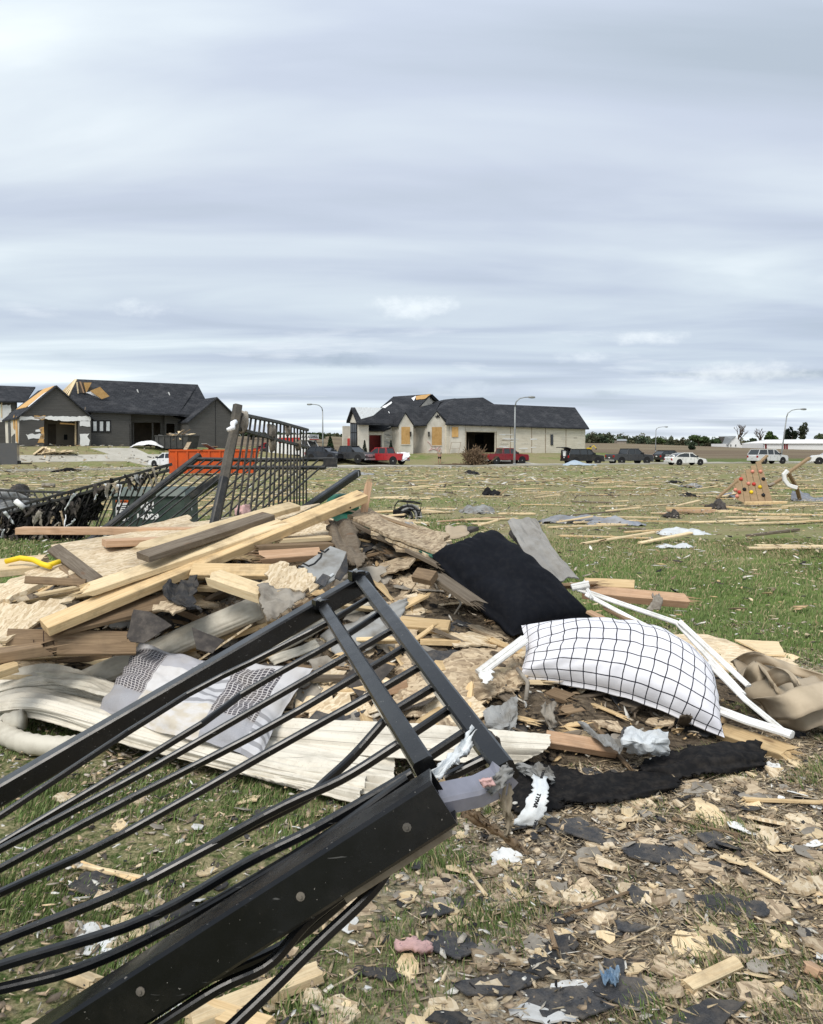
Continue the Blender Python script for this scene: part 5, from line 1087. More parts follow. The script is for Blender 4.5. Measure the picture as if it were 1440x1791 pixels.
def dumpster(loc, yaw, L_, W, Hh, mat, label, load):
    r_ = empty('dumpster', loc, label, 'dumpster', None, yaw); mb = MB()
    sl = .35
    mb.prism([Vector((-L_ / 2, -W / 2, .15)), Vector((L_ / 2 - sl, -W / 2, .15)), Vector((L_ / 2, -W / 2, Hh)), Vector((-L_ / 2, -W / 2, Hh))], Vector((0, .07, 0)))
    mb.prism([Vector((-L_ / 2, W / 2 - .07, .15)), Vector((L_ / 2 - sl, W / 2 - .07, .15)), Vector((L_ / 2, W / 2 - .07, Hh)), Vector((-L_ / 2, W / 2 - .07, Hh))], Vector((0, .07, 0)))
    mb.box((-L_ / 2 + .04, 0, (Hh + .15) / 2), (.074, W - .15, Hh - .16)); mb.bar([Vector((L_ / 2 - sl - .04, 0, .16)), Vector((L_ / 2 - .04, 0, Hh - .003))], W - .15, .07, Vector((1, 0, 0))); mb.box((-sl / 2, 0, .2), (L_ - sl, W - .16, .06)); bl(mb, 'bin', mat, r_)
    mb = MB()
    for k in range(int(L_ / .75)):
        for sg in (-1, 1): mb.box((-L_ / 2 + .45 + k * .75, sg * (W / 2 + .05), (Hh + .1) / 2), (.12, .1, Hh - .2))
    for k in range(4): mb.box((-L_ / 2 - .05, -W / 2 + .3 + k * (W - .6) / 3, (Hh + .1) / 2), (.1, .12, Hh - .2))
    bl(mb, 'rib', mat, r_)
    mb = MB()
    for sg in (-1, 1): mb.box((0, sg * W / 2, Hh + .03), (L_, .13, .12))
    for sg in (-1, 1): mb.box((sg * L_ / 2, 0, Hh + .035), (.13, W, .12))
    bl(mb, 'rim', mat, r_)
    for k in range(load):
        p = Vector((rnd.uniform(-L_ / 2 + .6, L_ / 2 - .6), rnd.uniform(-W / 2 + .3, W / 2 - .3), Hh - .15 + rnd.uniform(0, .4))); d = Vector((rnd.uniform(-1, 1), rnd.uniform(-1, 1), rnd.uniform(-.2, .5))).normalized() * rnd.uniform(.5, 1.1)
        w_ = Matrix.Translation(r_.location) @ Matrix.Rotation(yaw, 4, 'Z'); board(w_ @ (p - d), w_ @ (p + d), rnd.choice((.14, .3, .5)), .05, rnd.choice(('pine_pale', 'aged', 'greyboard', 'osb_dark')), 'broken board heaped in the %s dumpster' % ('orange' if mat is MT['orange'] else 'black'), 'board', 'boards heaped in the %s dumpster' % ('orange' if mat is MT['orange'] else 'black'))
    return r_
p = at(378, 828, 60); p.z = float(gz(p.x, p.y)); dumpster(p, R(10), 6.2, 2.2, 1.75, MT['orange'], 'bright orange roll-off dumpster behind the tilted black fence', 9)
p = at(311, 800, 90.5); p.z = float(gz(p.x, p.y)); dumpster(p, R(-18), 4.2, 2.2, 1.5, MT['bin_black'], 'black dumpster heaped with debris on the drive of the dark house', 26)
# person
b = G(769, 811); pr = empty('person', b, 'distant person in pale shirt and dark shorts standing before the pale house', 'person')
def skin_body(name, nodes, edges, mat, parent):
    me = bpy.data.meshes.new(name); me.from_pydata([Vector(n[0]) for n in nodes], edges, []); o = bpy.data.objects.new(name, me); C.objects.link(o)
    md = o.modifiers.new('s', 'SKIN'); sv = me.skin_vertices[0].data
    for i, n in enumerate(nodes): sv[i].radius = n[1] if isinstance(n[1], tuple) else (n[1], n[1]); sv[i].use_root = (i == 0)
    o.modifiers.new('u', 'SUBSURF').levels = 1; dg = bpy.context.evaluated_depsgraph_get(); dg.update(); m2 = bpy.data.meshes.new_from_object(o.evaluated_get(dg)); bpy.data.objects.remove(o)
    m2.materials.clear(); m2.materials.append(mat); m2.polygons.foreach_set('use_smooth', [True] * len(m2.polygons)); o = link(name, m2, parent); return o
nod = [((0, 0, .95), (.15, .11)), ((0, 0, 1.2), (.15, .1)), ((0, 0, 1.42), (.17, .1)), ((0, 0, 1.52), .055), ((0, -.01, 1.64), (.08, .1)), ((0, -.01, 1.74), (.07, .09)),
       ((-.17, 0, 1.38), .055), ((-.21, -.03, 1.12), .042), ((-.2, -.1, .9), .032), ((.17, 0, 1.38), .055), ((.22, -.02, 1.12), .042), ((.2, -.1, .9), .032),
       ((-.1, 0, .85), .085), ((-.12, -.02, .48), .06), ((-.12, .02, .08), .045), ((-.12, -.1, .04), .04), ((.1, 0, .85), .085), ((.13, .02, .48), .06), ((.14, .05, .08), .045), ((.14, -.08, .04), .04)]
ed = [(0, 1), (1, 2), (2, 3), (3, 4), (4, 5), (2, 6), (6, 7), (7, 8), (2, 9), (9, 10), (10, 11), (0, 12), (12, 13), (13, 14), (14, 15), (0, 16), (16, 17), (17, 18), (18, 19)]
skin_body('body', nod, ed, MT['skin'], pr)
skin_body('shirt', [((0, 0, 1.0), (.165, .125)), ((0, 0, 1.2), (.165, .115)), ((0, 0, 1.43), (.18, .115)), ((-.2, 0, 1.4), .075), ((-.26, -.02, 1.2), .065), ((.2, 0, 1.4), .075), ((.27, -.02, 1.2), .065)], [(0, 1), (1, 2), (2, 3), (3, 4), (2, 5), (5, 6)], MT['drywall'], pr)
skin_body('shorts', [((0, 0, .93), (.17, .13)), ((-.1, 0, .82), .105), ((-.12, -.01, .55), .09), ((.1, 0, .82), .105), ((.13, .01, .55), .09)], [(0, 1), (1, 2), (0, 3), (3, 4)], MT['ink'], pr)
skin_body('hair', [((0, .015, 1.72), (.085, .1)), ((0, .02, 1.76), (.075, .09))], [(0, 1)], MT['bark'], pr)
# uprooted brush, leaning panel, small plants, excavator
r = random.Random(5); b = G(832, 814); br = empty('uprooted_tree', b, 'uprooted brown tree lying as a twiggy heap before the garage', 'tree')
mb = MB()
for k in range(90):
    a = r.uniform(0, 6.28); d = Vector((math.cos(a) * r.uniform(.2, 1), math.sin(a) * .6, r.uniform(.25, 1.3))).normalized(); p = b + Vector((r.uniform(-.7, .7), r.uniform(-.5, .5), 0)); branches(mb, p, d, r.uniform(.6, 1.65), .03, 1, r)
for k in range(10): mb.tube([b + Vector((-.8, 0, .1)), b + Vector((-r.uniform(2, 5), r.uniform(-.8, .8), r.uniform(.05, .3)))], [.06, .03], 5)
mb.build('branches', mk('twig', (.17, .115, .07), (.12, .08, .05), rough=.9, bump=0, rv=0), br)
rn = np.random.default_rng(9); n = 2600; cen = np.stack([b.x + rn.normal(0, .75, n), b.y + rn.normal(0, .5, n), b.z + np.abs(rn.normal(.4, .95, n))], 1); ok = (cen[:, 2] - b.z) < 2.7 - 1.3 * np.abs(cen[:, 0] - b.x); cen = cen[ok]
leaf_mesh('dead_leaves', cen, .10, np.array((.15, .10, .06)) * rn.uniform(.5, 1.4, (len(cen), 1)), br, 3)
mb = MB(); mb.tube([b + Vector((-.7, 0, 0)), b + Vector((-.85, 0, 2.4)), b + Vector((-.8, 0, 3.2))], [.09, .05, .02], 6); mb.build('trunk', MT['bark'], br)
p = G(893, 813) + Vector((0, -3, 0)); board(p + Vector((0, 0, 0)), p + Vector((.05, .2, 1.55)), .75, .05, 'greywood', 'brown upright panel standing in front of the dark red pickup', 'panel', roll=R(90), name='panel')
p = G(795, 797) + Vector((0, 1, 0)); fr = empty('frame', p, 'pale empty frame leaning on the wall left of the garage opening', 'frame'); mb = MB()
for a, c_ in (((-.7, 0, 0), (-.3, .4, 1.7)), ((.5, 0, 0), (.9, .4, 1.7)), ((-.7, 0, .1), (.5, 0, .1)), ((-.3, .4, 1.7), (.9, .4, 1.7)), ((-.5, .2, .9), (.7, .2, .9))): mb.bar([p + Vector(a), p + Vector(c_)], .1, .06)
mb.build('rails', MT['drywall'], fr)
for px in (684, 638): 
    b = G(px, 798); s_ = empty('conifer', b, 'small dark conifer at the foot of the %s' % ('stone wall' if px == 684 else 'tall window bay'), 'tree', 'small conifers before the pale house'); mb = MB(); mb.tube([b, b + Vector((0, 0, 1.5))], [.05, .02], 5); mb.build('trunk', MT['bark'], s_)
    n = 500; t = rn.uniform(0, 1, n); a = rn.uniform(0, 6.28, n); leaf_mesh('crown', np.stack([b.x + np.cos(a) * .35 * t, b.y + np.sin(a) * .35 * t, b.z + .2 + 1.7 * (1 - t)], 1), .1, np.array((.02, .03, .018)) * rn.uniform(.6, 1.5, (n, 1)), s_, 4)
b = at(1031, 784, 190); b.z = float(gz(b.x, b.y)); ex = empty('excavator', b, 'small yellow excavator far off beside the pale house corner', 'excavator')
mb = MB(); mb.box(b + Vector((0, 0, .45)), (2.6, 2, .7)); mb.build('tracks', MT['rubber'], ex); mb = MB(); mb.box(b + Vector((-.2, 0, 1.3)), (2.2, 1.8, .9)); mb.build('body', MT['yellow'], ex); mb = MB(); mb.box(b + Vector((.5, -.3, 2.1)), (.9, .9, .9)); mb.build('cab', MT['glass'], ex); mb = MB(); mb.bar([b + Vector((.8, .4, 1.5)), b + Vector((2.4, .4, 2.9)), b + Vector((3.6, .4, 1.4))], .25, .35); mb.build('arm', MT['yellow'], ex); mb = MB(); mb.box(b + Vector((3.6, .4, 1.1)), (.6, .8, .6)); mb.build('bucket', MT['rubber'], ex); ex.scale = (.45, .45, .45)
# lumber fans before the dark house, fallen white roll in its porch
for i, (x0, y0, x1, y1) in enumerate(((58, 795, 72, 781), (68, 795, 74, 781), (78, 795, 76, 783), (90, 794, 84, 785), (100, 794, 110, 787), (112, 794, 120, 788), (66, 794, 100, 788), (84, 793, 128, 789))):
    a = G(x0, y0, .05); board(a, a + Vector(((x1 - x0) * .058, .6, (y0 - y1) * .055)), .9, .06, 'osb' if i % 2 else 'pine_pale', 'tan broken board fanned out in the heap below the torn garage', 'board', 'boards heaped before the torn garage')
b = G(257, 783); surf('sheet', [[b + Vector((-1.6, 0, .05)), b + Vector((-.4, .2, .8)), b + Vector((1, .2, .6)), b + Vector((1.9, .2, .05))], [b + Vector((-1.6, -1, .03)), b + Vector((-.3, -1, .35)), b + Vector((1, -1, .3)), b + Vector((2, -1, .02))]], 16, 8, .03, 'white', 'crumpled white sheet on the ground at the porch of the dark house', 'sheet', wr=.2, ws=4)

# ================================================================== MID FIELD
tb = G(258, 944); tb.y = 15; tb = at(259, 936, 15); tb.z = -.02
tx = empty('transformer_box', tb, 'dark green pad-mounted transformer box with white stencilled numbers behind the fallen fence', 'transformer')
f0_, f1_ = at(196, 870, 15), at(322, 870, 15); zt_ = at(258, 855, 15).z; back = at(346, 870, 16.0)
fx = (f1_ - f0_); fx.z = 0; sx_ = Vector((back.x - f1_.x, back.y - f1_.y, 0)); z0 = -.05; z1 = at(258, 868, 15).z
def qd(a, z): return Vector((a.x, a.y, z))
B4 = [f0_, f1_, f1_ + sx_, f0_ + sx_]
mb = MB(); mb.prism([qd(p, z0) for p in B4], Vector((0, 0, z1 - z0))); mb.build('tank', MT['tank_green'], tx)
mb = MB(); V8 = [qd(p, z1 + .004) for p in (f0_ + Vector((-.04, -.05, 0)), f1_ + Vector((.04, -.05, 0)), f1_ + sx_ + Vector((.04, .05, 0)), f0_ + sx_ + Vector((-.04, .05, 0)))]; W8 = [qd(p, zt_) for p in (f0_ + Vector((0, .02, 0)), f1_ + Vector((0, .02, 0)), f1_ + sx_ * .95, f0_ + sx_ * .95)]
mb.add(V8 + W8, [(0, 1, 2, 3), (7, 6, 5, 4), (0, 4, 5, 1), (1, 5, 6, 2), (2, 6, 7, 3), (3, 7, 4, 0)]); mb.build('lid', mk('lid_green', (.075, .11, .095), (.09, .125, .11), vs=3, dirt=(.2, .2, .17), da=.3, rough=.5, bump=0), tx)
rt = fx.normalized()
def onface(px, py): return at(px, py, 15) - Vector((0, .012, 0))
for s_, px, py, sz in (('PM', 258, 884, .155), ('8PR', 257, 891.5, .085), ('14009', 258, 904, .14)): text_mesh('stencil', s_, sz, MT['white'], tx, wall_matrix(onface(px, py), rt), .006, 1.25 if s_ != '14009' else 1.2)
text_mesh('stencil', '8', .1, MT['white'], tx, wall_matrix(lerp(f1_, f1_ + sx_, .5) + Vector((.012, -.012, 0)) - Vector((0, 0, f1_.z - onface(258, 893).z)), sx_), .004)
lb = [onface(203, 874.5), onface(225, 874.5), onface(225, 911), onface(203, 911)]; mb = MB(); mb.prism(lb, Vector((0, -.004, 0))); mb.build('warning_label', MT['white'], tx)
mb = MB(); mb.prism([p - Vector((0, .005, 0)) for p in (onface(203, 874.5), onface(225, 874.5), onface(225, 879), onface(203, 879))], Vector((0, -.003, 0))); mb.build('warning_header', paint((.62, .12, .02)), tx)
text_mesh('warning_text', 'WARNING', .034, MT['ink'], tx, wall_matrix(onface(214, 876.8) - Vector((0, .012, 0)), rt)); mb = MB()
for k in range(7): y_ = 883 + k * 3.6; mb.prism([p - Vector((0, .006, 0)) for p in (onface(213, y_), onface(223, y_), onface(223, y_ + 1.2), onface(213, y_ + 1.2))], Vector((0, -.003, 0)))
for y_ in (886, 897): mb.prism([p - Vector((0, .006, 0)) for p in (onface(204.5, y_), onface(211, y_), onface(211, y_ + 6), onface(204.5, y_ + 6))], Vector((0, -.003, 0)))
mb.build('warning_print', MT['ink'], tx)
mb = MB(); mb.prism([qd(B4[0] + Vector((-.25, -.25, 0)), -.06), qd(B4[1] + Vector((.25, -.25, 0)), -.06), qd(B4[2] + Vector((.25, .25, 0)), -.06), qd(B4[3] + Vector((-.25, .25, 0)), -.06)], Vector((0, 0, .09))); mb.build('pad', MT['concrete'], tx)
# green utility pedestal behind the lumber
b = at(600, 990, 8.2); b.z = 0; gp = empty('utility_pedestal', b, 'rounded green plastic utility pedestal behind the end of the long beam', 'utility pedestal')
zt_ = at(600, 864, 8.2).z; mb = MB(); mb.lathe(b, (0, 0, 1), [(0, .165), (zt_ - .16, .15)], 20); mb.build('case', MT['green_plastic'], gp, True); mb = MB(); mb.lathe(b, (0, 0, 1), [(zt_ - .17, .165), (zt_ - .09, .165), (zt_ - .03, .14), (zt_, .07)], 20); mb.build('cap', mk('cap_green', (.03, .15, .10), (.04, .16, .11), rough=.5, bump=0), gp, True)

# climbing panel of a play set
cp = G(1318, 882); wl = empty('climbing_wall', cp, 'wooden climbing panel with red, yellow and black holds leaning in the field', 'climbing wall')
dC = cp.y; tops = [(1284, 838), (1296, 829.5), (1304, 822), (1313, 815), (1322, 808), (1331, 805)]; bots = [(1290, 874), (1303, 880), (1315, 881), (1328, 881), (1340, 880), (1352, 877)]
tiltv = Vector((0, .9, 0))
def cpt(px, py): t = (882 - py) / 75; return at(px, py, dC + .9 * t)
for i in range(5):
    a, b_, c_, d_ = cpt(tops[i][0] + .4, tops[i][1]), cpt(tops[i + 1][0] - .3, tops[i][1] - 2), cpt(bots[i + 1][0] - .3, bots[i + 1][1]), cpt(bots[i][0] + .4, bots[i][1]); mb = MB(); mb.prism([a, b_, c_, d_], Vector((0, .035, 0))); o = mesh('plank', mb.V, mb.F, MT['playwood'], wl)
for px, py, m_ in ((1296, 838, 'red_hold'), (1309, 846, 'peach_hold'), (1318.5, 847, 'red_hold'), (1330, 825, 'peach_hold'), (1335, 838, 'ink'), (1329, 852, 'yellow'), (1314, 861, 'yellow'), (1302, 856, 'ink'), (1286, 857, 'peach_hold'), (1293, 861, 'red_hold'), (1335, 866, 'ink'), (1289, 868, 'peach_hold'), (1316, 825, 'peach_hold')):
    mb = MB(); p = cpt(px, py); mb.lathe(p, (0, -1, .25), [(0, .055), (.03, .06), (.065, .045), (.085, .02)], 9); mb.build('climbing_hold', MT[m_], wl, True)
mb = MB(); mb.bar([at(1254, 872, dC + .3), at(1290, 841, dC + .5)], .1, .07); mb.build('brace', MT['playwood'], wl); mb = MB(); mb.bar([at(1326, 812, dC + .9), at(1342, 797, dC + 1.1)], .1, .06); mb.build('post', MT['playwood'], wl); mb = MB(); mb.bar([at(1303, 881, dC - .15), at(1376, 880, dC - .1)], .1, .12); mb.build('base_rail', MT['pine'], wl)
# broken play-set beams with a pale slide strip, and black sheet
dS = 25.5; pb = empty('broken_play_set', at(1380, 868, dS) + Vector((0, 0, 0)), 'broken wooden play set beams with a curved white strip', 'play set')
for a, b_, n_ in (((1346, 850), (1376, 833), 'beam'), ((1376, 829), (1416, 801), 'beam'), ((1379, 826), (1394, 853), 'beam'), ((1394, 853), (1400, 876), 'beam')): mb = MB(); mb.bar([at(a[0], a[1], dS), at(b_[0], b_[1], dS + .5)], .11, .08); mb.build(n_, MT['playwood'], pb)
P = [(1378, 823), (1371.5, 830), (1373, 840), (1379, 848), (1386, 851), (1394, 853)]; mb = MB(); mb.bar([at(x, y, dS - .15) for x, y in P], .1, .12, Vector((1, 0, 0))); mb.build('slide_strip', MT['white'], pb)
mb = MB(); mb.bar([at(1344, 849, dS - .05), at(1354, 845, dS - .05)], .14, .05); mb.build('bracket', MT['drywall'], pb)
b = G(1405, 876); surf('plastic_sheet', [[at(1386, 862, b.y + .8), at(1396, 857, b.y + .8), at(1420, 868, b.y + .8), at(1452, 874, b.y + .8)], [at(1384, 871, b.y), at(1400, 868, b.y), at(1420, 873, b.y), at(1452, 878, b.y)], [at(1384, 874, b.y - .4), at(1404, 877, b.y - .4), at(1424, 879, b.y - .4), at(1452, 882, b.y - .4)]], 26, 14, .01, 'tarp', 'dark grey plastic sheet heaped in the field at the right photo edge', 'plastic sheet', wr=.1, ws=6)
# wire chair with hoses
b = G(712, 908); wc = empty('wire_basket', b, 'black wire frame tangled with grey hoses just behind the heap', 'basket'); mb = MB(); s_ = b.y / F
def wp(px, py, dy=0): return at(px, py, b.y + dy)
for pts_ in ([(690, 905), (691, 884), (697, 876), (706, 876)], [(706, 876), (724, 877), (737, 880), (736, 892), (730, 908)], [(697, 876, .25), (712, 878, .3), (735, 881, .25)], [(712, 878), (716, 895), (708, 908)], [(690, 892), (712, 889), (735, 893)]): mb.tube([wp(*p) for p in pts_], .016, 6)
mb.build('wire_frame', MT['ink'], wc, True)
for k in range(7):
    mb = MB(); r_ = .1 + .03 * k; c_ = wp(712 + rnd.uniform(-4, 4), 903, rnd.uniform(-.1, .15)); P = [c_ + Vector((math.cos(a) * r_, .1 * math.sin(a * 2), math.sin(a) * r_ * .95)) for a in np.linspace(-.4, 3.4, 12)]; mb.tube(P, .028, 7); mb.build('hose', MT['ink'] if k % 3 else MT['greyboard'], wc, True)
mb = MB(); mb.box(wp(700, 900), (.32, .3, .2)); mb.build('bundle', MT['black_cloth'], wc)
# rags, tarps and strips in the field
def rag(px, py, wpx, hpx, mat, label, cat='cloth', name='rag', hh=.12, seed=0):
    p = G(px, py); s_ = p.y / F; W = wpx * s_ / 2; D = hpx * s_ * p.y / EYE / 2 * .6; r = random.Random(seed + int(px)); D = max(D, .12)
    c_ = [[p + Vector((W * (-1 + i * .5), D * (j - 1) + r.uniform(-.3, .3) * D, (hh * r.uniform(.5, 1.3) if (0 < i < 4 and j == 1) else .015))) for i in range(5)] for j in range(3)]
    return surf(name, c_, 26, 12, .008, mat, label, cat, wr=hh * .5, ws=5, jag=.03, seed=seed)
rag(860, 866, 30, 6, 'black_cloth', 'small black rag heap in the field right of the wire frame', hh=.25)
rag(835, 897, 60, 8, 'greyboard', 'mixed grey rags in a row beyond the black pillow', hh=.2, seed=3); rag(1175, 905, 24, 4, 'felt', 'dark rag beside the long brown boards in the field', hh=.15)
rag(826, 828, 20, 5, 'black_cloth', 'black scrap lying near the street in front of the brush heap', hh=.25); rag(1005, 914, 120, 5, 'tarp', 'long grey blue tarp strip lying across the field', 'tarp', 'tarp', .14); rag(1075, 918, 100, 6, 'tarp', 'middle fold of the grey blue tarp strip with pale crease', 'tarp', 'tarp', .14, 5); rag(1195, 934, 90, 9, 'wrap', 'pale blue and white plastic strip at the end of the tarp', 'plastic sheet', 'plastic_sheet', .1, 7); rag(1180, 958, 60, 6, 'wrap', 'torn white and blue plastic scraps on the green grass', 'plastic sheet', 'plastic_sheet', .06, 8)
rag(1366 - 185, 845 - 1, 22, 3, 'black_cloth', 'tiny black scrap in the green strip of field', hh=.1); rag(1205, 868, 26, 4, 'black_cloth', 'black rag among the long boards left of the climbing panel', hh=.14); rag(1212, 852, 30, 4, 'greyboard', 'grey rag beyond the black rag left of the climbing panel', hh=.15); rag(1278, 869, 20, 7, 'tarp', 'grey blue scrap at the left foot of the climbing panel', hh=.14)
rag(118, 824, 14, 4, 'black_cloth', 'dark clod on the kerb below the dark house', hh=.25); rag(640, 830, 30, 3, 'greyboard', 'grey scrap on the street below the red pickup', hh=.15)
p = G(1372, 926); board(G(1308, 937, .02), G(1396, 926, .04), .09, .04, 'greywood', 'single dark slat lying in the field on the right', 'board'); board(G(1168, 893, .06), G(1250, 893, .06), .16, .05, 'cedar', 'red brown plank beneath the long pale board in the field', 'board'); board(G(1165, 889, .16), G(1245, 889, .16), .12, .05, 'pine', 'long pale board over the red brown plank in the field', 'board'); board(G(1250, 884, .1), G(1330, 893, .03), .1, .05, 'pine', 'pale stud slanting towards the climbing panel base', 'board'); rag(1254, 890, 20, 9, 'felt', 'brown root clod between two boards in the field', hh=.2)
# ---------- collapsed fences
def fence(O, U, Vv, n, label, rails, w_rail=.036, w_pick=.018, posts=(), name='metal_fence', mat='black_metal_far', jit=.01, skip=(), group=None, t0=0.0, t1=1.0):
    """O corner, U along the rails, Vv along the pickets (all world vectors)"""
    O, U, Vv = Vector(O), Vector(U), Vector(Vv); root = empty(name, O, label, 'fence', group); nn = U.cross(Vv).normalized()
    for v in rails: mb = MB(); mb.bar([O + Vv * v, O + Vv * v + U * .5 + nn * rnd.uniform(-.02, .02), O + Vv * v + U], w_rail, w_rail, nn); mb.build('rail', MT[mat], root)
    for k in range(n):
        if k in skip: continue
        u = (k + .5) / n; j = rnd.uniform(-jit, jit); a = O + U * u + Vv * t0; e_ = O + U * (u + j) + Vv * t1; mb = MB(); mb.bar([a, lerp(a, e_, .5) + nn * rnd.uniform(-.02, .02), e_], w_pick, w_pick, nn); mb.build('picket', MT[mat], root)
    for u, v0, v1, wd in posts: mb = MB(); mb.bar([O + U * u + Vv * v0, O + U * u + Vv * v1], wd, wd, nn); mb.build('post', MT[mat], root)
    return root
# upright panel
A_, B_ = at(417, 724, 6.5), at(538, 752, 8.9); Al = at(378, 905, 6.2); dn = (Al - A_) * 1.33; dn2 = Vector((-.03, 0, -1.75))
up_ = empty('metal_fence', Vector((A_.x, A_.y, 0)), 'black metal fence panel standing upright behind the heap', 'fence'); nn = Vector((.55, -.8, 0))
def fp(u, v): return lerp(A_, B_, u) + lerp(dn, dn2, min(1, u * 1.5)) * v
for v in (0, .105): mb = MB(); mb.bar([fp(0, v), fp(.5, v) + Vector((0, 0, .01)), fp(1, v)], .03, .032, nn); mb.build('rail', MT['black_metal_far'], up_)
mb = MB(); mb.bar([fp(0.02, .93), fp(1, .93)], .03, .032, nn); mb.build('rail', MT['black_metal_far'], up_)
NP = 18
for k in range(NP): 
    u = (k + .6) / NP; b0_ = rnd.uniform(-.012, .012); mb = MB(); mb.bar([fp(u, 0.0), fp(u + b0_, .5), fp(u + b0_ * 2, .97)], .0155, .0155, nn); mb.build('picket', MT['dusty_metal'], up_)
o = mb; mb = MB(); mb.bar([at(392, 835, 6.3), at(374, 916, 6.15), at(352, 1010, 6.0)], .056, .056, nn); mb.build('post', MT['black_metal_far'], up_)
mb = MB(); mb.bar([at(416, 708, 6.5), at(408, 760, 6.45), at(398, 805, 6.38), at(391, 840, 6.3)], .062, .062, nn); mb.build('muddy_post', MT['muddy_metal'], up_)
for u, v, sz in ((.06, .05, .1), (.42, .06, .07), (.44, .14, .06), (.66, .03, .05), (.83, .1, .06)):
    p = fp(u, v); surf('caught_rag', [[p + Vector((-sz * .6, -.03, sz)), p + Vector((sz * .5, -.03, sz * .8))], [p + Vector((-sz * .5, -.05, 0)), p + Vector((sz * .6, -.05, 0))], [p + Vector((-sz * .3, -.03, -sz)), p + Vector((sz * .4, -.03, -sz * .7))]], 8, 8, .01, rnd.choice(('dust', 'paper')), wr=.03, ws=5, parent=up_)
for u, v in ((.2, .62), (.75, .68), (.72, .73), (.36, .72), (.5, .8)):
    p = fp(u, v); surf('insulation_tuft', [[p + Vector((-.05, -.04, .06)), p + Vector((.05, -.04, .07))], [p + Vector((-.07, -.06, 0)), p + Vector((.06, -.06, 0))], [p + Vector((-.04, -.04, -.07)), p + Vector((.05, -.04, -.08))]], 8, 8, .02, 'pink', wr=.04, ws=5, parent=up_)
p = at(405, 745, 6.35); mb = MB(); mb.tube([at(413, 737, 6.38), at(407, 741, 6.35), at(408, 748, 6.33), at(398, 752, 6.3)], [.018, .022, .02, .016], 6); mb.build('caught_strip', MT['white_cloth'], up_, True)
# tilted panel behind it : rails along the top, pickets slanting down to the left
O = at(338, 803, 9.4); U_ = at(586, 803, 8.6) - O; Vv = (at(186, 922, 8.6) - at(344, 799, 9.4)) * 1.4
tp_ = fence(O, U_, Vv, 15, 'black metal fence panel tilted over, its pickets slanting down to the left', (0, .085), .036, .015, ((0.015, -.04, 1.0, .066),))
mb = MB(); mb.bar([at(390, 833, 9.0), at(335, 868, 9.1)], .085, .085); mb.build('post_stub', MT['black_metal_far'], tp_)
mb = MB(); mb.box(at(578, 809, 8.6), (.14, .08, .09)); mb.build('rail_bracket', MT['black_metal_far'], tp_)
pp_ = empty('fence_post', at(540, 887, 7.6), 'loose black fence post sticking up to the right behind the lumber', 'fence post'); mb = MB(); mb.bar([at(626, 827, 8.4), at(540, 886, 7.6), at(440, 955, 6.75)], .07, .07); mb.build('shaft', MT['black_metal'], pp_); mb = MB(); mb.box(at(624, 829, 8.37), (.05, .07, .05)); mb.build('cap', MT['steel'], pp_)
# long collapsed fence with a mat of windblown rubbish
O = at(0, 893, 14.6); U_ = at(300, 812, 13.6) - O; Vv = Vector((-.55, .3, -1.0))
cf = fence(O - U_ * .12, U_ * 1.12, Vv, 30, 'long black metal fence collapsed under a mat of torn rubbish', (0, .1), .05, .022, ())
def matpt(u, v): p = O + U_ * u + Vv * v; p.z = max(p.z, .03); return p
for k, (u0, u1, v0, v1) in enumerate(((-.1, .12, .10, .6), (.05, .25, .10, .7), (.18, .4, .12, .85), (.33, .52, .12, .95), (.45, .62, .12, 1.0), (.55, .68, .14, .7))):
    c_ = [[matpt(lerp(u0, u1, i / 3), lerp(v0, v1, j / 2)) + Vector((0, .05 - .1 * (j == 1) * rnd.random(), rnd.uniform(-.04, .04))) for i in range(4)] for j in range(3)]; surf('rubbish_mat', c_, 36, 26, .02, 'black_cloth', wr=.10, ws=9, jag=.05, parent=cf, smooth=False, seed=k * 3.0)
for k in range(95):
    u = rnd.uniform(-.05, .93); v = rnd.uniform(.12, .8) if u < .56 else rnd.uniform(.04, .22); p = matpt(u, v) + Vector((0, -.06 - rnd.uniform(0, .1), 0)); m_ = rnd.choices(('black_cloth', 'felt', 'paper', 'wrap', 'osb_dark', 'dust', 'white_cloth'), (6, 5, 2.2, 1.0, 1, 1.2, .35))[0] if u < .6 else rnd.choice(('wrap', 'paper', 'felt', 'black_cloth', 'dust', 'greyboard'))
    w_ = rnd.uniform(.02, .08); l_ = rnd.uniform(.05, .18); sl = rnd.gauss(0, .5); dr = Vector((sl, 0, -1)).normalized(); sd = Vector((1, 0, sl)).normalized()
    c_ = [[p + dr * (l_ * (j - .5)) + sd * w_ * (i - .5) * (1 - .3 * j) + Vector((rnd.uniform(-.02, .02), rnd.uniform(-.03, .03), 0)) for i in range(2)] for j in range(3)]; surf('caught_rag', c_, 5, 10, .006, m_, wr=.03, ws=4, jag=.01, parent=cf, seed=k)
O = at(-10, 857, 16.2); U_ = at(130, 862, 15.6) - O; fence(O, U_, Vector((.5, -.3, -.75)), 9, 'short black metal fence piece lying behind the rubbish mat at the left edge', (0, .2), .045, .022)
rag(12, 905, 40, 60, 'greyboard', 'grey torn cloth hanging at the left photo edge', hh=.5, seed=4); rag(28, 870, 34, 10, 'felt', 'brown matted rubbish on the fallen fence at the left edge', hh=.4, seed=5)
p = at(27, 876, 14.4); mb = MB(); mb.lathe(p, (.6, 0, -.5), [(0, .05), (.2, .052)], 12); tag(mb.build('can', MT['white'], None, True), 'white can lying on the collapsed fence at the left', 'can'); p = G(74, 853); p.z += .1; mb = MB(); mb.lathe(p, (1, 0, 0), [(0, .1), (.55, .1)], 12); tag(mb.build('roll', MT['paper'], None, True), 'small pale roll on the field behind the collapsed fence', 'roll')
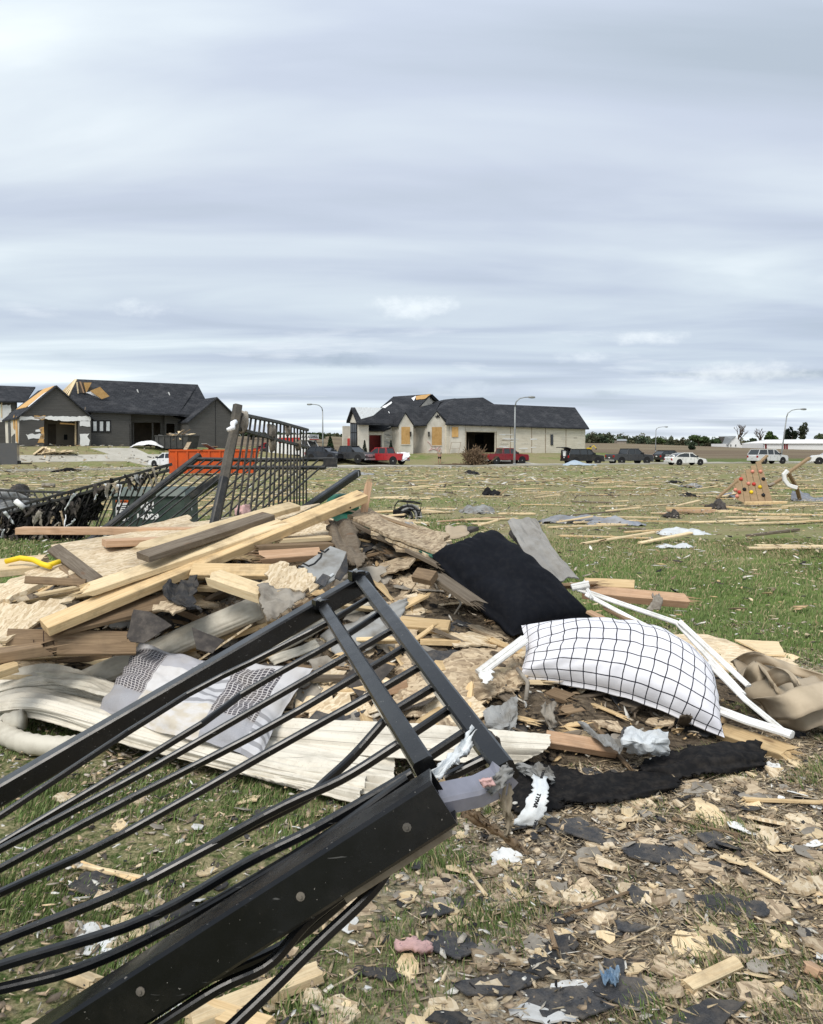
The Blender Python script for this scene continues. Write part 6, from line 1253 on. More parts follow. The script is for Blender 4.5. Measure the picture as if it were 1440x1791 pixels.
# ================================================================== RUBBLE HEAP
mx = np.linspace(-4.4, 2.5, 150); my = np.linspace(3.7, 7.6, 110); MX, MY = np.meshgrid(mx, my); MZ = mound(MX, MY)
nz = np.array([[noise.fractal(Vector((x * 2.6, y * 2.6, 1.3)), 1.0, 2.1, 5) + 1.1 * abs(noise.noise(Vector((x * 5, y * 5, 7)))) for x in mx] for y in my])
MZ = sol(MX, MY) + (nz * .055) * np.clip(MZ * 6, 0, 1) - np.where(MZ < .004, .08, 0)
V = np.stack([MX, MY, MZ], -1).reshape(-1, 3); idx = np.arange(len(V)).reshape(MX.shape); q = np.stack([idx[:-1, :-1], idx[:-1, 1:], idx[1:, 1:], idx[1:, :-1]], -1).reshape(-1, 4)
def rubble_mat():
    m, t, b = tree_of('matted_rubble'); q_ = NT(t); g = q_.n('ShaderNodeNewGeometry').outputs['Position']
    a = q_.noise(g, 5, 6, .65, .4); f = q_.noise(g, 38, 5, .7); st = q_.noise(q_.mapping(g, (9, 30, 30), (.3, .2, .6)), 1.5, 4, .65, .6)
    c = q_.mix(q_.rng(st, .4, .62), (.06, .047, .035), (.25, .195, .135)); c = q_.mix(q_.rng(a, .5, .64), c, (.15, .12, .09)); c = q_.mix(q_.rng(f, .55, .75), c, (.30, .225, .135))
    c = q_.mix(q_.rng(q_.noise(g, 9, 4, .6), .56, .62), c, (.022, .02, .019)); q_.l(c, b.inputs['Base Color']); b.inputs['Roughness'].default_value = .95; b.inputs['Specular IOR Level'].default_value = .05
    q_.bump(q_.math('ADD', st, f), 1.0, .03, b); return m
hp_ = raw_mesh('rubble', V, q.reshape(-1), np.arange(len(q)) * 4, np.zeros((len(V), 3)), rubble_mat()); tag(hp_, 'matted brown mass of soaked rubbish under the timber heap', 'rubble', None, 'stuff')

def bm(x1, y1, x2, y2, wd, th, mat, label, l1=.06, l2=.06, **k): return board(M(x1, y1, l1), M(x2, y2, l2), wd, th, mat, label, **k)
BR = (.05, .05)
# --- the long timbers
board(at(78, 1098, 4.55), at(634, 868, 5.95), .125, .06, 'pine', 'long clean yellow beam slanting across the heap up to the right', 'beam', roll=R(16), name='beam')
board(at(634, 912, 5.99), at(645, 846, 6.02), .05, .03, 'cedar', 'short brown splinter board standing at the upper end of the long beam', 'board', broken=(.02, .06), roll=R(80))
board(at(142, 1036, 4.75), at(500, 915, 5.6), .14, .04, 'pine_pale', 'rough split board lying along the upper edge of the long yellow beam', 'board', broken=(.09, .03), roll=R(10))
board(at(250, 975, 4.95), at(470, 903, 5.7), .13, .042, 'greywood', 'weathered dark grey board lying on the osb sheet', 'board', roll=R(8))
board(at(240, 962, 5.15), at(515, 885, 6.2), .13, .038, 'pine_pale', 'pale pointed board above the weathered grey board', 'board', broken=(.12, 0), roll=R(12))
board(at(32, 928, 6.3), at(345, 929, 6.0), .10, .055, 'cedar', 'reddish board lying level at the back of the heap by the grass', 'board', broken=(.03, 0), name='timber_board')
board(at(182, 950, 5.5), at(310, 945, 5.75), .16, .045, 'cedar', 'short reddish board on the back of the osb sheet', 'board')
sheet('osb_sheet', [at(90, 953, 5.65), at(330, 915, 6.3), at(560, 880, 6.6), at(300, 1000, 5.2), at(178, 1022, 4.85)], .014, 'osb', 'large tan osb sheet leaning on the left of the heap', 'osb sheet', jag=.004)
sheet('osb_sheet', [at(240, 922, 6.35), at(330, 900, 6.6), at(350, 925, 6.2), at(262, 940, 6.1)], .012, 'osb', 'pale osb strip behind the reddish board near the transformer', 'osb sheet', jag=.01)
board(at(93, 958, 5.6), at(170, 1018, 4.9), .09, .03, 'greywood', 'grey frayed edge board along the left side of the large osb sheet', 'board', broken=(.03, .05), roll=R(25))
board(at(115, 990, 5.3), at(158, 1030, 4.85), .10, .02, 'aged', 'ragged fibre board under the corner of the large osb sheet', 'board', broken=(.05, .04))
board(at(-60, 1000, 5.35), at(80, 985, 5.5), .34, .05, 'pine_pale', 'wide pale plank at the left photo edge under the yellow hose', 'plank', broken=(0, .04), roll=R(6))
sheet('osb_sheet', [at(-60, 1052, 4.9), at(60, 995, 5.3), at(120, 978, 5.45), at(140, 1000, 5.1), at(60, 1025, 4.95), at(-50, 1075, 4.75)], .03, 'osb', 'ragged osb strip above the dark hollow on the left', 'osb sheet', jag=.018, seg=.03)
board(at(44, 1014, 4.88), at(150, 1019, 4.92), .045, .02, 'aged', 'thin brown batten on the ragged osb strip at the left', 'batten', roll=R(70))
sheet('osb_sheet', [at(-60, 1110, 4.6), at(-20, 1055, 4.85), at(128, 1045, 4.95), at(92, 1085, 4.7), at(20, 1110, 4.55), at(-60, 1140, 4.4)], .014, 'osb', 'splintered orange tan osb piece below the dark hollow at left', 'osb sheet', jag=.025, seg=.03)
mb = MB(); mb.tube([at(10, 982, 5.35), at(35, 976, 5.35), at(58, 979, 5.3), at(74, 987, 5.25), at(88, 991, 5.2)], .018, 10); mb.tube([at(84, 989, 5.22), at(104, 982, 5.3)], .016, 10); tag(mb.build('hose', MT['yellow'], None, True), 'bright yellow hose piece lying on the pale plank at left', 'hose')
board(at(12, 1116, 4.55), at(222, 1120, 4.75), .10, .038, 'aged', 'brown level board below the long yellow beam at left', 'board', roll=R(62)); board(at(100, 1133, 4.6), at(238, 1132, 4.75), .09, .038, 'aged', 'second brown level board just under the first at left', 'board', roll=R(62))
board(at(-20, 1150, 4.35), at(95, 1132, 4.55), .13, .06, 'aged', 'split brown timber end with torn fibres at the left edge', 'timber', broken=(.05, .09)); board(at(-30, 1185, 4.2), at(30, 1165, 4.35), .1, .04, 'pine', 'short pale stub at the left edge above the siding', 'board', broken=(0, .04)); board(at(-10, 1145, 4.4), at(40, 1127, 4.6), .09, .03, 'pine_pale', 'pale board end showing behind the split brown timber', 'board')
sheet('felt_piece', [at(222, 1112, 4.62), at(233, 1066, 4.72), at(262, 1070, 4.72), at(300, 1094, 4.66), at(250, 1125, 4.55), at(228, 1122, 4.55)], .006, 'felt', 'dark brown felt piece with curved edge behind the downspout', 'roofing felt', jag=.003); sheet('felt_piece', [at(336, 1098, 4.5), at(393, 1120, 4.5), at(372, 1143, 4.4), at(345, 1135, 4.4)], .006, 'felt', 'dark pointed felt scrap on the downspout beside the patchwork cushion', 'roofing felt', jag=.004)
surf('felt_piece', [[at(285, 1020, 4.9), at(345, 1010, 5.0)], [at(290, 1045, 4.75), at(340, 1052, 4.75)], [at(320, 1060, 4.7), at(352, 1068, 4.65)]], 12, 12, .006, 'shingle', 'black folded roofing scrap in the shadow under the long beam', 'roofing felt', wr=.05, ws=4, jag=.02, smooth=False)
sheet('osb_sheet', [at(265, 1060, 4.75), at(300, 1043, 4.8), at(328, 1062, 4.7), at(300, 1075, 4.65)], .014, 'osb_dark', 'small brown osb scrap under the black folded roofing scrap', 'osb sheet', jag=.014, seg=.03)
board(at(100, 1098, 4.66), at(320, 1045, 4.95), .16, .03, 'aged', 'rough brown plank with torn lower edge under the long beam', 'plank', broken=(.1, .06), roll=R(20))
def nails(par, ps):
    dg_ = bpy.context.view_layer; dg_.update()
    for a, b_ in ps:
        mb = MB(); mb.tube([a, b_], .0028, 6); mb.lathe(b_, (Vector(b_) - Vector(a)).normalized(), [(0, .006), (.002, .006)], 8); o = mesh('nail', mb.V, mb.F, MT['cedar_iron'], None); o.parent = par; o.matrix_parent_inverse = par.matrix_world.inverted()
MT['cedar_iron'] = mk('rusty_iron', (.09, .05, .03), (.05, .035, .03), rough=.7, metal=.4, bump=0)
nb_ = [o for o in bpy.data.objects if o.get('label', '').startswith('brown level board below')][0]
nails(nb_, [(at(59, 1119, 4.56), at(59, 1137, 4.55)), (at(76, 1104, 4.57), at(77, 1137, 4.55)), (at(93, 1121, 4.6), at(95, 1133, 4.58))])
lb_ = [o for o in bpy.data.objects if o.name == 'beam'][0]
nails(lb_, [(at(612, 884, 5.84), at(613, 888, 5.80)), (at(500, 930, 5.54), at(500, 926, 5.54)), (at(330, 1000, 5.16), at(331, 996, 5.15)), (at(150, 1066, 4.70), at(150, 1062, 4.70))])
# --- middle of the heap
board(at(336, 998, 5.05), at(478, 1000, 5.0), .10, .038, 'pine', 'brown stud lying level just right of the long beam', 'stud', roll=R(40)); board(at(372, 1010, 4.88), at(462, 1040, 4.75), .13, .06, 'pine_pale', 'short pale block with split lower side above the downspout', 'block', broken=(.04, .05), roll=R(15))
board(at(450, 960, 5.3), at(580, 955, 5.5), .11, .05, 'aged', 'long brown splintered board below the beam in the middle', 'board', broken=(.08, .02)); board(at(480, 945, 5.5), at(585, 940, 5.7), .16, .03, 'pine_pale', 'pale torn board under the long beam', 'board', broken=(.08, .08)); board(at(455, 975, 5.15), at(560, 968, 5.3), .09, .045, 'cedar', 'reddish brown board edge in the middle of the heap', 'board', broken=(.07, 0), roll=R(30))
sheet('osb_sheet', [at(430, 945, 5.6), at(500, 905, 6.2), at(575, 905, 6.3), at(590, 935, 5.8), at(520, 945, 5.6)], .014, 'osb', 'pale osb sheet end below the green pedestal', 'osb sheet', jag=.015)
sheet('osb_sheet', [at(448, 1040, 4.75), at(476, 985, 5.0), at(500, 982, 5.0), at(556, 1010, 4.85), at(546, 1035, 4.7), at(500, 1032, 4.72)], .012, 'osb', 'torn tan osb piece left of the grey lettered board', 'osb sheet', jag=.018, seg=.025)
gb = empty('lettered_board', at(560, 985, 5.0), 'grey board with black curved lettering in the middle of the heap', 'board'); pts_ = [at(522, 992, 4.95), at(578, 955, 5.2), at(606, 965, 5.15), at(590, 1010, 4.9), at(560, 1030, 4.78)]
mb = MB(); n_ = (pts_[1] - pts_[0]).cross(pts_[3] - pts_[0]).normalized(); n_ = n_ if n_.y < 0 else -n_; mb.prism(pts_, -n_ * .01); mb.build('panel', MT['greyboard'], gb)
for st in ([(530, 985), (540, 990), (550, 986), (561, 975), (563, 968), (556, 967)], [(560, 962), (568, 966), (575, 960)], [(522, 990), (532, 992)]): mb = MB(); mb.tube([plane_hit(x, y, pts_[0] + n_ * .004, n_) for x, y in st], .006, 5); mb.build('lettering', MT['ink'], gb)
for st in ([(552, 1028), (583, 1004)],): mb = MB(); mb.tube([plane_hit(x, y, pts_[0] + n_ * .006, n_) for x, y in st], .008, 5); mb.build('edge_strip', MT['wrap'], gb)
sheet('shingle_piece', [at(552, 1018, 4.78), at(565, 1003, 4.85), at(578, 1008, 4.82), at(568, 1026, 4.74)], .005, 'shingle', 'small black square scrap on the grey lettered board', 'shingle', jag=.002); sheet('shingle_piece', [at(585, 1010, 4.88), at(606, 968, 5.1), at(608, 1000, 4.95), at(596, 1015, 4.85)], .006, 'shingle', 'dark strip along the right side of the grey lettered board', 'shingle', jag=.004)
surf('paper_sheet', [[at(452, 1022, 4.75), at(500, 1028, 4.75), at(536, 1042, 4.7)], [at(456, 1055, 4.55), at(490, 1050, 4.6), at(520, 1052, 4.6)], [at(466, 1085, 4.4), at(490, 1075, 4.45), at(505, 1062, 4.5)]], 20, 16, .005, 'paper', 'grey brown paper sheet drooping right of the downspout', 'paper', wr=.03, ws=4, jag=.01)
surf('paper_sheet', [[at(575, 925, 5.75), at(590, 905, 5.85), at(625, 915, 5.8)], [at(585, 955, 5.5), at(605, 950, 5.5), at(630, 955, 5.5)], [at(610, 985, 5.25), at(625, 990, 5.2), at(640, 975, 5.3)]], 20, 16, .01, 'greywood', 'dark curled bark-like sheet at the top of the heap', 'sheet', wr=.05, ws=3, jag=.02)
# layered torn roof panel
for i, (dz, m_, wd) in enumerate(((0, 'aged', .5), (.03, 'pine_pale', .42), (.055, 'greywood', .3))):
    sheet('roof_deck_piece', [at(608, 912 - 6 * i, 5.9), at(645, 896 - 4 * i, 6.1), at(700 - 10 * i, 905, 6.05), at(785, 945 - 6 * i, 5.7), at(765, 985 - 9 * i, 5.35), at(690, 955 - 8 * i, 5.5)], .02, ('osb_dark', 'osb', 'osb_dark')[i], ('dark lowest layer of the torn roof deck left of the black pillow', 'pale middle layer of the torn roof deck left of the black pillow', 'splintered top layer of the torn roof deck left of the black pillow')[i], 'roof deck', jag=.016, seg=.045)
board(at(612, 912, 5.85), at(770, 990, 5.3), .05, .03, 'greywood', 'grey torn strip along the lower edge of the roof deck', 'strip', broken=(.06, .06)); board(at(640, 918, 5.75), at(765, 975, 5.35), .035, .012, MT['green_plastic'], 'dark green edging strip lying along the torn roof deck', 'strip', roll=R(40)); board(at(655, 900, 6.0), at(745, 930, 5.8), .06, .012, 'aged', 'long brown splinter on top of the torn roof deck', 'splinter', broken=(.1, .1)); board(at(625, 896, 6.1), at(700, 912, 6.0), .05, .012, 'greywood', 'grey splinter at the upper left of the torn roof deck', 'splinter', broken=(.1, .1)); board(at(715, 915, 5.95), at(785, 955, 5.6), .07, .012, 'greyboard', 'grey flake standing at the right end of the torn roof deck', 'splinter', broken=(.05, .05))
surf('cardboard', [[at(780, 920, 5.9), at(815, 918, 5.9)], [at(777, 945, 5.65), at(820, 935, 5.7)]], 8, 8, .006, 'canvas', 'pale tan cardboard flap behind the black pillow', 'cardboard', wr=.02, ws=3, jag=.01); board(at(812, 930, 5.9), at(830, 924, 6.0), .08, .03, 'felt', 'small dark scrap beside the cardboard flap behind the black pillow', 'scrap')
board(at(727, 1005, 4.95), at(760, 1012, 4.88), .085, .05, 'aged', 'stubby brown wood block end left of the black pillow', 'block', roll=R(35)); board(at(760, 1005, 5.05), at(840, 1060, 4.75), .12, .03, 'greywood', 'dark flat board under the left edge of the black pillow', 'board', broken=(.04, .06))
bm(700, 1090, 786, 1098, .10, .045, 'pine', 'pale studded board right of the gate rails', .05, .06, roll=R(25)); bm(735, 1122, 808, 1124, .055, .035, 'pine', 'short thick stick below the pale studded board', .04, .04, broken=(0, .04)); bm(690, 1068, 745, 1040, .10, .02, 'pine', 'slim pale board rising to the wood block', .05, .07, broken=(.02, .04)); bm(825, 1095, 880, 1118, .10, .02, 'osb_dark', 'flat tan piece at the lower edge of the black pillow', .04, .05, broken=(.04, .04))
surf('paper_sheet', [[M(560, 1110, .06), M(640, 1075, .09), M(715, 1045, .12)], [M(575, 1130, .06), M(640, 1105, .10), M(712, 1062, .08)], [M(590, 1150, .04), M(650, 1135, .05), M(700, 1090, .05)]], 26, 16, .005, 'greyboard', 'grey paper-faced strip with black marks under the gate rails', 'paper', wr=.025, ws=4, jag=.008)
mb = MB(); mb.tube([M(430, 1162, .05), M(520, 1118, .08), M(600, 1070, .09), M(660, 1052, .1)], .03, 9); tag(mb.build('bent_pipe', MT['siding'], None, True), 'dirty cream rolled strip under the upper gate post', 'pipe'); surf('siding_scrap', [[M(470, 1152, .08), M(530, 1128, .1), M(552, 1118, .1)], [M(480, 1165, .06), M(530, 1145, .07), M(560, 1132, .06)]], 16, 8, .006, 'siding', 'cream rolled siding scrap behind the gate pickets', 'siding', wr=.02, ws=3, folds=(2, .02, 0, 1))
surf('matted_paper', [[M(700, 1150, .06), M(780, 1140, .05), M(880, 1130, .05), M(920, 1140, .04)], [M(690, 1200, .05), M(780, 1190, .09), M(870, 1180, .06), M(920, 1180, .05)], [M(700, 1260, .04), M(770, 1250, .05), M(840, 1225, .06), M(900, 1210, .05)]], 60, 40, .01, 'osb_dark', 'matted brown board with curled crust right of the gate rails', 'board', wr=.045, ws=5, jag=.02, smooth=False)
sheet('osb_sheet', [M(722, 1225, .06), M(760, 1208, .10), M(850, 1222, .08), M(848, 1250, .06), M(790, 1275, .05), M(745, 1268, .05)], .014, 'osb', 'tan osb piece with broken corner below the matted board', 'osb sheet', jag=.012, seg=.03)
bm(672, 1205, 712, 1195, .09, .06, 'cedar', 'reddish wood block end seen between the gate rails', .05, .06); sheet('osb_sheet', [M(500, 1245, .05), M(560, 1210, .09), M(660, 1225, .07), M(655, 1255, .05), M(560, 1262, .04)], .012, 'osb', 'bright frayed osb under the middle gate pickets', 'osb sheet', jag=.028, seg=.025); sheet('osb_sheet', [M(540, 1180, .06), M(590, 1160, .08), M(612, 1172, .07), M(580, 1200, .05)], .012, 'osb', 'pale frayed osb beside the inner gate rail', 'osb sheet', jag=.02, seg=.025); sheet('shingle_piece', [M(595, 1190, .08), M(640, 1150, .12), M(690, 1165, .10), M(640, 1225, .06)], .006, 'felt', 'dark brown felt sheet behind the inner gate rail', 'roofing felt', jag=.005)
# downspout
def ribbed(p1, p2, r_, name, label, flat=.75):
    p1, p2 = Vector(p1), Vector(p2); x = (p2 - p1).normalized(); up = Vector((0, -.5, 1)).normalized(); sd = x.cross(up).normalized(); u = sd.cross(x); N_ = 48; V = []; n = 14
    for i in range(n):
        c_ = lerp(p1, p2, i / (n - 1)) + u * .003 * math.sin(i * .9)
        for k in range(N_): a = 2 * math.pi * k / N_; rr = r_ * (1 + .045 * math.cos(a * 16)); V.append(c_ + sd * math.cos(a) * rr * 1.2 + u * math.sin(a) * rr * flat)
    Fc = []
    for i in range(n - 1):
        for k in range(N_): j = (k + 1) % N_; Fc.append((N_ * i + k, N_ * i + j, N_ * i + N_ + j, N_ * i + N_ + k))
    Fc += [tuple(range(N_ - 1, -1, -1)), tuple(N_ * (n - 1) + i for i in range(N_))]
    return tag(mesh(name, V, Fc, MT['siding'], None, True), label, 'downspout')
ribbed(M(128, 1203, .07), at(455, 1060, 5.0), .078, 'downspout', 'long dirty cream ribbed downspout lying behind the patchwork cushion')
P = [G(150, 1302, .06), G(110, 1306, .06), G(55, 1302, .06), G(15, 1288, .06), G(8, 1268, .1), G(40, 1258, .13)]; mb = MB(); mb.tube([catmull(P, t) for t in np.linspace(0, 1, 30)], [.052 + .006 * (i % 2) for i in range(30)], 12); tag(mb.build('downspout_elbow', MT['siding'], None, True), 'cream ribbed downspout elbow curled on the grass at the left', 'downspout')
# vinyl siding strips
def strip(ctrl, nu, nv, label, mat='siding_pale', wr=.03, ws=3, folds=None, wst=(.55, 2.2), seed=0): wr = wr * .7; folds = (folds[0] * 1.3, folds[1] * .8, folds[2], folds[3]) if folds else None; return surf('siding_strip', ctrl, int(nu * 1.3), int(nv * 2), .003, mat, label, 'siding', 'crumpled siding strips at the foot of the heap', wr=wr, ws=ws, wst=wst, folds=folds, jag=.004, seed=seed, smooth=False)
strip([[M(-40, 1225, .12), M(60, 1205, .18), M(200, 1235, .14), M(420, 1290, .1), M(640, 1330, .1)], [M(-40, 1245, .14), M(60, 1232, .20), M(210, 1270, .16), M(420, 1325, .12), M(640, 1368, .1)], [M(-40, 1258, .1), M(60, 1255, .12), M(200, 1300, .1), M(420, 1355, .06), M(625, 1408, .05)]], 90, 26, 'longest crumpled cream siding strip along the front of the heap', wr=.035, ws=4, seed=1.2, folds=(2.2, .035, 0, 1))
strip([[M(-30, 1190, .10), M(80, 1165, .16), M(170, 1185, .16), M(240, 1210, .1)], [M(-30, 1212, .11), M(80, 1190, .2), M(180, 1208, .16), M(260, 1235, .1)], [M(-30, 1228, .08), M(90, 1212, .13), M(190, 1232, .12), M(280, 1262, .08)]], 50, 18, 'upper cream siding strip at the left beside the downspout', wr=.03, seed=3.1, folds=(1.6, .03, 0, 1))
strip([[M(60, 1175, .2), M(150, 1180, .22), M(205, 1200, .18)], [M(85, 1195, .22), M(150, 1205, .25), M(215, 1222, .2)]], 30, 10, 'short grey cream siding flap lying on the upper strip at left', mat='siding', wr=.025, seed=4.4)
strip([[M(465, 1255, .1), M(600, 1262, .12), M(760, 1272, .14), M(962, 1290, .13)], [M(460, 1280, .12), M(600, 1290, .16), M(760, 1302, .17), M(958, 1310, .14)], [M(455, 1305, .08), M(600, 1320, .1), M(740, 1332, .12), M(900, 1338, .07)]], 70, 16, 'straight cream siding strip passing behind the gate rails', wr=.015, seed=5.2, folds=(1.5, .03, 0, 1))
strip([[M(440, 1300, .08), M(560, 1310, .1), M(690, 1330, .1)], [M(430, 1330, .1), M(560, 1345, .12), M(690, 1360, .1)], [M(420, 1358, .06), M(560, 1385, .06), M(690, 1400, .05)]], 44, 18, 'wide folded cream siding piece beneath the straight strip', wr=.05, ws=3.5, seed=6.6, folds=(1.7, .04, .2, 1))
strip([[M(300, 1262, .1), M(380, 1285, .1), M(470, 1300, .1)], [M(290, 1290, .09), M(380, 1315, .1), M(470, 1335, .08)]], 30, 10, 'grey ribbed siding piece under the patchwork cushion', mat='siding', wr=.02, seed=7.3, folds=(4, .02, 0, 1))
# patchwork cushion
pillow('patchwork_cushion', [[M(172, 1240, .16), M(275, 1285, .16), M(380, 1310, .15), M(452, 1335, .12)], [M(205, 1180, .22), M(310, 1215, .24), M(410, 1235, .24), M(500, 1250, .16)], [M(243, 1124, .2), M(340, 1150, .2), M(445, 1160, .2), M(548, 1170, .16)]], 70, 46, .085, 'patch', 'grey and white patchwork cushion lying on the siding behind the gate', 'cushion', wr=.022, ws=5, seed=2.2)
# black pillow and checked pillow
pillow('black_pillow', [[at(755, 970, 5.35), at(822, 1044, 5.1), at(898, 1112, 4.86)], [at(800, 956, 5.48), at(872, 1024, 5.23), at(962, 1098, 4.98)], [at(856, 931, 5.64), at(942, 988, 5.38), at(1036, 1082, 5.08)]], 70, 54, .155, 'navy_cloth', 'plain black pillow slumped on the right slope of the heap', 'pillow', wr=.022, ws=2.2, seed=4.0, pinch=.03, hb=.7)
pillow('checked_pillow', [[at(906, 1186, 4.56), at(1010, 1204, 4.5), at(1120, 1232, 4.42), at(1268, 1290, 4.22)], [at(914, 1142, 4.66), at(1040, 1144, 4.66), at(1150, 1168, 4.58), at(1262, 1238, 4.38)], [at(912, 1094, 4.76), at(1050, 1090, 4.86), at(1150, 1112, 4.82), at(1246, 1168, 4.6)]], 90, 66, .150, 'check', 'white pillow with thin black check pattern below the black pillow', 'pillow', wr=.014, ws=4, seed=6.0, pinch=.03, hb=.45)
# --- right side of the heap
surf('metal_flashing', [[at(888, 912, 5.9), at(920, 904, 5.9), at(942, 912, 5.85)], [at(912, 958, 5.6), at(945, 946, 5.65), at(966, 956, 5.6)], [at(965, 1022, 5.2), at(992, 1010, 5.25), at(1014, 1012, 5.25)]], 14, 20, .01, 'flashing', 'dented grey metal flashing standing behind the black pillow', 'flashing', wr=.03, ws=4, smooth=False)
sheet('shingle_piece', [at(890, 930, 5.9), at(905, 910, 6.05), at(930, 920, 6.0), at(985, 1015, 5.35), at(960, 1005, 5.35)], .02, 'felt', 'dark panel between the flashing and the black pillow', 'panel', jag=.004)
def vinyl(pts_, wd, label, th=.03): wd *= .8; th *= .55; mb = MB(); mb.bar(pts_, wd, th, Vector((.2, -.4, 1)), .3); mb.bar([Vector(p) + Vector((0, 0, th * .5 + .003)) for p in pts_], wd * .35, .008, Vector((.2, -.4, 1))); return tag(mb.build('window_trim', MT['vinyl']), label, 'window trim', 'white window trim on the right of the heap')
vinyl([at(1010, 1030, 5.15), at(1185, 1090, 5.05), at(1300, 1215, 4.45)], .055, 'outer white trim strip bent round behind the checked pillow'); vinyl([at(1025, 1040, 5.1), at(1110, 1085, 4.9), at(1155, 1108, 4.8)], .035, 'thin white trim strip just behind the checked pillow'); vinyl([at(1190, 1088, 5.02), at(1310, 1200, 4.5)], .05, 'straight white trim strip from the bend to the canvas'); vinyl([at(1240, 1160, 4.65), at(1305, 1225, 4.38), at(1384, 1290, 4.1)], .05, 'lower white trim strip running past the canvas to the grass'); vinyl([at(1252, 1240, 4.35), at(1310, 1262, 4.25), at(1386, 1286, 4.08)], .075, 'broad white trim strip at the lower right of the checked pillow', .05)
vinyl([at(838, 1178, 4.42), at(918, 1118, 4.62)], .075, 'broken white window frame piece left of the checked pillow', .045); vinyl([at(1000, 1028, 5.15), at(1030, 1022, 5.15)], .07, 'short white frame corner at the lower end of the black pillow', .05); vinyl([at(1022, 1018, 5.2), at(1036, 1048, 5.05)], .03, 'small white clip at the end of the black pillow')
surf('plastic_shred', [[at(838, 1175, 4.4), at(862, 1170, 4.38)], [at(845, 1195, 4.3), at(860, 1190, 4.3)]], 8, 8, .004, 'vinyl', 'ragged white shred hanging from the broken frame piece', 'plastic shred', wr=.02, ws=4, jag=.012)
board(at(1022, 1022, 6.0), at(1110, 1026, 5.9), .12, .05, 'pine', 'short bright orange brown board on the grass behind the trim', 'board', roll=R(20)); board(at(1020, 1035, 5.85), at(1212, 1052, 5.6), .10, .06, 'cedar', 'long brown weathered board lying behind the white trim', 'board', broken=(0, .07), roll=R(25)); surf('rag', [[at(1140, 1040, 5.6), at(1155, 1040, 5.6)], [at(1142, 1050, 5.5), at(1160, 1050, 5.5)], [at(1130, 1066, 5.4), at(1155, 1066, 5.4)]], 8, 10, .006, 'paper', 'brown grey rag hanging over the long brown board', 'rag', wr=.03, ws=4)
board(at(1030, 1070, 5.0), at(1090, 1100, 4.8), .05, .02, 'cedar', 'dark red brown slat between the pillow and the white trim', 'slat'); board(at(1060, 1062, 5.05), at(1150, 1110, 4.75), .07, .02, 'aged', 'brown slat beside the dark slat behind the checked pillow', 'slat', broken=(.03, .03))
sheet('osb_sheet', [G(1150, 1108, .05), G(1240, 1110, .05), G(1390, 1155, .04), G(1395, 1180, .03), G(1350, 1185, .03), G(1230, 1165, .03)], .014, 'osb', 'flat tan osb sheet on the ground behind the canvas', 'osb sheet', jag=.012); sheet('osb_sheet', [G(1285, 1118, .08), G(1362, 1122, .07), G(1374, 1146, .06), G(1340, 1145, .06)], .012, 'pine_pale', 'pale smooth board piece on the flat osb sheet', 'board', jag=.003)
surf('canvas', [[G(1286, 1166, .10), G(1340, 1158, .16), G(1400, 1185, .14), G(1460, 1190, .12)], [G(1312, 1215, .12), G(1362, 1212, .2), G(1412, 1222, .2), G(1462, 1228, .18)], [G(1352, 1262, .03), G(1392, 1262, .06), G(1425, 1266, .05), G(1462, 1266, .05)]], 40, 26, .01, 'canvas', 'heaped tan canvas cloth under its own straps at the right', 'canvas', wr=.035, ws=2.5, folds=(3.5, .10, .6, 1))
for k, (pth, hts, wd_, lab) in enumerate((([(1284, 1168), (1315, 1152), (1350, 1156), (1390, 1172), (1450, 1190)], (.06, .22, .26, .2, .2), .11, 'rear tan strap arched over the canvas at the right'), ([(1308, 1212), (1318, 1182), (1334, 1172), (1352, 1200), (1368, 1245)], (.08, .24, .28, .24, .06), .13, 'left tan strap looped over the canvas beside the white trim'), ([(1345, 1190), (1375, 1180), (1398, 1205), (1404, 1240)], (.24, .32, .28, .14), .12, 'middle tan strap crossing the canvas'), ([(1330, 1240), (1372, 1238), (1412, 1222), (1460, 1212)], (.10, .2, .26, .26), .16, 'front broad tan strap running to the right photo edge'), ([(1352, 1256), (1392, 1262), (1425, 1252), (1462, 1250)], (.05, .1, .14, .14), .13, 'lowest tan strap lying on the ground at the right photo edge'))):
    P = [G(x, y, h_) for (x, y), h_ in zip(pth, hts)]; wv = Vector((.25, -.8, -.55)).normalized() * wd_ / 2
    surf('canvas_strap', [[p - wv for p in P], [p + Vector((0, -.01, .02)) for p in P], [p + wv for p in P]], 30, 9, .007, 'canvas', lab, 'strap', 'straps of tan canvas at the right', wr=.012, ws=3, seed=k * 2.2)
# foot of the slope
board(M(955, 1292, .07), M(1078, 1312, .05), .075, .05, 'cedar', 'orange brown stud at the foot of the slope below the checked pillow', 'stud', roll=R(35)); board(G(1262, 1278, .06), G(1390, 1322, .04), .10, .045, 'pine', 'pale timber at the right foot of the heap below the broad trim', 'timber', broken=(0, .06), roll=R(20))
surf('house_wrap', [[M(1010, 1262, .1), M(1060, 1285, .12), M(1095, 1300, .12)], [M(1030, 1285, .1), M(1065, 1305, .14), M(1085, 1318, .12)]], 18, 10, .004, 'greyboard', 'grey folded paper strip left of the white crumpled wrap', 'paper', wr=.03, ws=4, smooth=False); surf('house_wrap', [[M(1092, 1278, .16), M(1130, 1274, .18), M(1170, 1280, .14)], [M(1090, 1300, .16), M(1130, 1298, .2), M(1172, 1302, .14)], [M(1100, 1315, .08), M(1135, 1322, .09), M(1170, 1322, .07)]], 26, 20, .004, 'wrap', 'crumpled white house wrap at the foot of the slope', 'house wrap', wr=.035, ws=3, jag=.003, smooth=False)
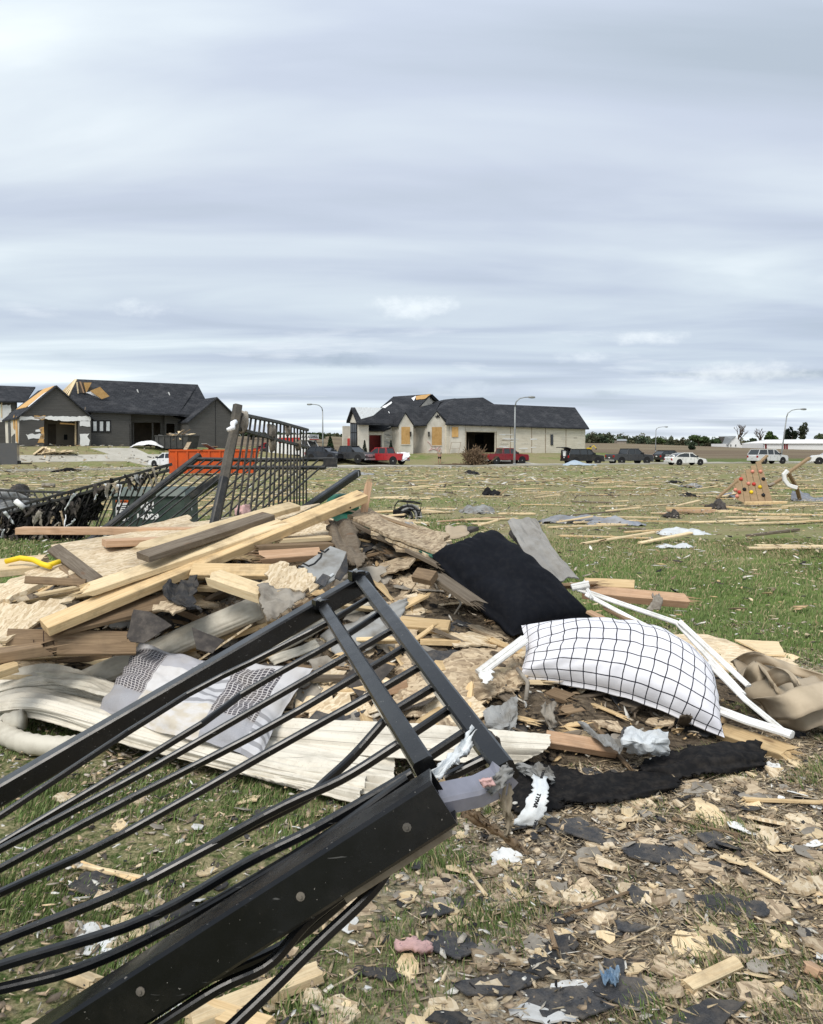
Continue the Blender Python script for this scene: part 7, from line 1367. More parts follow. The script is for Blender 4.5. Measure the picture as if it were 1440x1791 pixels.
surf('house_wrap', [[M(845, 1245, .08), M(880, 1228, .1), M(905, 1215, .1)], [M(850, 1270, .07), M(885, 1262, .1), M(905, 1250, .1)], [M(852, 1280, .03), M(880, 1280, .06), M(900, 1280, .05)]], 22, 18, .004, 'greyboard', 'pale grey torn paper below the broken white frame piece', 'paper', wr=.03, ws=3, jag=.005, smooth=False); surf('paper_sheet', [[M(948, 1232, .14), M(972, 1228, .14)], [M(950, 1252, .14), M(970, 1255, .15)], [M(962, 1275, .08), M(972, 1272, .1)]], 12, 16, .004, 'paper', 'curled brown paper scrap left of the grey paper strip', 'paper', wr=.03, ws=4, jag=.01)
def cloth(ctrl, label, nu=60, nv=30, wr=.03, ws=4, seed=0, mat='black_cloth', name='black_cloth', cat='cloth'): return surf(name, ctrl, nu, nv, .008, mat, label, cat, wr=wr, ws=ws, jag=.014, seed=seed, wst=(1.2, .6), folds=(2.6, .04, .35, 1))
cloth([[M(1130, 1335, 0.019), M(1190, 1312, 0.039), M(1260, 1302, 0.065), M(1330, 1305, 0.039)], [M(1120, 1350, 0.026), M(1190, 1335, 0.058), M(1265, 1325, 0.085), M(1340, 1325, 0.052)], [M(1125, 1360, 0.013), M(1200, 1358, 0.033), M(1270, 1352, 0.039), M(1335, 1345, 0.013)]], 'thick fold of black cloth at the right foot of the heap', seed=1.1); cloth([[M(940, 1345, 0.026), M(1010, 1350, 0.033), M(1090, 1355, 0.039), M(1180, 1352, 0.026)], [M(930, 1378, 0.033), M(1010, 1385, 0.058), M(1090, 1378, 0.052), M(1190, 1368, 0.033)], [M(930, 1405, 0.013), M(1010, 1408, 0.033), M(1085, 1405, 0.026), M(1175, 1384, 0.013)]], 'long black cloth strip stretched along the ground below the wrap', seed=2.2); cloth([[M(890, 1330, 0.026), M(930, 1335, 0.046), M(975, 1345, 0.033)], [M(885, 1375, 0.033), M(925, 1378, 0.058), M(985, 1385, 0.033)], [M(885, 1420, 0.019), M(930, 1425, 0.033), M(985, 1415, 0.019)]], 'black cloth bunched beside the white printed strip', 30, 24, seed=3.3)
pw = empty('printed_wrap', M(935, 1390, .1), 'narrow white torn wrap with small black print on the black cloth', 'house wrap'); rows = [(944, 1356, .16, 14), (946, 1380, .16, 14), (940, 1400, .14, 17), (930, 1425, .09, 20), (915, 1444, .04, 20)]; c_ = [[M(x - w_, y, l_), M(x + w_, y + 2, l_)] for x, y, l_, w_ in rows]; surf('strip', c_, 8, 24, .003, 'wrap', wr=.012, ws=3, jag=.008, parent=pw)
mid = M(938, 1404, .16); u_ = (M(930, 1425, .1) - M(944, 1380, .17)).normalized(); nrm_ = Vector((0, -.75, .66)); rgt = u_; upx = nrm_.cross(rgt).normalized(); nrm_ = rgt.cross(upx)
for s_, off, sz in (('TYPAR', Vector(), .022), ('TYPAR', u_ * .1 + upx * .02, .014), ('TYPAR', -u_ * .12 - upx * .01, .014)): m4 = Matrix((rgt, upx, nrm_)).transposed().to_4x4(); m4.translation = mid + off + nrm_ * .02; text_mesh('print', s_, sz, MT['ink'], pw, m4, .001)
surf('clear_film', [[M(905, 1340, .1), M(940, 1335, .14), M(965, 1350, .1)], [M(915, 1355, .08), M(945, 1360, .12), M(970, 1370, .07)]], 16, 10, .003, 'greyboard', 'grey plastic scrap above the white printed strip', 'plastic scrap', wr=.04, ws=4, jag=.015, smooth=False)
for k, (x1, y1, x2, y2) in enumerate(((775, 990, 800, 1045), (800, 1045, 795, 1075), (735, 1000, 765, 1030), (905, 1170, 920, 1225))):
    a, b_ = M(x1, y1, .12), M(x2, y2, .08); mb = MB(); mb.tube([a, lerp(a, b_, .5) + Vector((.03, -.03, .02)), b_], .006 if k < 3 else .012, 6); tag(mb.build('straw_cord', MT['paper'], None, True), ('thin frayed cord hanging from the black pillow corner', 'lower end of the frayed cord on the slope', 'short frayed cord by the wood block', 'bent grey metal strip beside the checked pillow')[k], 'cord')
# --- countless smaller pieces on the heap
r = random.Random(21); kinds = (('osb', .012, 'torn osb scrap', 'osb scrap'), ('osb_dark', .012, 'dirty brown osb scrap', 'osb scrap'), ('pine', .02, 'splintered pale wood piece', 'wood piece'), ('aged', .018, 'splintered brown wood piece', 'wood piece'), ('greywood', .018, 'splintered grey wood piece', 'wood piece'), ('paper', .006, 'matted grey brown paper scrap', 'paper scrap'), ('shingle', .005, 'black shingle scrap', 'shingle'), ('felt', .005, 'dark felt scrap', 'felt scrap'))
zones = (('on the left flank of the heap', -3.3, -1.5, 120), ('on the middle slope of the heap', -1.5, .3, 150), ('on the right slope of the heap around the pillows', .3, 1.7, 90))
def near_px(p):
    v = p - Vector((0, 0, EYE)); return CX + F * v.x / v.dot(fwd), CY - F * v.dot(upv) / v.dot(fwd)
for zl, x0, x1, n in zones:
    for _ in range(n):
        x = r.uniform(x0, x1); y = r.uniform(4.1, 6.2); z = float(mound(x, y))
        if z < .03: continue
        p = Vector((x, y, float(sol(x, y)) + .035)); mm, th, lb_, ct = r.choices(kinds, (1.5, 2, 2.4, 3.4, 2.4, 2.6, 1.4, 1.2))[0]
        e_ = .05; nx_ = (float(sol(x - e_, y)) - float(sol(x + e_, y))) / (2 * e_); ny_ = (float(sol(x, y - e_)) - float(sol(x, y + e_))) / (2 * e_); nn = Vector((nx_ + r.gauss(0, .25), ny_ + r.gauss(0, .25), 1)).normalized(); a = r.gauss(0, .7); ax = Vector((math.cos(a), math.sin(a), 0)); ax = (ax - nn * ax.dot(nn)).normalized(); ay = nn.cross(ax); lab = '%s %s' % (lb_, zl); grp = lab + 's'
        if ct == 'wood piece': l_ = r.uniform(.1, .45); board(p - ax * l_ / 2, p + ax * l_ / 2, r.uniform(.02, .1), r.uniform(.01, .04), mm, lab, ct, grp, roll=r.uniform(-.6, .6), broken=(.04, .04), name='splintered_wood')
        else:
            s_ = r.uniform(.06, .2); pts_ = []
            for k in range(6): t = k * math.pi / 3 + r.uniform(-.3, .3); rr = s_ * r.uniform(.5, 1.05); pts_.append(p + ax * math.cos(t) * rr * 1.5 + ay * math.sin(t) * rr * .9 + nn * r.gauss(0, .012))
            sheet(ct.replace(' ', '_'), pts_, th, mm, lab, ct, grp, jag=.008, seg=.03)
for k in range(95):                                   # long splinters and torn sheathing jammed into the heap
    x = r.uniform(-3.0, 1.0); y = r.uniform(4.45, 6.1); z = float(mound(x, y))
    if z < .12: continue
    p = Vector((x, y, float(sol(x, y)) + r.uniform(.0, .05))); fl_ = 'left flank' if x < -1.3 else 'middle'
    if k % 5 < 3:
        a = r.gauss(.15, .35); d = Vector((math.cos(a), math.sin(a) * .6, r.gauss(.06, .12))).normalized() * r.uniform(.2, .6); mm, nm = r.choice((('pine_pale', 'pale'), ('pine', 'yellow'), ('aged', 'brown'), ('greywood', 'grey'), ('pine_pale', 'pale')))
        board(p - d, p + d, r.uniform(.03, .09), r.uniform(.012, .036), mm, 'long %s splintered lath jammed into the %s of the heap' % (nm, fl_), 'lath', 'long %s laths in the %s of the heap' % (nm, fl_), roll=r.uniform(-.7, .7), broken=(.09, .09), name='splintered_lath')
    else:
        nn = Vector((r.gauss(0, .3), -.45 + r.gauss(0, .3), 1)).normalized(); X = Vector((1, r.gauss(0, .3), 0)); X = (X - nn * X.dot(nn)).normalized(); Y = nn.cross(X); sa, sb = r.uniform(.14, .34), r.uniform(.07, .16); mm = r.choice(('osb', 'osb', 'osb_dark', 'greyboard'))
        pts_ = [p + X * sa * cx2 * r.uniform(.7, 1.1) + Y * sb * cy2 * r.uniform(.6, 1.1) for cx2, cy2 in ((-1, -1), (0, -1.1), (1, -.9), (1.1, .3), (.7, 1), (-.3, .9), (-1, .8))]
        nm = dict(osb='tan', osb_dark='dirty brown', greyboard='grey')[mm]; sheet('torn_sheathing', pts_, .012, mm, '%s piece of torn sheathing jammed into the %s of the heap' % (nm, fl_), 'sheathing', '%s sheathing pieces in the %s of the heap' % (nm, fl_), jag=.014, seg=.03)
def scat_on(fn, n, xr, yr, cols, ls, ws_, ths, seed, tilt=.25, cond=None, lift=.006, curl=.03):
    g_ = np.random.default_rng(seed); x = g_.uniform(*xr, n); y = g_.uniform(*yr, n)
    if cond is not None: k = cond(x, y, g_); x, y = x[k], y[k]
    n = len(x); z = fn(x, y); e_ = .03; nx_ = (fn(x - e_, y) - fn(x + e_, y)) / (2 * e_); ny_ = (fn(x, y - e_) - fn(x, y + e_)) / (2 * e_); N_ = np.stack([nx_ + g_.normal(0, tilt, n), ny_ + g_.normal(0, tilt, n), np.ones(n)], 1)
    cols = np.array(cols); c_ = cols[g_.integers(0, len(cols), n)] * g_.uniform(.65, 1.25, (n, 1)); l_ = np.exp(g_.uniform(math.log(ls[0]), math.log(ls[1]), n))
    return dict(cen=np.stack([x, y, z + lift + g_.uniform(0, lift * 2, n)], 1), nrm=N_, yaw=g_.uniform(0, 6.28, n), ln=l_, wd=l_ * g_.uniform(ws_[0], ws_[1], n), th=g_.uniform(ths[0], ths[1], n), col=c_, seed=seed, curl=curl)
TAN = [(.55, .40, .22), (.48, .34, .19), (.60, .47, .29), (.36, .26, .16), (.27, .2, .13), (.2, .15, .1), (.42, .36, .28)]; DRK = [(.03, .03, .032), (.05, .05, .052), (.08, .07, .06)]; PALE = [(.7, .68, .62), (.6, .57, .5), (.55, .5, .42)]
hs = scat_on(sol, 9000, (-4, 2), (3.9, 6.6), TAN * 2 + [(.14, .11, .08), (.10, .08, .06), (.18, .14, .1)] * 4 + DRK + PALE, (.015, .11), (.1, .55), (.002, .007), 4, .5, lambda x, y, g_: mound(x, y) > .02, .012); o = scatter_mesh('wood_litter', mat=MT['chip'], **hs); tag(o, 'fine splinters and flakes strewn all over the heap', 'litter', None, 'stuff')
# ================================================================== FALLEN RAILING IN FRONT
gt = empty('fallen_railing', Vector((-1.6, 1.4, 0)), 'big black metal railing panel tipped over across the front of the picture', 'railing')
pA1 = at(776, 1392, 1.30); pA0 = at(112, 1818, 1.26); dA = (pA0 - pA1); fA = pA1 + dA * (pA1.z / -dA.z) * 1.0
pB1 = at(646, 1012, 2.80); pB0 = at(0, 1388, 2.26); dB = (pB0 - pB1); fB = pB1 + dB * (pB1.z / -dB.z)
def beam(a, b, w_, h_, up, name):
    mb = MB(); mb.bar([b, lerp(a, b, .5), a], w_, h_, up, .10); o = mb.build(name, MT['black_metal'], gt); return o
upA = Vector((-.05, .12, 1)).normalized(); upB = Vector((0, .05, 1)).normalized()
# hollow post: four walls so that the open end reads as a tube
def hollow(a, b, s_, up, name, wt=.005, rot=0.0):
    a, b = Vector(a), Vector(b); t = (b - a).normalized(); sd = t.cross(up).normalized(); u = sd.cross(t).normalized()
    if rot: q_ = Matrix.Rotation(rot, 3, t); sd = q_ @ sd; u = q_ @ u
    h = s_ / 2; c_ = .006; V = []
    sec = [(-h + c_, -h), (h - c_, -h), (h, -h + c_), (h, h - c_), (h - c_, h), (-h + c_, h), (-h, h - c_), (-h, -h + c_)]; i_ = h - wt; sin = [(-i_ + c_, -i_), (i_ - c_, -i_), (i_, -i_ + c_), (i_, i_ - c_), (i_ - c_, i_), (-i_ + c_, i_), (-i_, i_ - c_), (-i_, -i_ + c_)]
    for p, ss_ in ((a, sec), (b, sec), (b, sin), (b - t * .25, sin)): V += [p + sd * x + u * y for x, y in ss_]
    Fc = [tuple(range(7, -1, -1)), tuple(24 + k for k in range(8))]
    for L0 in (0, 8, 16):
        for k in range(8): j = (k + 1) % 8; Fc.append((L0 + k, L0 + j, L0 + 8 + j, L0 + 8 + k))
    return mesh(name, V, Fc, MT['black_metal'], gt), sd, u, t
poA, sdA, uA, tA = hollow(fA, pA1, .082, upA, 'post'); poB, sdB, uB, tB = hollow(fB, pB1, .060, upB, 'post')
def on_face(par, p, r_=.011):
    mb = MB(); mb.lathe(p, sdF, [(-.004, r_ * 1.7), (.002, r_ * 1.7), (.0025, r_ * .7), (.005, r_ * .6)], 10); o = mb.build('rivet', MT['muddy_metal'], par); return o
camdir = Vector((0, -1, .2)); sdF = sdA if sdA.dot(camdir) > 0 else -sdA
for px, py in ((712, 1447), (526, 1568), (246, 1734)): on_face(poA, plane_hit(px, py, pA1 + sdF * .0412, sdF), .0042)
# rails between the posts
rA1 = at(886, 1352, 1.36); rB1 = at(628, 1012, 2.79); rA2 = at(745, 1345, 1.40); rB2 = at(566, 1062, 2.70)
nP = (rA1 - rB1).cross(pB0 - pB1).normalized(); nP = nP if nP.z > 0 else -nP
def rail(a, b, s_=.038, name='rail'): mb = MB(); mb.bar([a, lerp(a, b, .45) + nP * .004, b], s_, s_, nP, .12); return mb.build(name, MT['black_metal'], gt)
rail(rB1, rA1); rail(rB2, rA2)
for p in (rB1, rB2):                                   # bracket and scraped weld at the far post
    mb = MB(); mb.box(p + nP * .016 + Vector((0, -.02, 0)), (.05, .035, .03), Matrix.Rotation(.5, 3, 'Z')); mb.build('bracket', MT['black_metal'], gt); mb = MB(); mb.lathe(p + nP * .03 + Vector((.004, -.03, 0)), nP, [(0, .009), (.01, .009)], 8); mb.build('bolt', MT['steel'], gt)
# pickets : (outer crossing) -> (inner crossing) -> far lower left, pixel tracks; depth from the panel's own plane
def onpan(px, py): return plane_hit(px, py, rB1 - nP * .004, nP)
tracks = [([(642, 1048), (573, 1089), (450, 1153), (311, 1225), (0, 1428)]), ([(661, 1075), (594, 1118), (430, 1210), (338, 1276), (0, 1477)]), ([(683, 1104), (608, 1147), (420, 1255), (250, 1352), (0, 1486)]), ([(705, 1134), (629, 1180), (460, 1278), (200, 1412), (0, 1520)]), ([(731, 1168), (652, 1214), (480, 1310), (200, 1468), (0, 1562)]),
          ([(756, 1203), (690, 1243)]), ([(785, 1241), (722, 1283)]), ([(811, 1283), (752, 1322)]), ([(849, 1327), (778, 1362)])]
for k, t in enumerate(tracks):
    P = [onpan(*p) for p in t]
    if len(t) > 2: P.append(P[-1] + (P[-1] - P[-2]).normalized() * (.45 + .05 * k))
    mb = MB(); mb.bar([catmull(P, i / 12) for i in range(13)] if len(P) > 2 else P, .0165, .0165, nP, .2); mb.build('picket', MT['black_metal'], gt)
# bent pickets that sag below the panel
def sag(t, d0, d1, w_=.0165): 
    n = len(t); P = [at(x, y, lerp(d0, d1, i / (n - 1))) for i, (x, y) in enumerate(t)]; mb = MB(); mb.bar([catmull(P, i / 24) for i in range(25)], w_, w_, nP, .2); return mb.build('picket', MT['black_metal'], gt)
sag([(699, 1300), (600, 1362), (480, 1418), (240, 1548), (0, 1646), (-200, 1735)], 1.62, 1.45); sag([(676, 1257), (620, 1320), (574, 1363), (530, 1400), (420, 1455), (260, 1540)], 1.75, 1.5); sag([(722, 1352), (560, 1445), (440, 1505), (250, 1610), (0, 1690), (-200, 1760)], 1.42, 1.35); sag([(715, 1362), (560, 1470), (320, 1610), (150, 1690), (0, 1730), (-200, 1775)], 1.4, 1.33)
sag([(690, 1470), (640, 1530), (540, 1610), (472, 1685), (380, 1730), (255, 1810)], 1.36, 1.22); sag([(690, 1500), (650, 1560), (555, 1651), (470, 1735), (380, 1820)], 1.34, 1.18, .017); sag([(640, 1540), (520, 1640), (420, 1690), (330, 1720)], 1.38, 1.32)
# dusty flange under the post and the dirt on it
mb = MB(); a = pA1 - uA * .052 - tA * .02 - sdF * .012; mb.bar([a, a - tA * .2], .05, .012, uA); mb.build('flange', MT['dust'], gt)
# bent end rail, wrapped with soaked film and cloth
mb = MB(); mb.bar([at(768, 1398, 1.34), at(835, 1384, 1.35), at(872, 1366, 1.355), at(884, 1350, 1.36)], .05, .036, Vector((0, -.3, 1)), .15); mb.build('bent_end', mk('sky_sheen_metal', (.19, .195, .24), (.10, .105, .13), vs=9, dirt=(.25, .23, .2), da=.4, rough=.35, spec=.5, bump=0), gt)  # blue-grey base colour paints in the sky's reflection on the dark rail
surf('caught_film', [[at(848, 1375, 1.33), at(870, 1352, 1.32), at(888, 1334, 1.33)], [at(858, 1392, 1.32), at(884, 1375, 1.31), at(900, 1352, 1.33)]], 16, 10, .004, 'greyboard', wr=.014, ws=5, jag=.004, parent=gt); surf('caught_film', [[at(872, 1372, 1.33), at(896, 1366, 1.34)], [at(876, 1410, 1.34), at(894, 1405, 1.34)], [at(884, 1440, 1.35), at(896, 1440, 1.35)], [at(882, 1462, 1.35), at(890, 1462, 1.35)]], 8, 20, .003, 'dust', wr=.012, ws=4, jag=.003, parent=gt)
surf('caught_film', [[at(824, 1272, 1.50), at(845, 1278, 1.50)], [at(800, 1305, 1.45), at(822, 1312, 1.45)], [at(778, 1328, 1.40), at(798, 1334, 1.40)], [at(755, 1348, 1.36), at(770, 1362, 1.36)]], 10, 24, .006, 'wrap', wr=.014, ws=5, jag=.004, parent=gt)
surf('caught_film', [[at(845, 1276, 1.52), at(868, 1290, 1.52)], [at(866, 1300, 1.53), at(880, 1312, 1.53)], [at(876, 1330, 1.5), at(884, 1335, 1.5)]], 8, 14, .004, 'felt', wr=.01, ws=4, parent=gt); surf('caught_tape', [[at(722, 1326, 1.44), at(748, 1322, 1.44)], [at(728, 1336, 1.42), at(750, 1332, 1.42)]], 8, 6, .004, 'wrap', wr=.006, ws=4, jag=.003, parent=gt)
surf('insulation_tuft', [[at(838, 1366, 1.3), at(860, 1362, 1.3)], [at(845, 1378, 1.3), at(868, 1374, 1.3)]], 8, 6, .008, 'pink', wr=.008, ws=4, parent=gt); sheet_ = surf('caught_chip', [[at(693, 1287, 1.62), at(708, 1286, 1.62)], [at(693, 1302, 1.62), at(697, 1304, 1.62)]], 6, 6, .005, 'pine', wr=.004, ws=4, parent=gt)
for k in range(26):                                   # paint chips and specks on rails
    pass
surf('felt_strip', [[at(800, 1408, 1.62), at(835, 1425, 1.66)], [at(850, 1440, 1.7), at(880, 1458, 1.74)], [at(905, 1485, 1.85), at(925, 1490, 1.9)]], 10, 22, .006, 'aged', 'ragged brown strip hanging under the bent end of the railing', 'strip', wr=.02, ws=4, jag=.008)

# ================================================================== FOREGROUND LITTER
r = random.Random(77)
def flake(px, py, wpx, hpx, mat, label, cat, name, group=None, th=.012, lift=.015, rot=0.0, tilt=.12, jag=.006, n=6):
    p = G(px, py, lift); s_ = (p - Vector((0, 0, EYE))).length / F; a = wpx * s_ / 2; b_ = hpx * s_ / 2 / max(.35, math.sin(math.atan2(EYE, p.y))); nn = Vector((r.gauss(0, tilt), r.gauss(0, tilt), 1)).normalized(); X = Vector((math.cos(rot), math.sin(rot), 0)); X = (X - nn * X.dot(nn)).normalized(); Y = nn.cross(X); pts_ = []
    for k in range(n): t = 2 * math.pi * k / n + r.uniform(-.25, .25); rr = r.uniform(.72, 1.1); pts_.append(p + X * math.cos(t) * a * rr + Y * math.sin(t) * b_ * rr + nn * r.gauss(0, .0015))
    return sheet(name, pts_, th, mat, label, cat, group, jag=jag * min(1, a / .06), seg=.018)
spec = [(590, 1766, 90, 60, 'osb', 'pale round osb flake at the bottom edge under the railing'), (775, 1768, 70, 34, 'osb', 'tan osb flake at the bottom beside the black shingles'), (860, 1740, 60, 40, 'osb', 'yellow frayed osb piece beside the big black shingle at the bottom'), (1070, 1506, 74, 34, 'osb', 'yellowish osb flake in the middle of the littered grass'), (965, 1548, 54, 30, 'osb', 'tan osb flake left of a matching lower one'), (1012, 1562, 62, 30, 'osb', 'tan osb flake with broken corner right of a smaller one'), (1112, 1408, 64, 28, 'osb', 'pale tan osb flake below the long black cloth'), (1055, 1418, 38, 24, 'osb', 'small pinkish tan chunk left of a wider flake below the cloth'), (1246, 1424, 40, 44, 'pine_pale', 'bright yellow chip standing on edge at the right'), (1094, 1552, 30, 18, 'osb', 'small square tan chip right of the grass clump'), (1124, 1556, 26, 18, 'osb', 'small orange tan chip beside a square one'),
        (878, 1572, 54, 36, 'osb_dark', 'dull tan flake in the dry grass below the railing end'), (716, 1568, 36, 16, 'pine_pale', 'pale yellow chip just right of the lower pickets'), (760, 1552, 60, 30, 'osb_dark', 'dull brown flake by the lower pickets'), (906, 1672, 60, 20, 'osb', 'tan flat chip above the black shingles'), (710, 1690, 40, 46, 'pine_pale', 'pale curled chip left of the black shingles'), (1345, 1590, 60, 34, 'osb_dark', 'weathered flake on the right side of the litter'), (1290, 1660, 90, 40, 'osb_dark', 'wide weathered flake in the right litter'), (1180, 1690, 70, 34, 'osb_dark', 'weathered brown flake left of the short stud'), (1400, 1540, 66, 40, 'osb', 'tan flake near the right photo edge'), (1330, 1740, 90, 46, 'osb_dark', 'broad grey tan flake at the lower right'), (1425, 1460, 40, 24, 'pine_pale', 'pale chip at the right photo edge'), (1000, 1730, 80, 30, 'vinyl', 'torn white plastic scrap beside the blue film'), (940, 1770, 110, 30, 'vinyl', 'crumpled white flake left of the big black shingle'),
        (808, 1460, 26, 12, 'pine_pale', 'small yellow chip under the bent railing end'), (436, 1397, 50, 14, 'pine_pale', 'pale yellow chip below the siding strip'), (208, 1442, 26, 22, 'pine_pale', 'yellow chip in the grass between the pickets'), (345, 1444, 22, 16, 'vinyl', 'small white flake in the grass between the pickets'), (115, 1395, 50, 16, 'osb', 'tan flake on the grass by the upper post'), (240, 1400, 44, 14, 'osb_dark', 'dull flake on the grass by the upper post'), (250, 1630, 60, 30, 'pine_pale', 'pale chip under the lower pickets at left'), (150, 1620, 70, 26, 'osb_dark', 'dull tan chip under the lower pickets at left'), (200, 1645, 40, 20, 'osb', 'tan chip between two lower pickets')]
for px, py, wv, hv, mm, lab in spec: flake(px, py, wv, hv, mm, lab, 'plastic scrap' if mm == 'vinyl' else 'wood flake', 'plastic_scrap' if mm == 'vinyl' else 'wood_flake', th=.014 if mm.startswith('osb') else .006, rot=r.uniform(-.6, .6))
for px, py, wv, hv, lab in ((985, 1752, 190, 52, 'big black shingle lying at the bottom middle'), (870, 1720, 150, 34, 'black shingle strip left above the biggest one'), (1095, 1730, 110, 50, 'black shingle right of the white plastic scrap'), (1225, 1780, 180, 40, 'black shingle at the bottom right edge'), (790, 1650, 120, 40, 'black shingle above the pink insulation tuft'), (1150, 1490, 120, 22, 'black shingle strip right of the yellowish osb flake'), (1260, 1470, 90, 30, 'curled black shingle below the yellow standing chip'), (1140, 1500, 90, 14, 'lower black shingle layer under another strip'), (1260, 1580, 110, 26, 'dark shingle in the right litter'), (1040, 1460, 110, 22, 'grey dusted shingle below the black cloth'), (168, 1540, 76, 40, 'dark rounded shingle under the left pickets'), (300, 1590, 90, 26, 'dark shingle beneath the lower pickets'), (480, 1610, 60, 26, 'dark shingle under the near black post'), (760, 1592, 70, 24, 'small dark shingle right of the near post'), (1280, 1650, 60, 40, 'small dark shingle between weathered flakes at right'), (790, 1780, 90, 26, 'black shingle at the bottom edge left of centre'), (660, 1700, 110, 16, 'narrow dark shingle beside the lowest pickets'), (1100, 1620, 60, 18, 'small dark shingle in the middle of the dry litter')):
    flake(px, py, wv, hv, 'shingle', lab, 'shingle', 'shingle_piece', th=.005, lift=.02, rot=r.uniform(-.35, .35), jag=.003, n=5)
for x1, y1, x2, y2, wd, mm, lab in ((1200, 1728, 1292, 1684, .042, 'pine_pale', 'short square stud lying in the litter at lower right'), (1312, 1514, 1362, 1542, .02, 'pine_pale', 'thin pale stick in the litter at right'), (822, 1528, 850, 1566, .014, 'pine_pale', 'thin pale stick right of the near post'), (960, 1618, 972, 1658, .016, 'aged', 'thin brown stick standing in the dry grass'), (1180, 1432, 1290, 1460, .012, 'aged', 'long thin stick pointing to the yellow standing chip'), (1300, 1398, 1440, 1404, .03, 'pine', 'pale batten near the right edge below the black cloth'), (130, 1512, 248, 1536, .025, 'pine_pale', 'pale split stick under the left pickets'), (135, 1506, 235, 1540, .014, 'pine', 'second thin stick crossing the split one at left'), (310, 1620, 400, 1590, .04, 'pine_pale', 'pale stick under the near black post'), (330, 1790, 560, 1700, .07, 'pine_pale', 'pale board half under the lowest pickets'), (120, 1700, 170, 1722, .05, 'pine_pale', 'pale board stub under the lower left pickets'), (340, 1760, 470, 1800, .06, 'pine', 'yellow board at the bottom edge under the pickets'), (990, 1600, 1100, 1560, .01, 'aged', 'long dry twig in the middle litter'), (1410, 1690, 1440, 1705, .05, 'cedar', 'brown board end at the right edge')):
    board(G(x1, y1, .025), G(x2, y2, .025), wd, min(wd * .6, .036), mm, lab, 'stick' if wd < .035 else 'board', roll=r.uniform(-.3, .3), broken=(.012, .012), name='stick' if wd < .035 else 'timber_board')
p = G(738, 1652, .03); surf('insulation_tuft', [[G(690, 1648, .02), G(720, 1640, .05), G(756, 1650, .03)], [G(690, 1658, .03), G(725, 1656, .06), G(758, 1662, .03)]], 14, 8, .014, 'pink', 'pale pink insulation tuft in the litter right of the lowest pickets', 'insulation', wr=.02, ws=6)
surf('blue_film', [[G(1050, 1700, .04), G(1085, 1692, .06)], [G(1055, 1718, .05), G(1082, 1716, .06)]], 12, 10, .002, 'blue_film', 'crumpled blue plastic wrapper in the litter near the bottom', 'wrapper', wr=.025, ws=6, smooth=False)
# individual scraps spread through the foreground
kk = (('osb', 'tan osb scrap', .012), ('osb_dark', 'weathered osb scrap', .012), ('shingle', 'black shingle scrap', .004), ('pine_pale', 'pale wood chip', .006), ('paper', 'grey paper scrap', .003), ('vinyl', 'white plastic scrap', .003))
zn = (('among the grass under the railing', -1.1, .1, 1.9, 3.9, 110), ('in the dry litter at the right front', .1, 1.9, 1.9, 4.0, 380), ('on the trampled ground right of the pillows', 1.5, 3.6, 3.9, 6.4, 120))
for zl, x0, x1, y0, y1, n in zn:
    for _ in range(n):
        x, y = r.uniform(x0, x1), r.uniform(y0, y1)
        if float(mound(x, y)) > .02: continue
        mm, lb_, th = r.choices(kk, (1.6, 4.6, 2.2, 2.2, 1.6, .5) if x > .1 else (2, 1.5, 1.2, 2.2, 1, 1))[0]; px, py = near_px(Vector((x, y, 0))); sz = math.exp(r.uniform(math.log(14), math.log(84))) * (2.4 / y) ** .5
        flake(px, py, sz, sz * r.uniform(.25, .5), mm, '%s %s' % (lb_, zl), lb_.split(' ', 1)[1] if lb_.split()[0] != 'black' else 'shingle', lb_.split(' ', 1)[1].replace(' ', '_'), '%ss %s' % (lb_, zl), th=th, rot=r.uniform(0, 3), tilt=.2, n=6)
def light(c_, k=1.12): return [tuple(min(.75, (v * .8 + sum(t) / 15) * k) for v in t) for t in c_]
def nn1(x, y, s, o): return np.array([noise.noise(Vector((a * s + o, b * s, o))) for a, b in zip(x, y)])
fl = scat_on(gz, 100000, (-1.6, 3.8), (1.7, 7.5), light(TAN * 3 + [(.16, .125, .09), (.22, .175, .12), (.3, .24, .17)] * 3) + DRK * 2 + PALE, (.006, .085), (.12, .6), (.0008, .003), 8, .35, lambda x, y, g_: (mound(x, y) < .02) & (g_.uniform(0, 1, len(x)) < np.clip(.34 + .45 * ss(-.2, .9, x) * (1 - ss(5.2, 6.5, y)) + .25 * ss(1.2, 2, x) * (1 - ss(5.8, 6.6, y)) + .5 * nn1(x, y, 1.7, 3.0), .03, 1)), .004); tag(scatter_mesh('wood_litter', mat=MT['chip'], **fl), 'small chips and splinters scattered over the foreground ground', 'litter', None, 'stuff')
lf = scat_on(gz, 9000, (-3.2, .6), (1.7, 4.6), light(TAN * 2 + [(.22, .175, .12), (.3, .24, .17)]) + DRK * 2 + PALE * 2, (.008, .06), (.15, .6), (.001, .004), 18, .35, lambda x, y, g_: (mound(x, y) < .02) & (g_.uniform(0, 1, len(x)) < np.clip(.35 + 1.1 * nn1(x, y, 1.9, 6.0), .05, 1)), .018); tag(scatter_mesh('wood_litter', mat=MT['chip'], **lf), 'pale chips lying on top of the grass under the railing', 'litter', None, 'stuff')
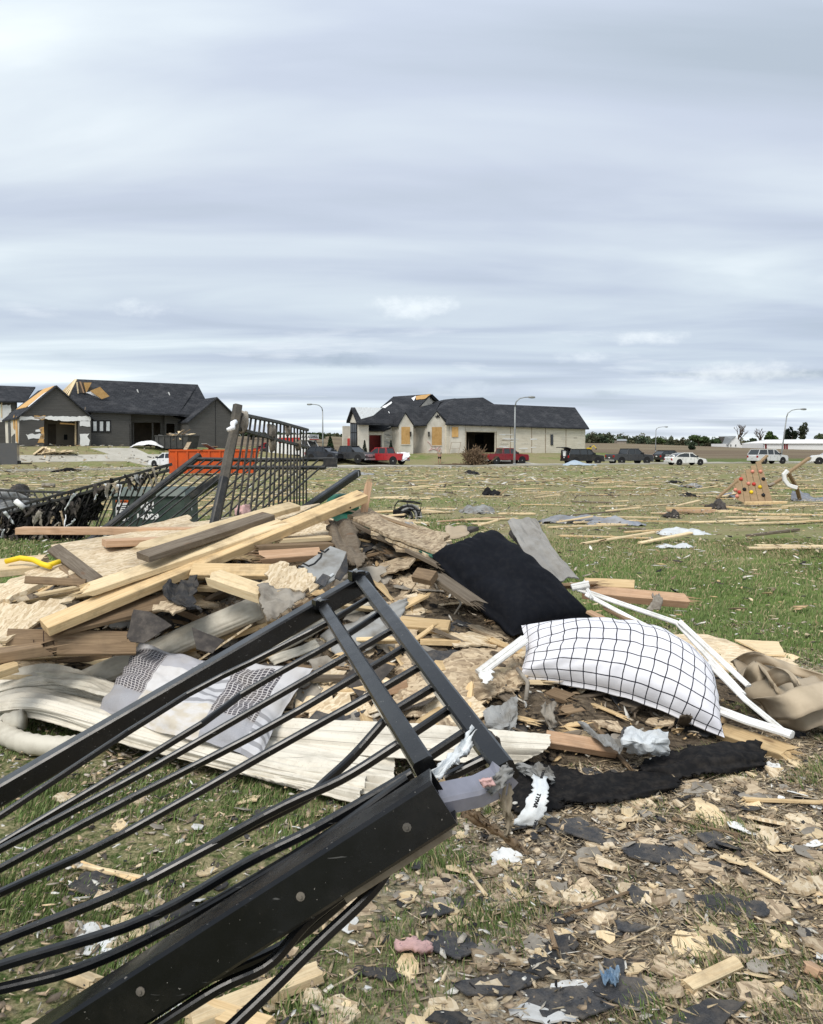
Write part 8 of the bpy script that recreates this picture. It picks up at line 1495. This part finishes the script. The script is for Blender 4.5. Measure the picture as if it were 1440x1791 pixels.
sp_ = scat_on(gz, 42000, (-1.2, 3.8), (1.8, 6.5), light([(.45, .34, .19), (.3, .23, .14), (.22, .17, .1), (.18, .14, .09), (.52, .42, .27)]), (.05, .16), (.03, .09), (.001, .003), 9, .3, lambda x, y, g_: (mound(x, y) < .02) & (g_.uniform(0, 1, len(x)) < np.clip(.06 + .8 * ss(-.1, 1.0, x) * (1 - ss(5.2, 6.2, y)) + .4 * nn1(x, y, 2.1, 8.0), .02, 1)), .005, .02); tag(scatter_mesh('straw_litter', mat=MT['chip'], **sp_), 'dry straw and thin splinters matted over the foreground ground', 'litter', None, 'stuff')
fd = scat_on(gz, 16000, (-16, 16), (6.5, 32), TAN + PALE * 2 + [(.62, .52, .34)] * 3 + DRK, (.02, .22), (.06, .4), (.003, .01), 12, .2, lambda x, y, g_: np.abs(x) < y * .55, .03); tag(scatter_mesh('wood_litter', mat=MT['chip'], **fd), 'pale wood scraps littering the near field', 'litter', None, 'stuff')
fd2 = scat_on(gz, 9000, (-46, 52), (28, 86), TAN + PALE * 2 + [(.66, .56, .38)] * 4 + DRK, (.12, .8), (.04, .25), (.01, .03), 13, .15, lambda x, y, g_: np.abs(x) < y * .56, .04); tag(scatter_mesh('wood_litter', mat=MT['chip'], **fd2), 'pale wood scraps littering the far field', 'litter', None, 'stuff')
lw_ = scat_on(gz, 700, (-48, -12), (74, 92), TAN + PALE * 2 + DRK, (.12, .7), (.1, .5), (.02, .06), 14, .15, None, .05); tag(scatter_mesh('wood_litter', mat=MT['chip'], **lw_), 'white and tan scraps strewn on the lawn of the dark house', 'litter', None, 'stuff')
# boards strewn over the field, mostly lying the way the wind ran
r = random.Random(99)
n = 0
while n < 285:
    y = 12.5 * (80 / 12.5) ** r.random(); x = r.uniform(-.53, .53) * y
    px, py = near_px(Vector((x, y, float(gz(x, y)))))
    if y < 17 and (px < 1000 or r.random() < .55): continue
    if px < 560 and y < 20: continue
    l_ = r.uniform(.35, 1.9) * (1.0 if y < 30 else 1.35); a = r.gauss(0.05, .3); d = Vector((math.cos(a), math.sin(a), 0)) * l_ / 2; p = Vector((x, y, float(gz(x, y)) + .03)); p1, p2 = p - d, p + d; p1.z = float(gz(p1.x, p1.y)) + .04; p2.z = float(gz(p2.x, p2.y)) + .04 + (r.random() < .15) * .12
    zone = 'near' if y < 20 else ('middle' if y < 42 else 'far'); mm, nm = r.choices((('pine_pale', 'pale board'), ('pine', 'yellow brown board'), ('cedar', 'reddish board'), ('aged', 'brown board'), ('greywood', 'grey board')), (9, 3, .35, 1.2, .8))[0]
    board(p1, p2, r.choice((.06, .09, .09, .14)), .03, mm, '%s lying flat in the %s part of the strewn field' % (nm, zone), 'board', '%ss strewn in the %s field' % (nm, zone), broken=(.05 * (r.random() < .5), .05 * (r.random() < .5)), name='strewn_board', roll=r.uniform(-.1, .1)); n += 1

# ================================================================== GRASS
def grass(name, n, xr, yr, hgt, wid, dens, green, seed, label, lean=.5):
    g_ = np.random.default_rng(seed); x = g_.uniform(*xr, n); y = g_.uniform(*yr, n); k = g_.uniform(0, 1, n) < dens(x, y); x, y = x[k], y[k]; n = len(x); z = gz(x, y) - .004
    h = (hgt[0] + (hgt[1] - hgt[0]) * g_.random(n) ** 1.4) * (.8 + .7 * nn1(x, y, 5.0, 2.0)); a = g_.uniform(0, 6.28, n); ln_ = h * g_.uniform(.1, lean * 1.8, n); la = g_.uniform(0, 6.28, n) * .35 + .6 + 1.2 * np.sin(x * 1.3) ; w_ = wid * g_.uniform(.6, 1.3, n)
    sx_ = np.cos(a) * w_ / 2; sy_ = np.sin(a) * w_ / 2; dx = np.cos(la) * ln_; dy = np.sin(la) * ln_
    p0 = np.stack([x - sx_, y - sy_, z], 1); p1 = np.stack([x + sx_, y + sy_, z], 1); p2 = np.stack([x + sx_ * .8 + dx * .35, y + sy_ * .8 + dy * .35, z + h * .6], 1); p3 = np.stack([x - sx_ * .8 + dx * .35, y - sy_ * .8 + dy * .35, z + h * .6], 1); p4 = np.stack([x + dx, y + dy, z + h * .92], 1)
    V = np.stack([p0, p1, p2, p3, p4], 1).reshape(-1, 3); b_ = np.arange(n)[:, None] * 5; qd_ = (b_ + np.array([[0, 1, 2, 3]])); tr = (b_ + np.array([[3, 2, 4]])); loops = np.concatenate([qd_.reshape(-1), tr.reshape(-1)]); st = np.concatenate([np.arange(n) * 4, 4 * n + np.arange(n) * 3])
    gp_ = green(x, y, g_); t = g_.uniform(0, 1, n)[:, None]; G1 = np.array((.075, .125, .03)); G2 = np.array((.175, .235, .08)); S1 = np.array((.26, .215, .115)); S2 = np.array((.42, .35, .21)); c_ = np.where((g_.random(n) < gp_)[:, None], G1 + (G2 - G1) * t, S1 + (S2 - S1) * t) * g_.uniform(.7, 1.2, (n, 1))
    return tag(raw_mesh(name, V, loops, st, np.repeat(c_, 5, 0), MT['grassy']), label, 'grass', None, 'stuff')
def dn_near(x, y): 
    m_ = nn1(x, y, 2.3, 11.0); left = 1 - ss(-.15, .5, x); return np.where(mound(x, y) > .03, 0, np.clip((.34 + 1.7 * m_ + .5 * nn1(x, y, 6.0, 1.0)) * left + np.clip((m_ - .03) * 3.2, 0, .95) * (1 - left), 0, 1))
grass('grass', 560000, (-4.2, 3.2), (1.5, 5.8), (.015, .062), .0046, dn_near, lambda x, y, g_: np.clip(.85 - .25 * ss(-.2, .8, x), 0, 1), 31, 'short green grass pushing through the foreground litter')
grass('grass', 330000, (1.0, 11), (5.2, 14.5), (.03, .075), .010, lambda x, y: np.clip(.55 + .8 * nn1(x, y, .8, 4.0), .05, 1) * (np.abs(x) < y * .8) * (mound(x, y) < .03) * ss(5.6, 7.0, y), lambda x, y, g_: np.clip(.88 - .35 * ss(9, 13, y), 0, 1), 32, 'green lawn grass behind the heap on the right')
grass('grass', 140000, (-11, 1.5), (5.6, 19), (.03, .09), .012, lambda x, y: .8 * (np.abs(x) < y * .85) * (mound(x, y) < .03), lambda x, y, g_: np.full(len(x), .85), 33, 'green grass behind the heap on the left')
grass('grass', 170000, (-20, 22), (13.5, 42), (.03, .09), .022, lambda x, y: np.clip(.22 + .8 * nn1(x, y, .35, 9.0), .02, 1) * (np.abs(x) < y * .55), lambda x, y, g_: np.clip(.4 + .9 * nn1(x, y, .16, 2.0), .08, .9), 34, 'patchy field grass, green and straw coloured')
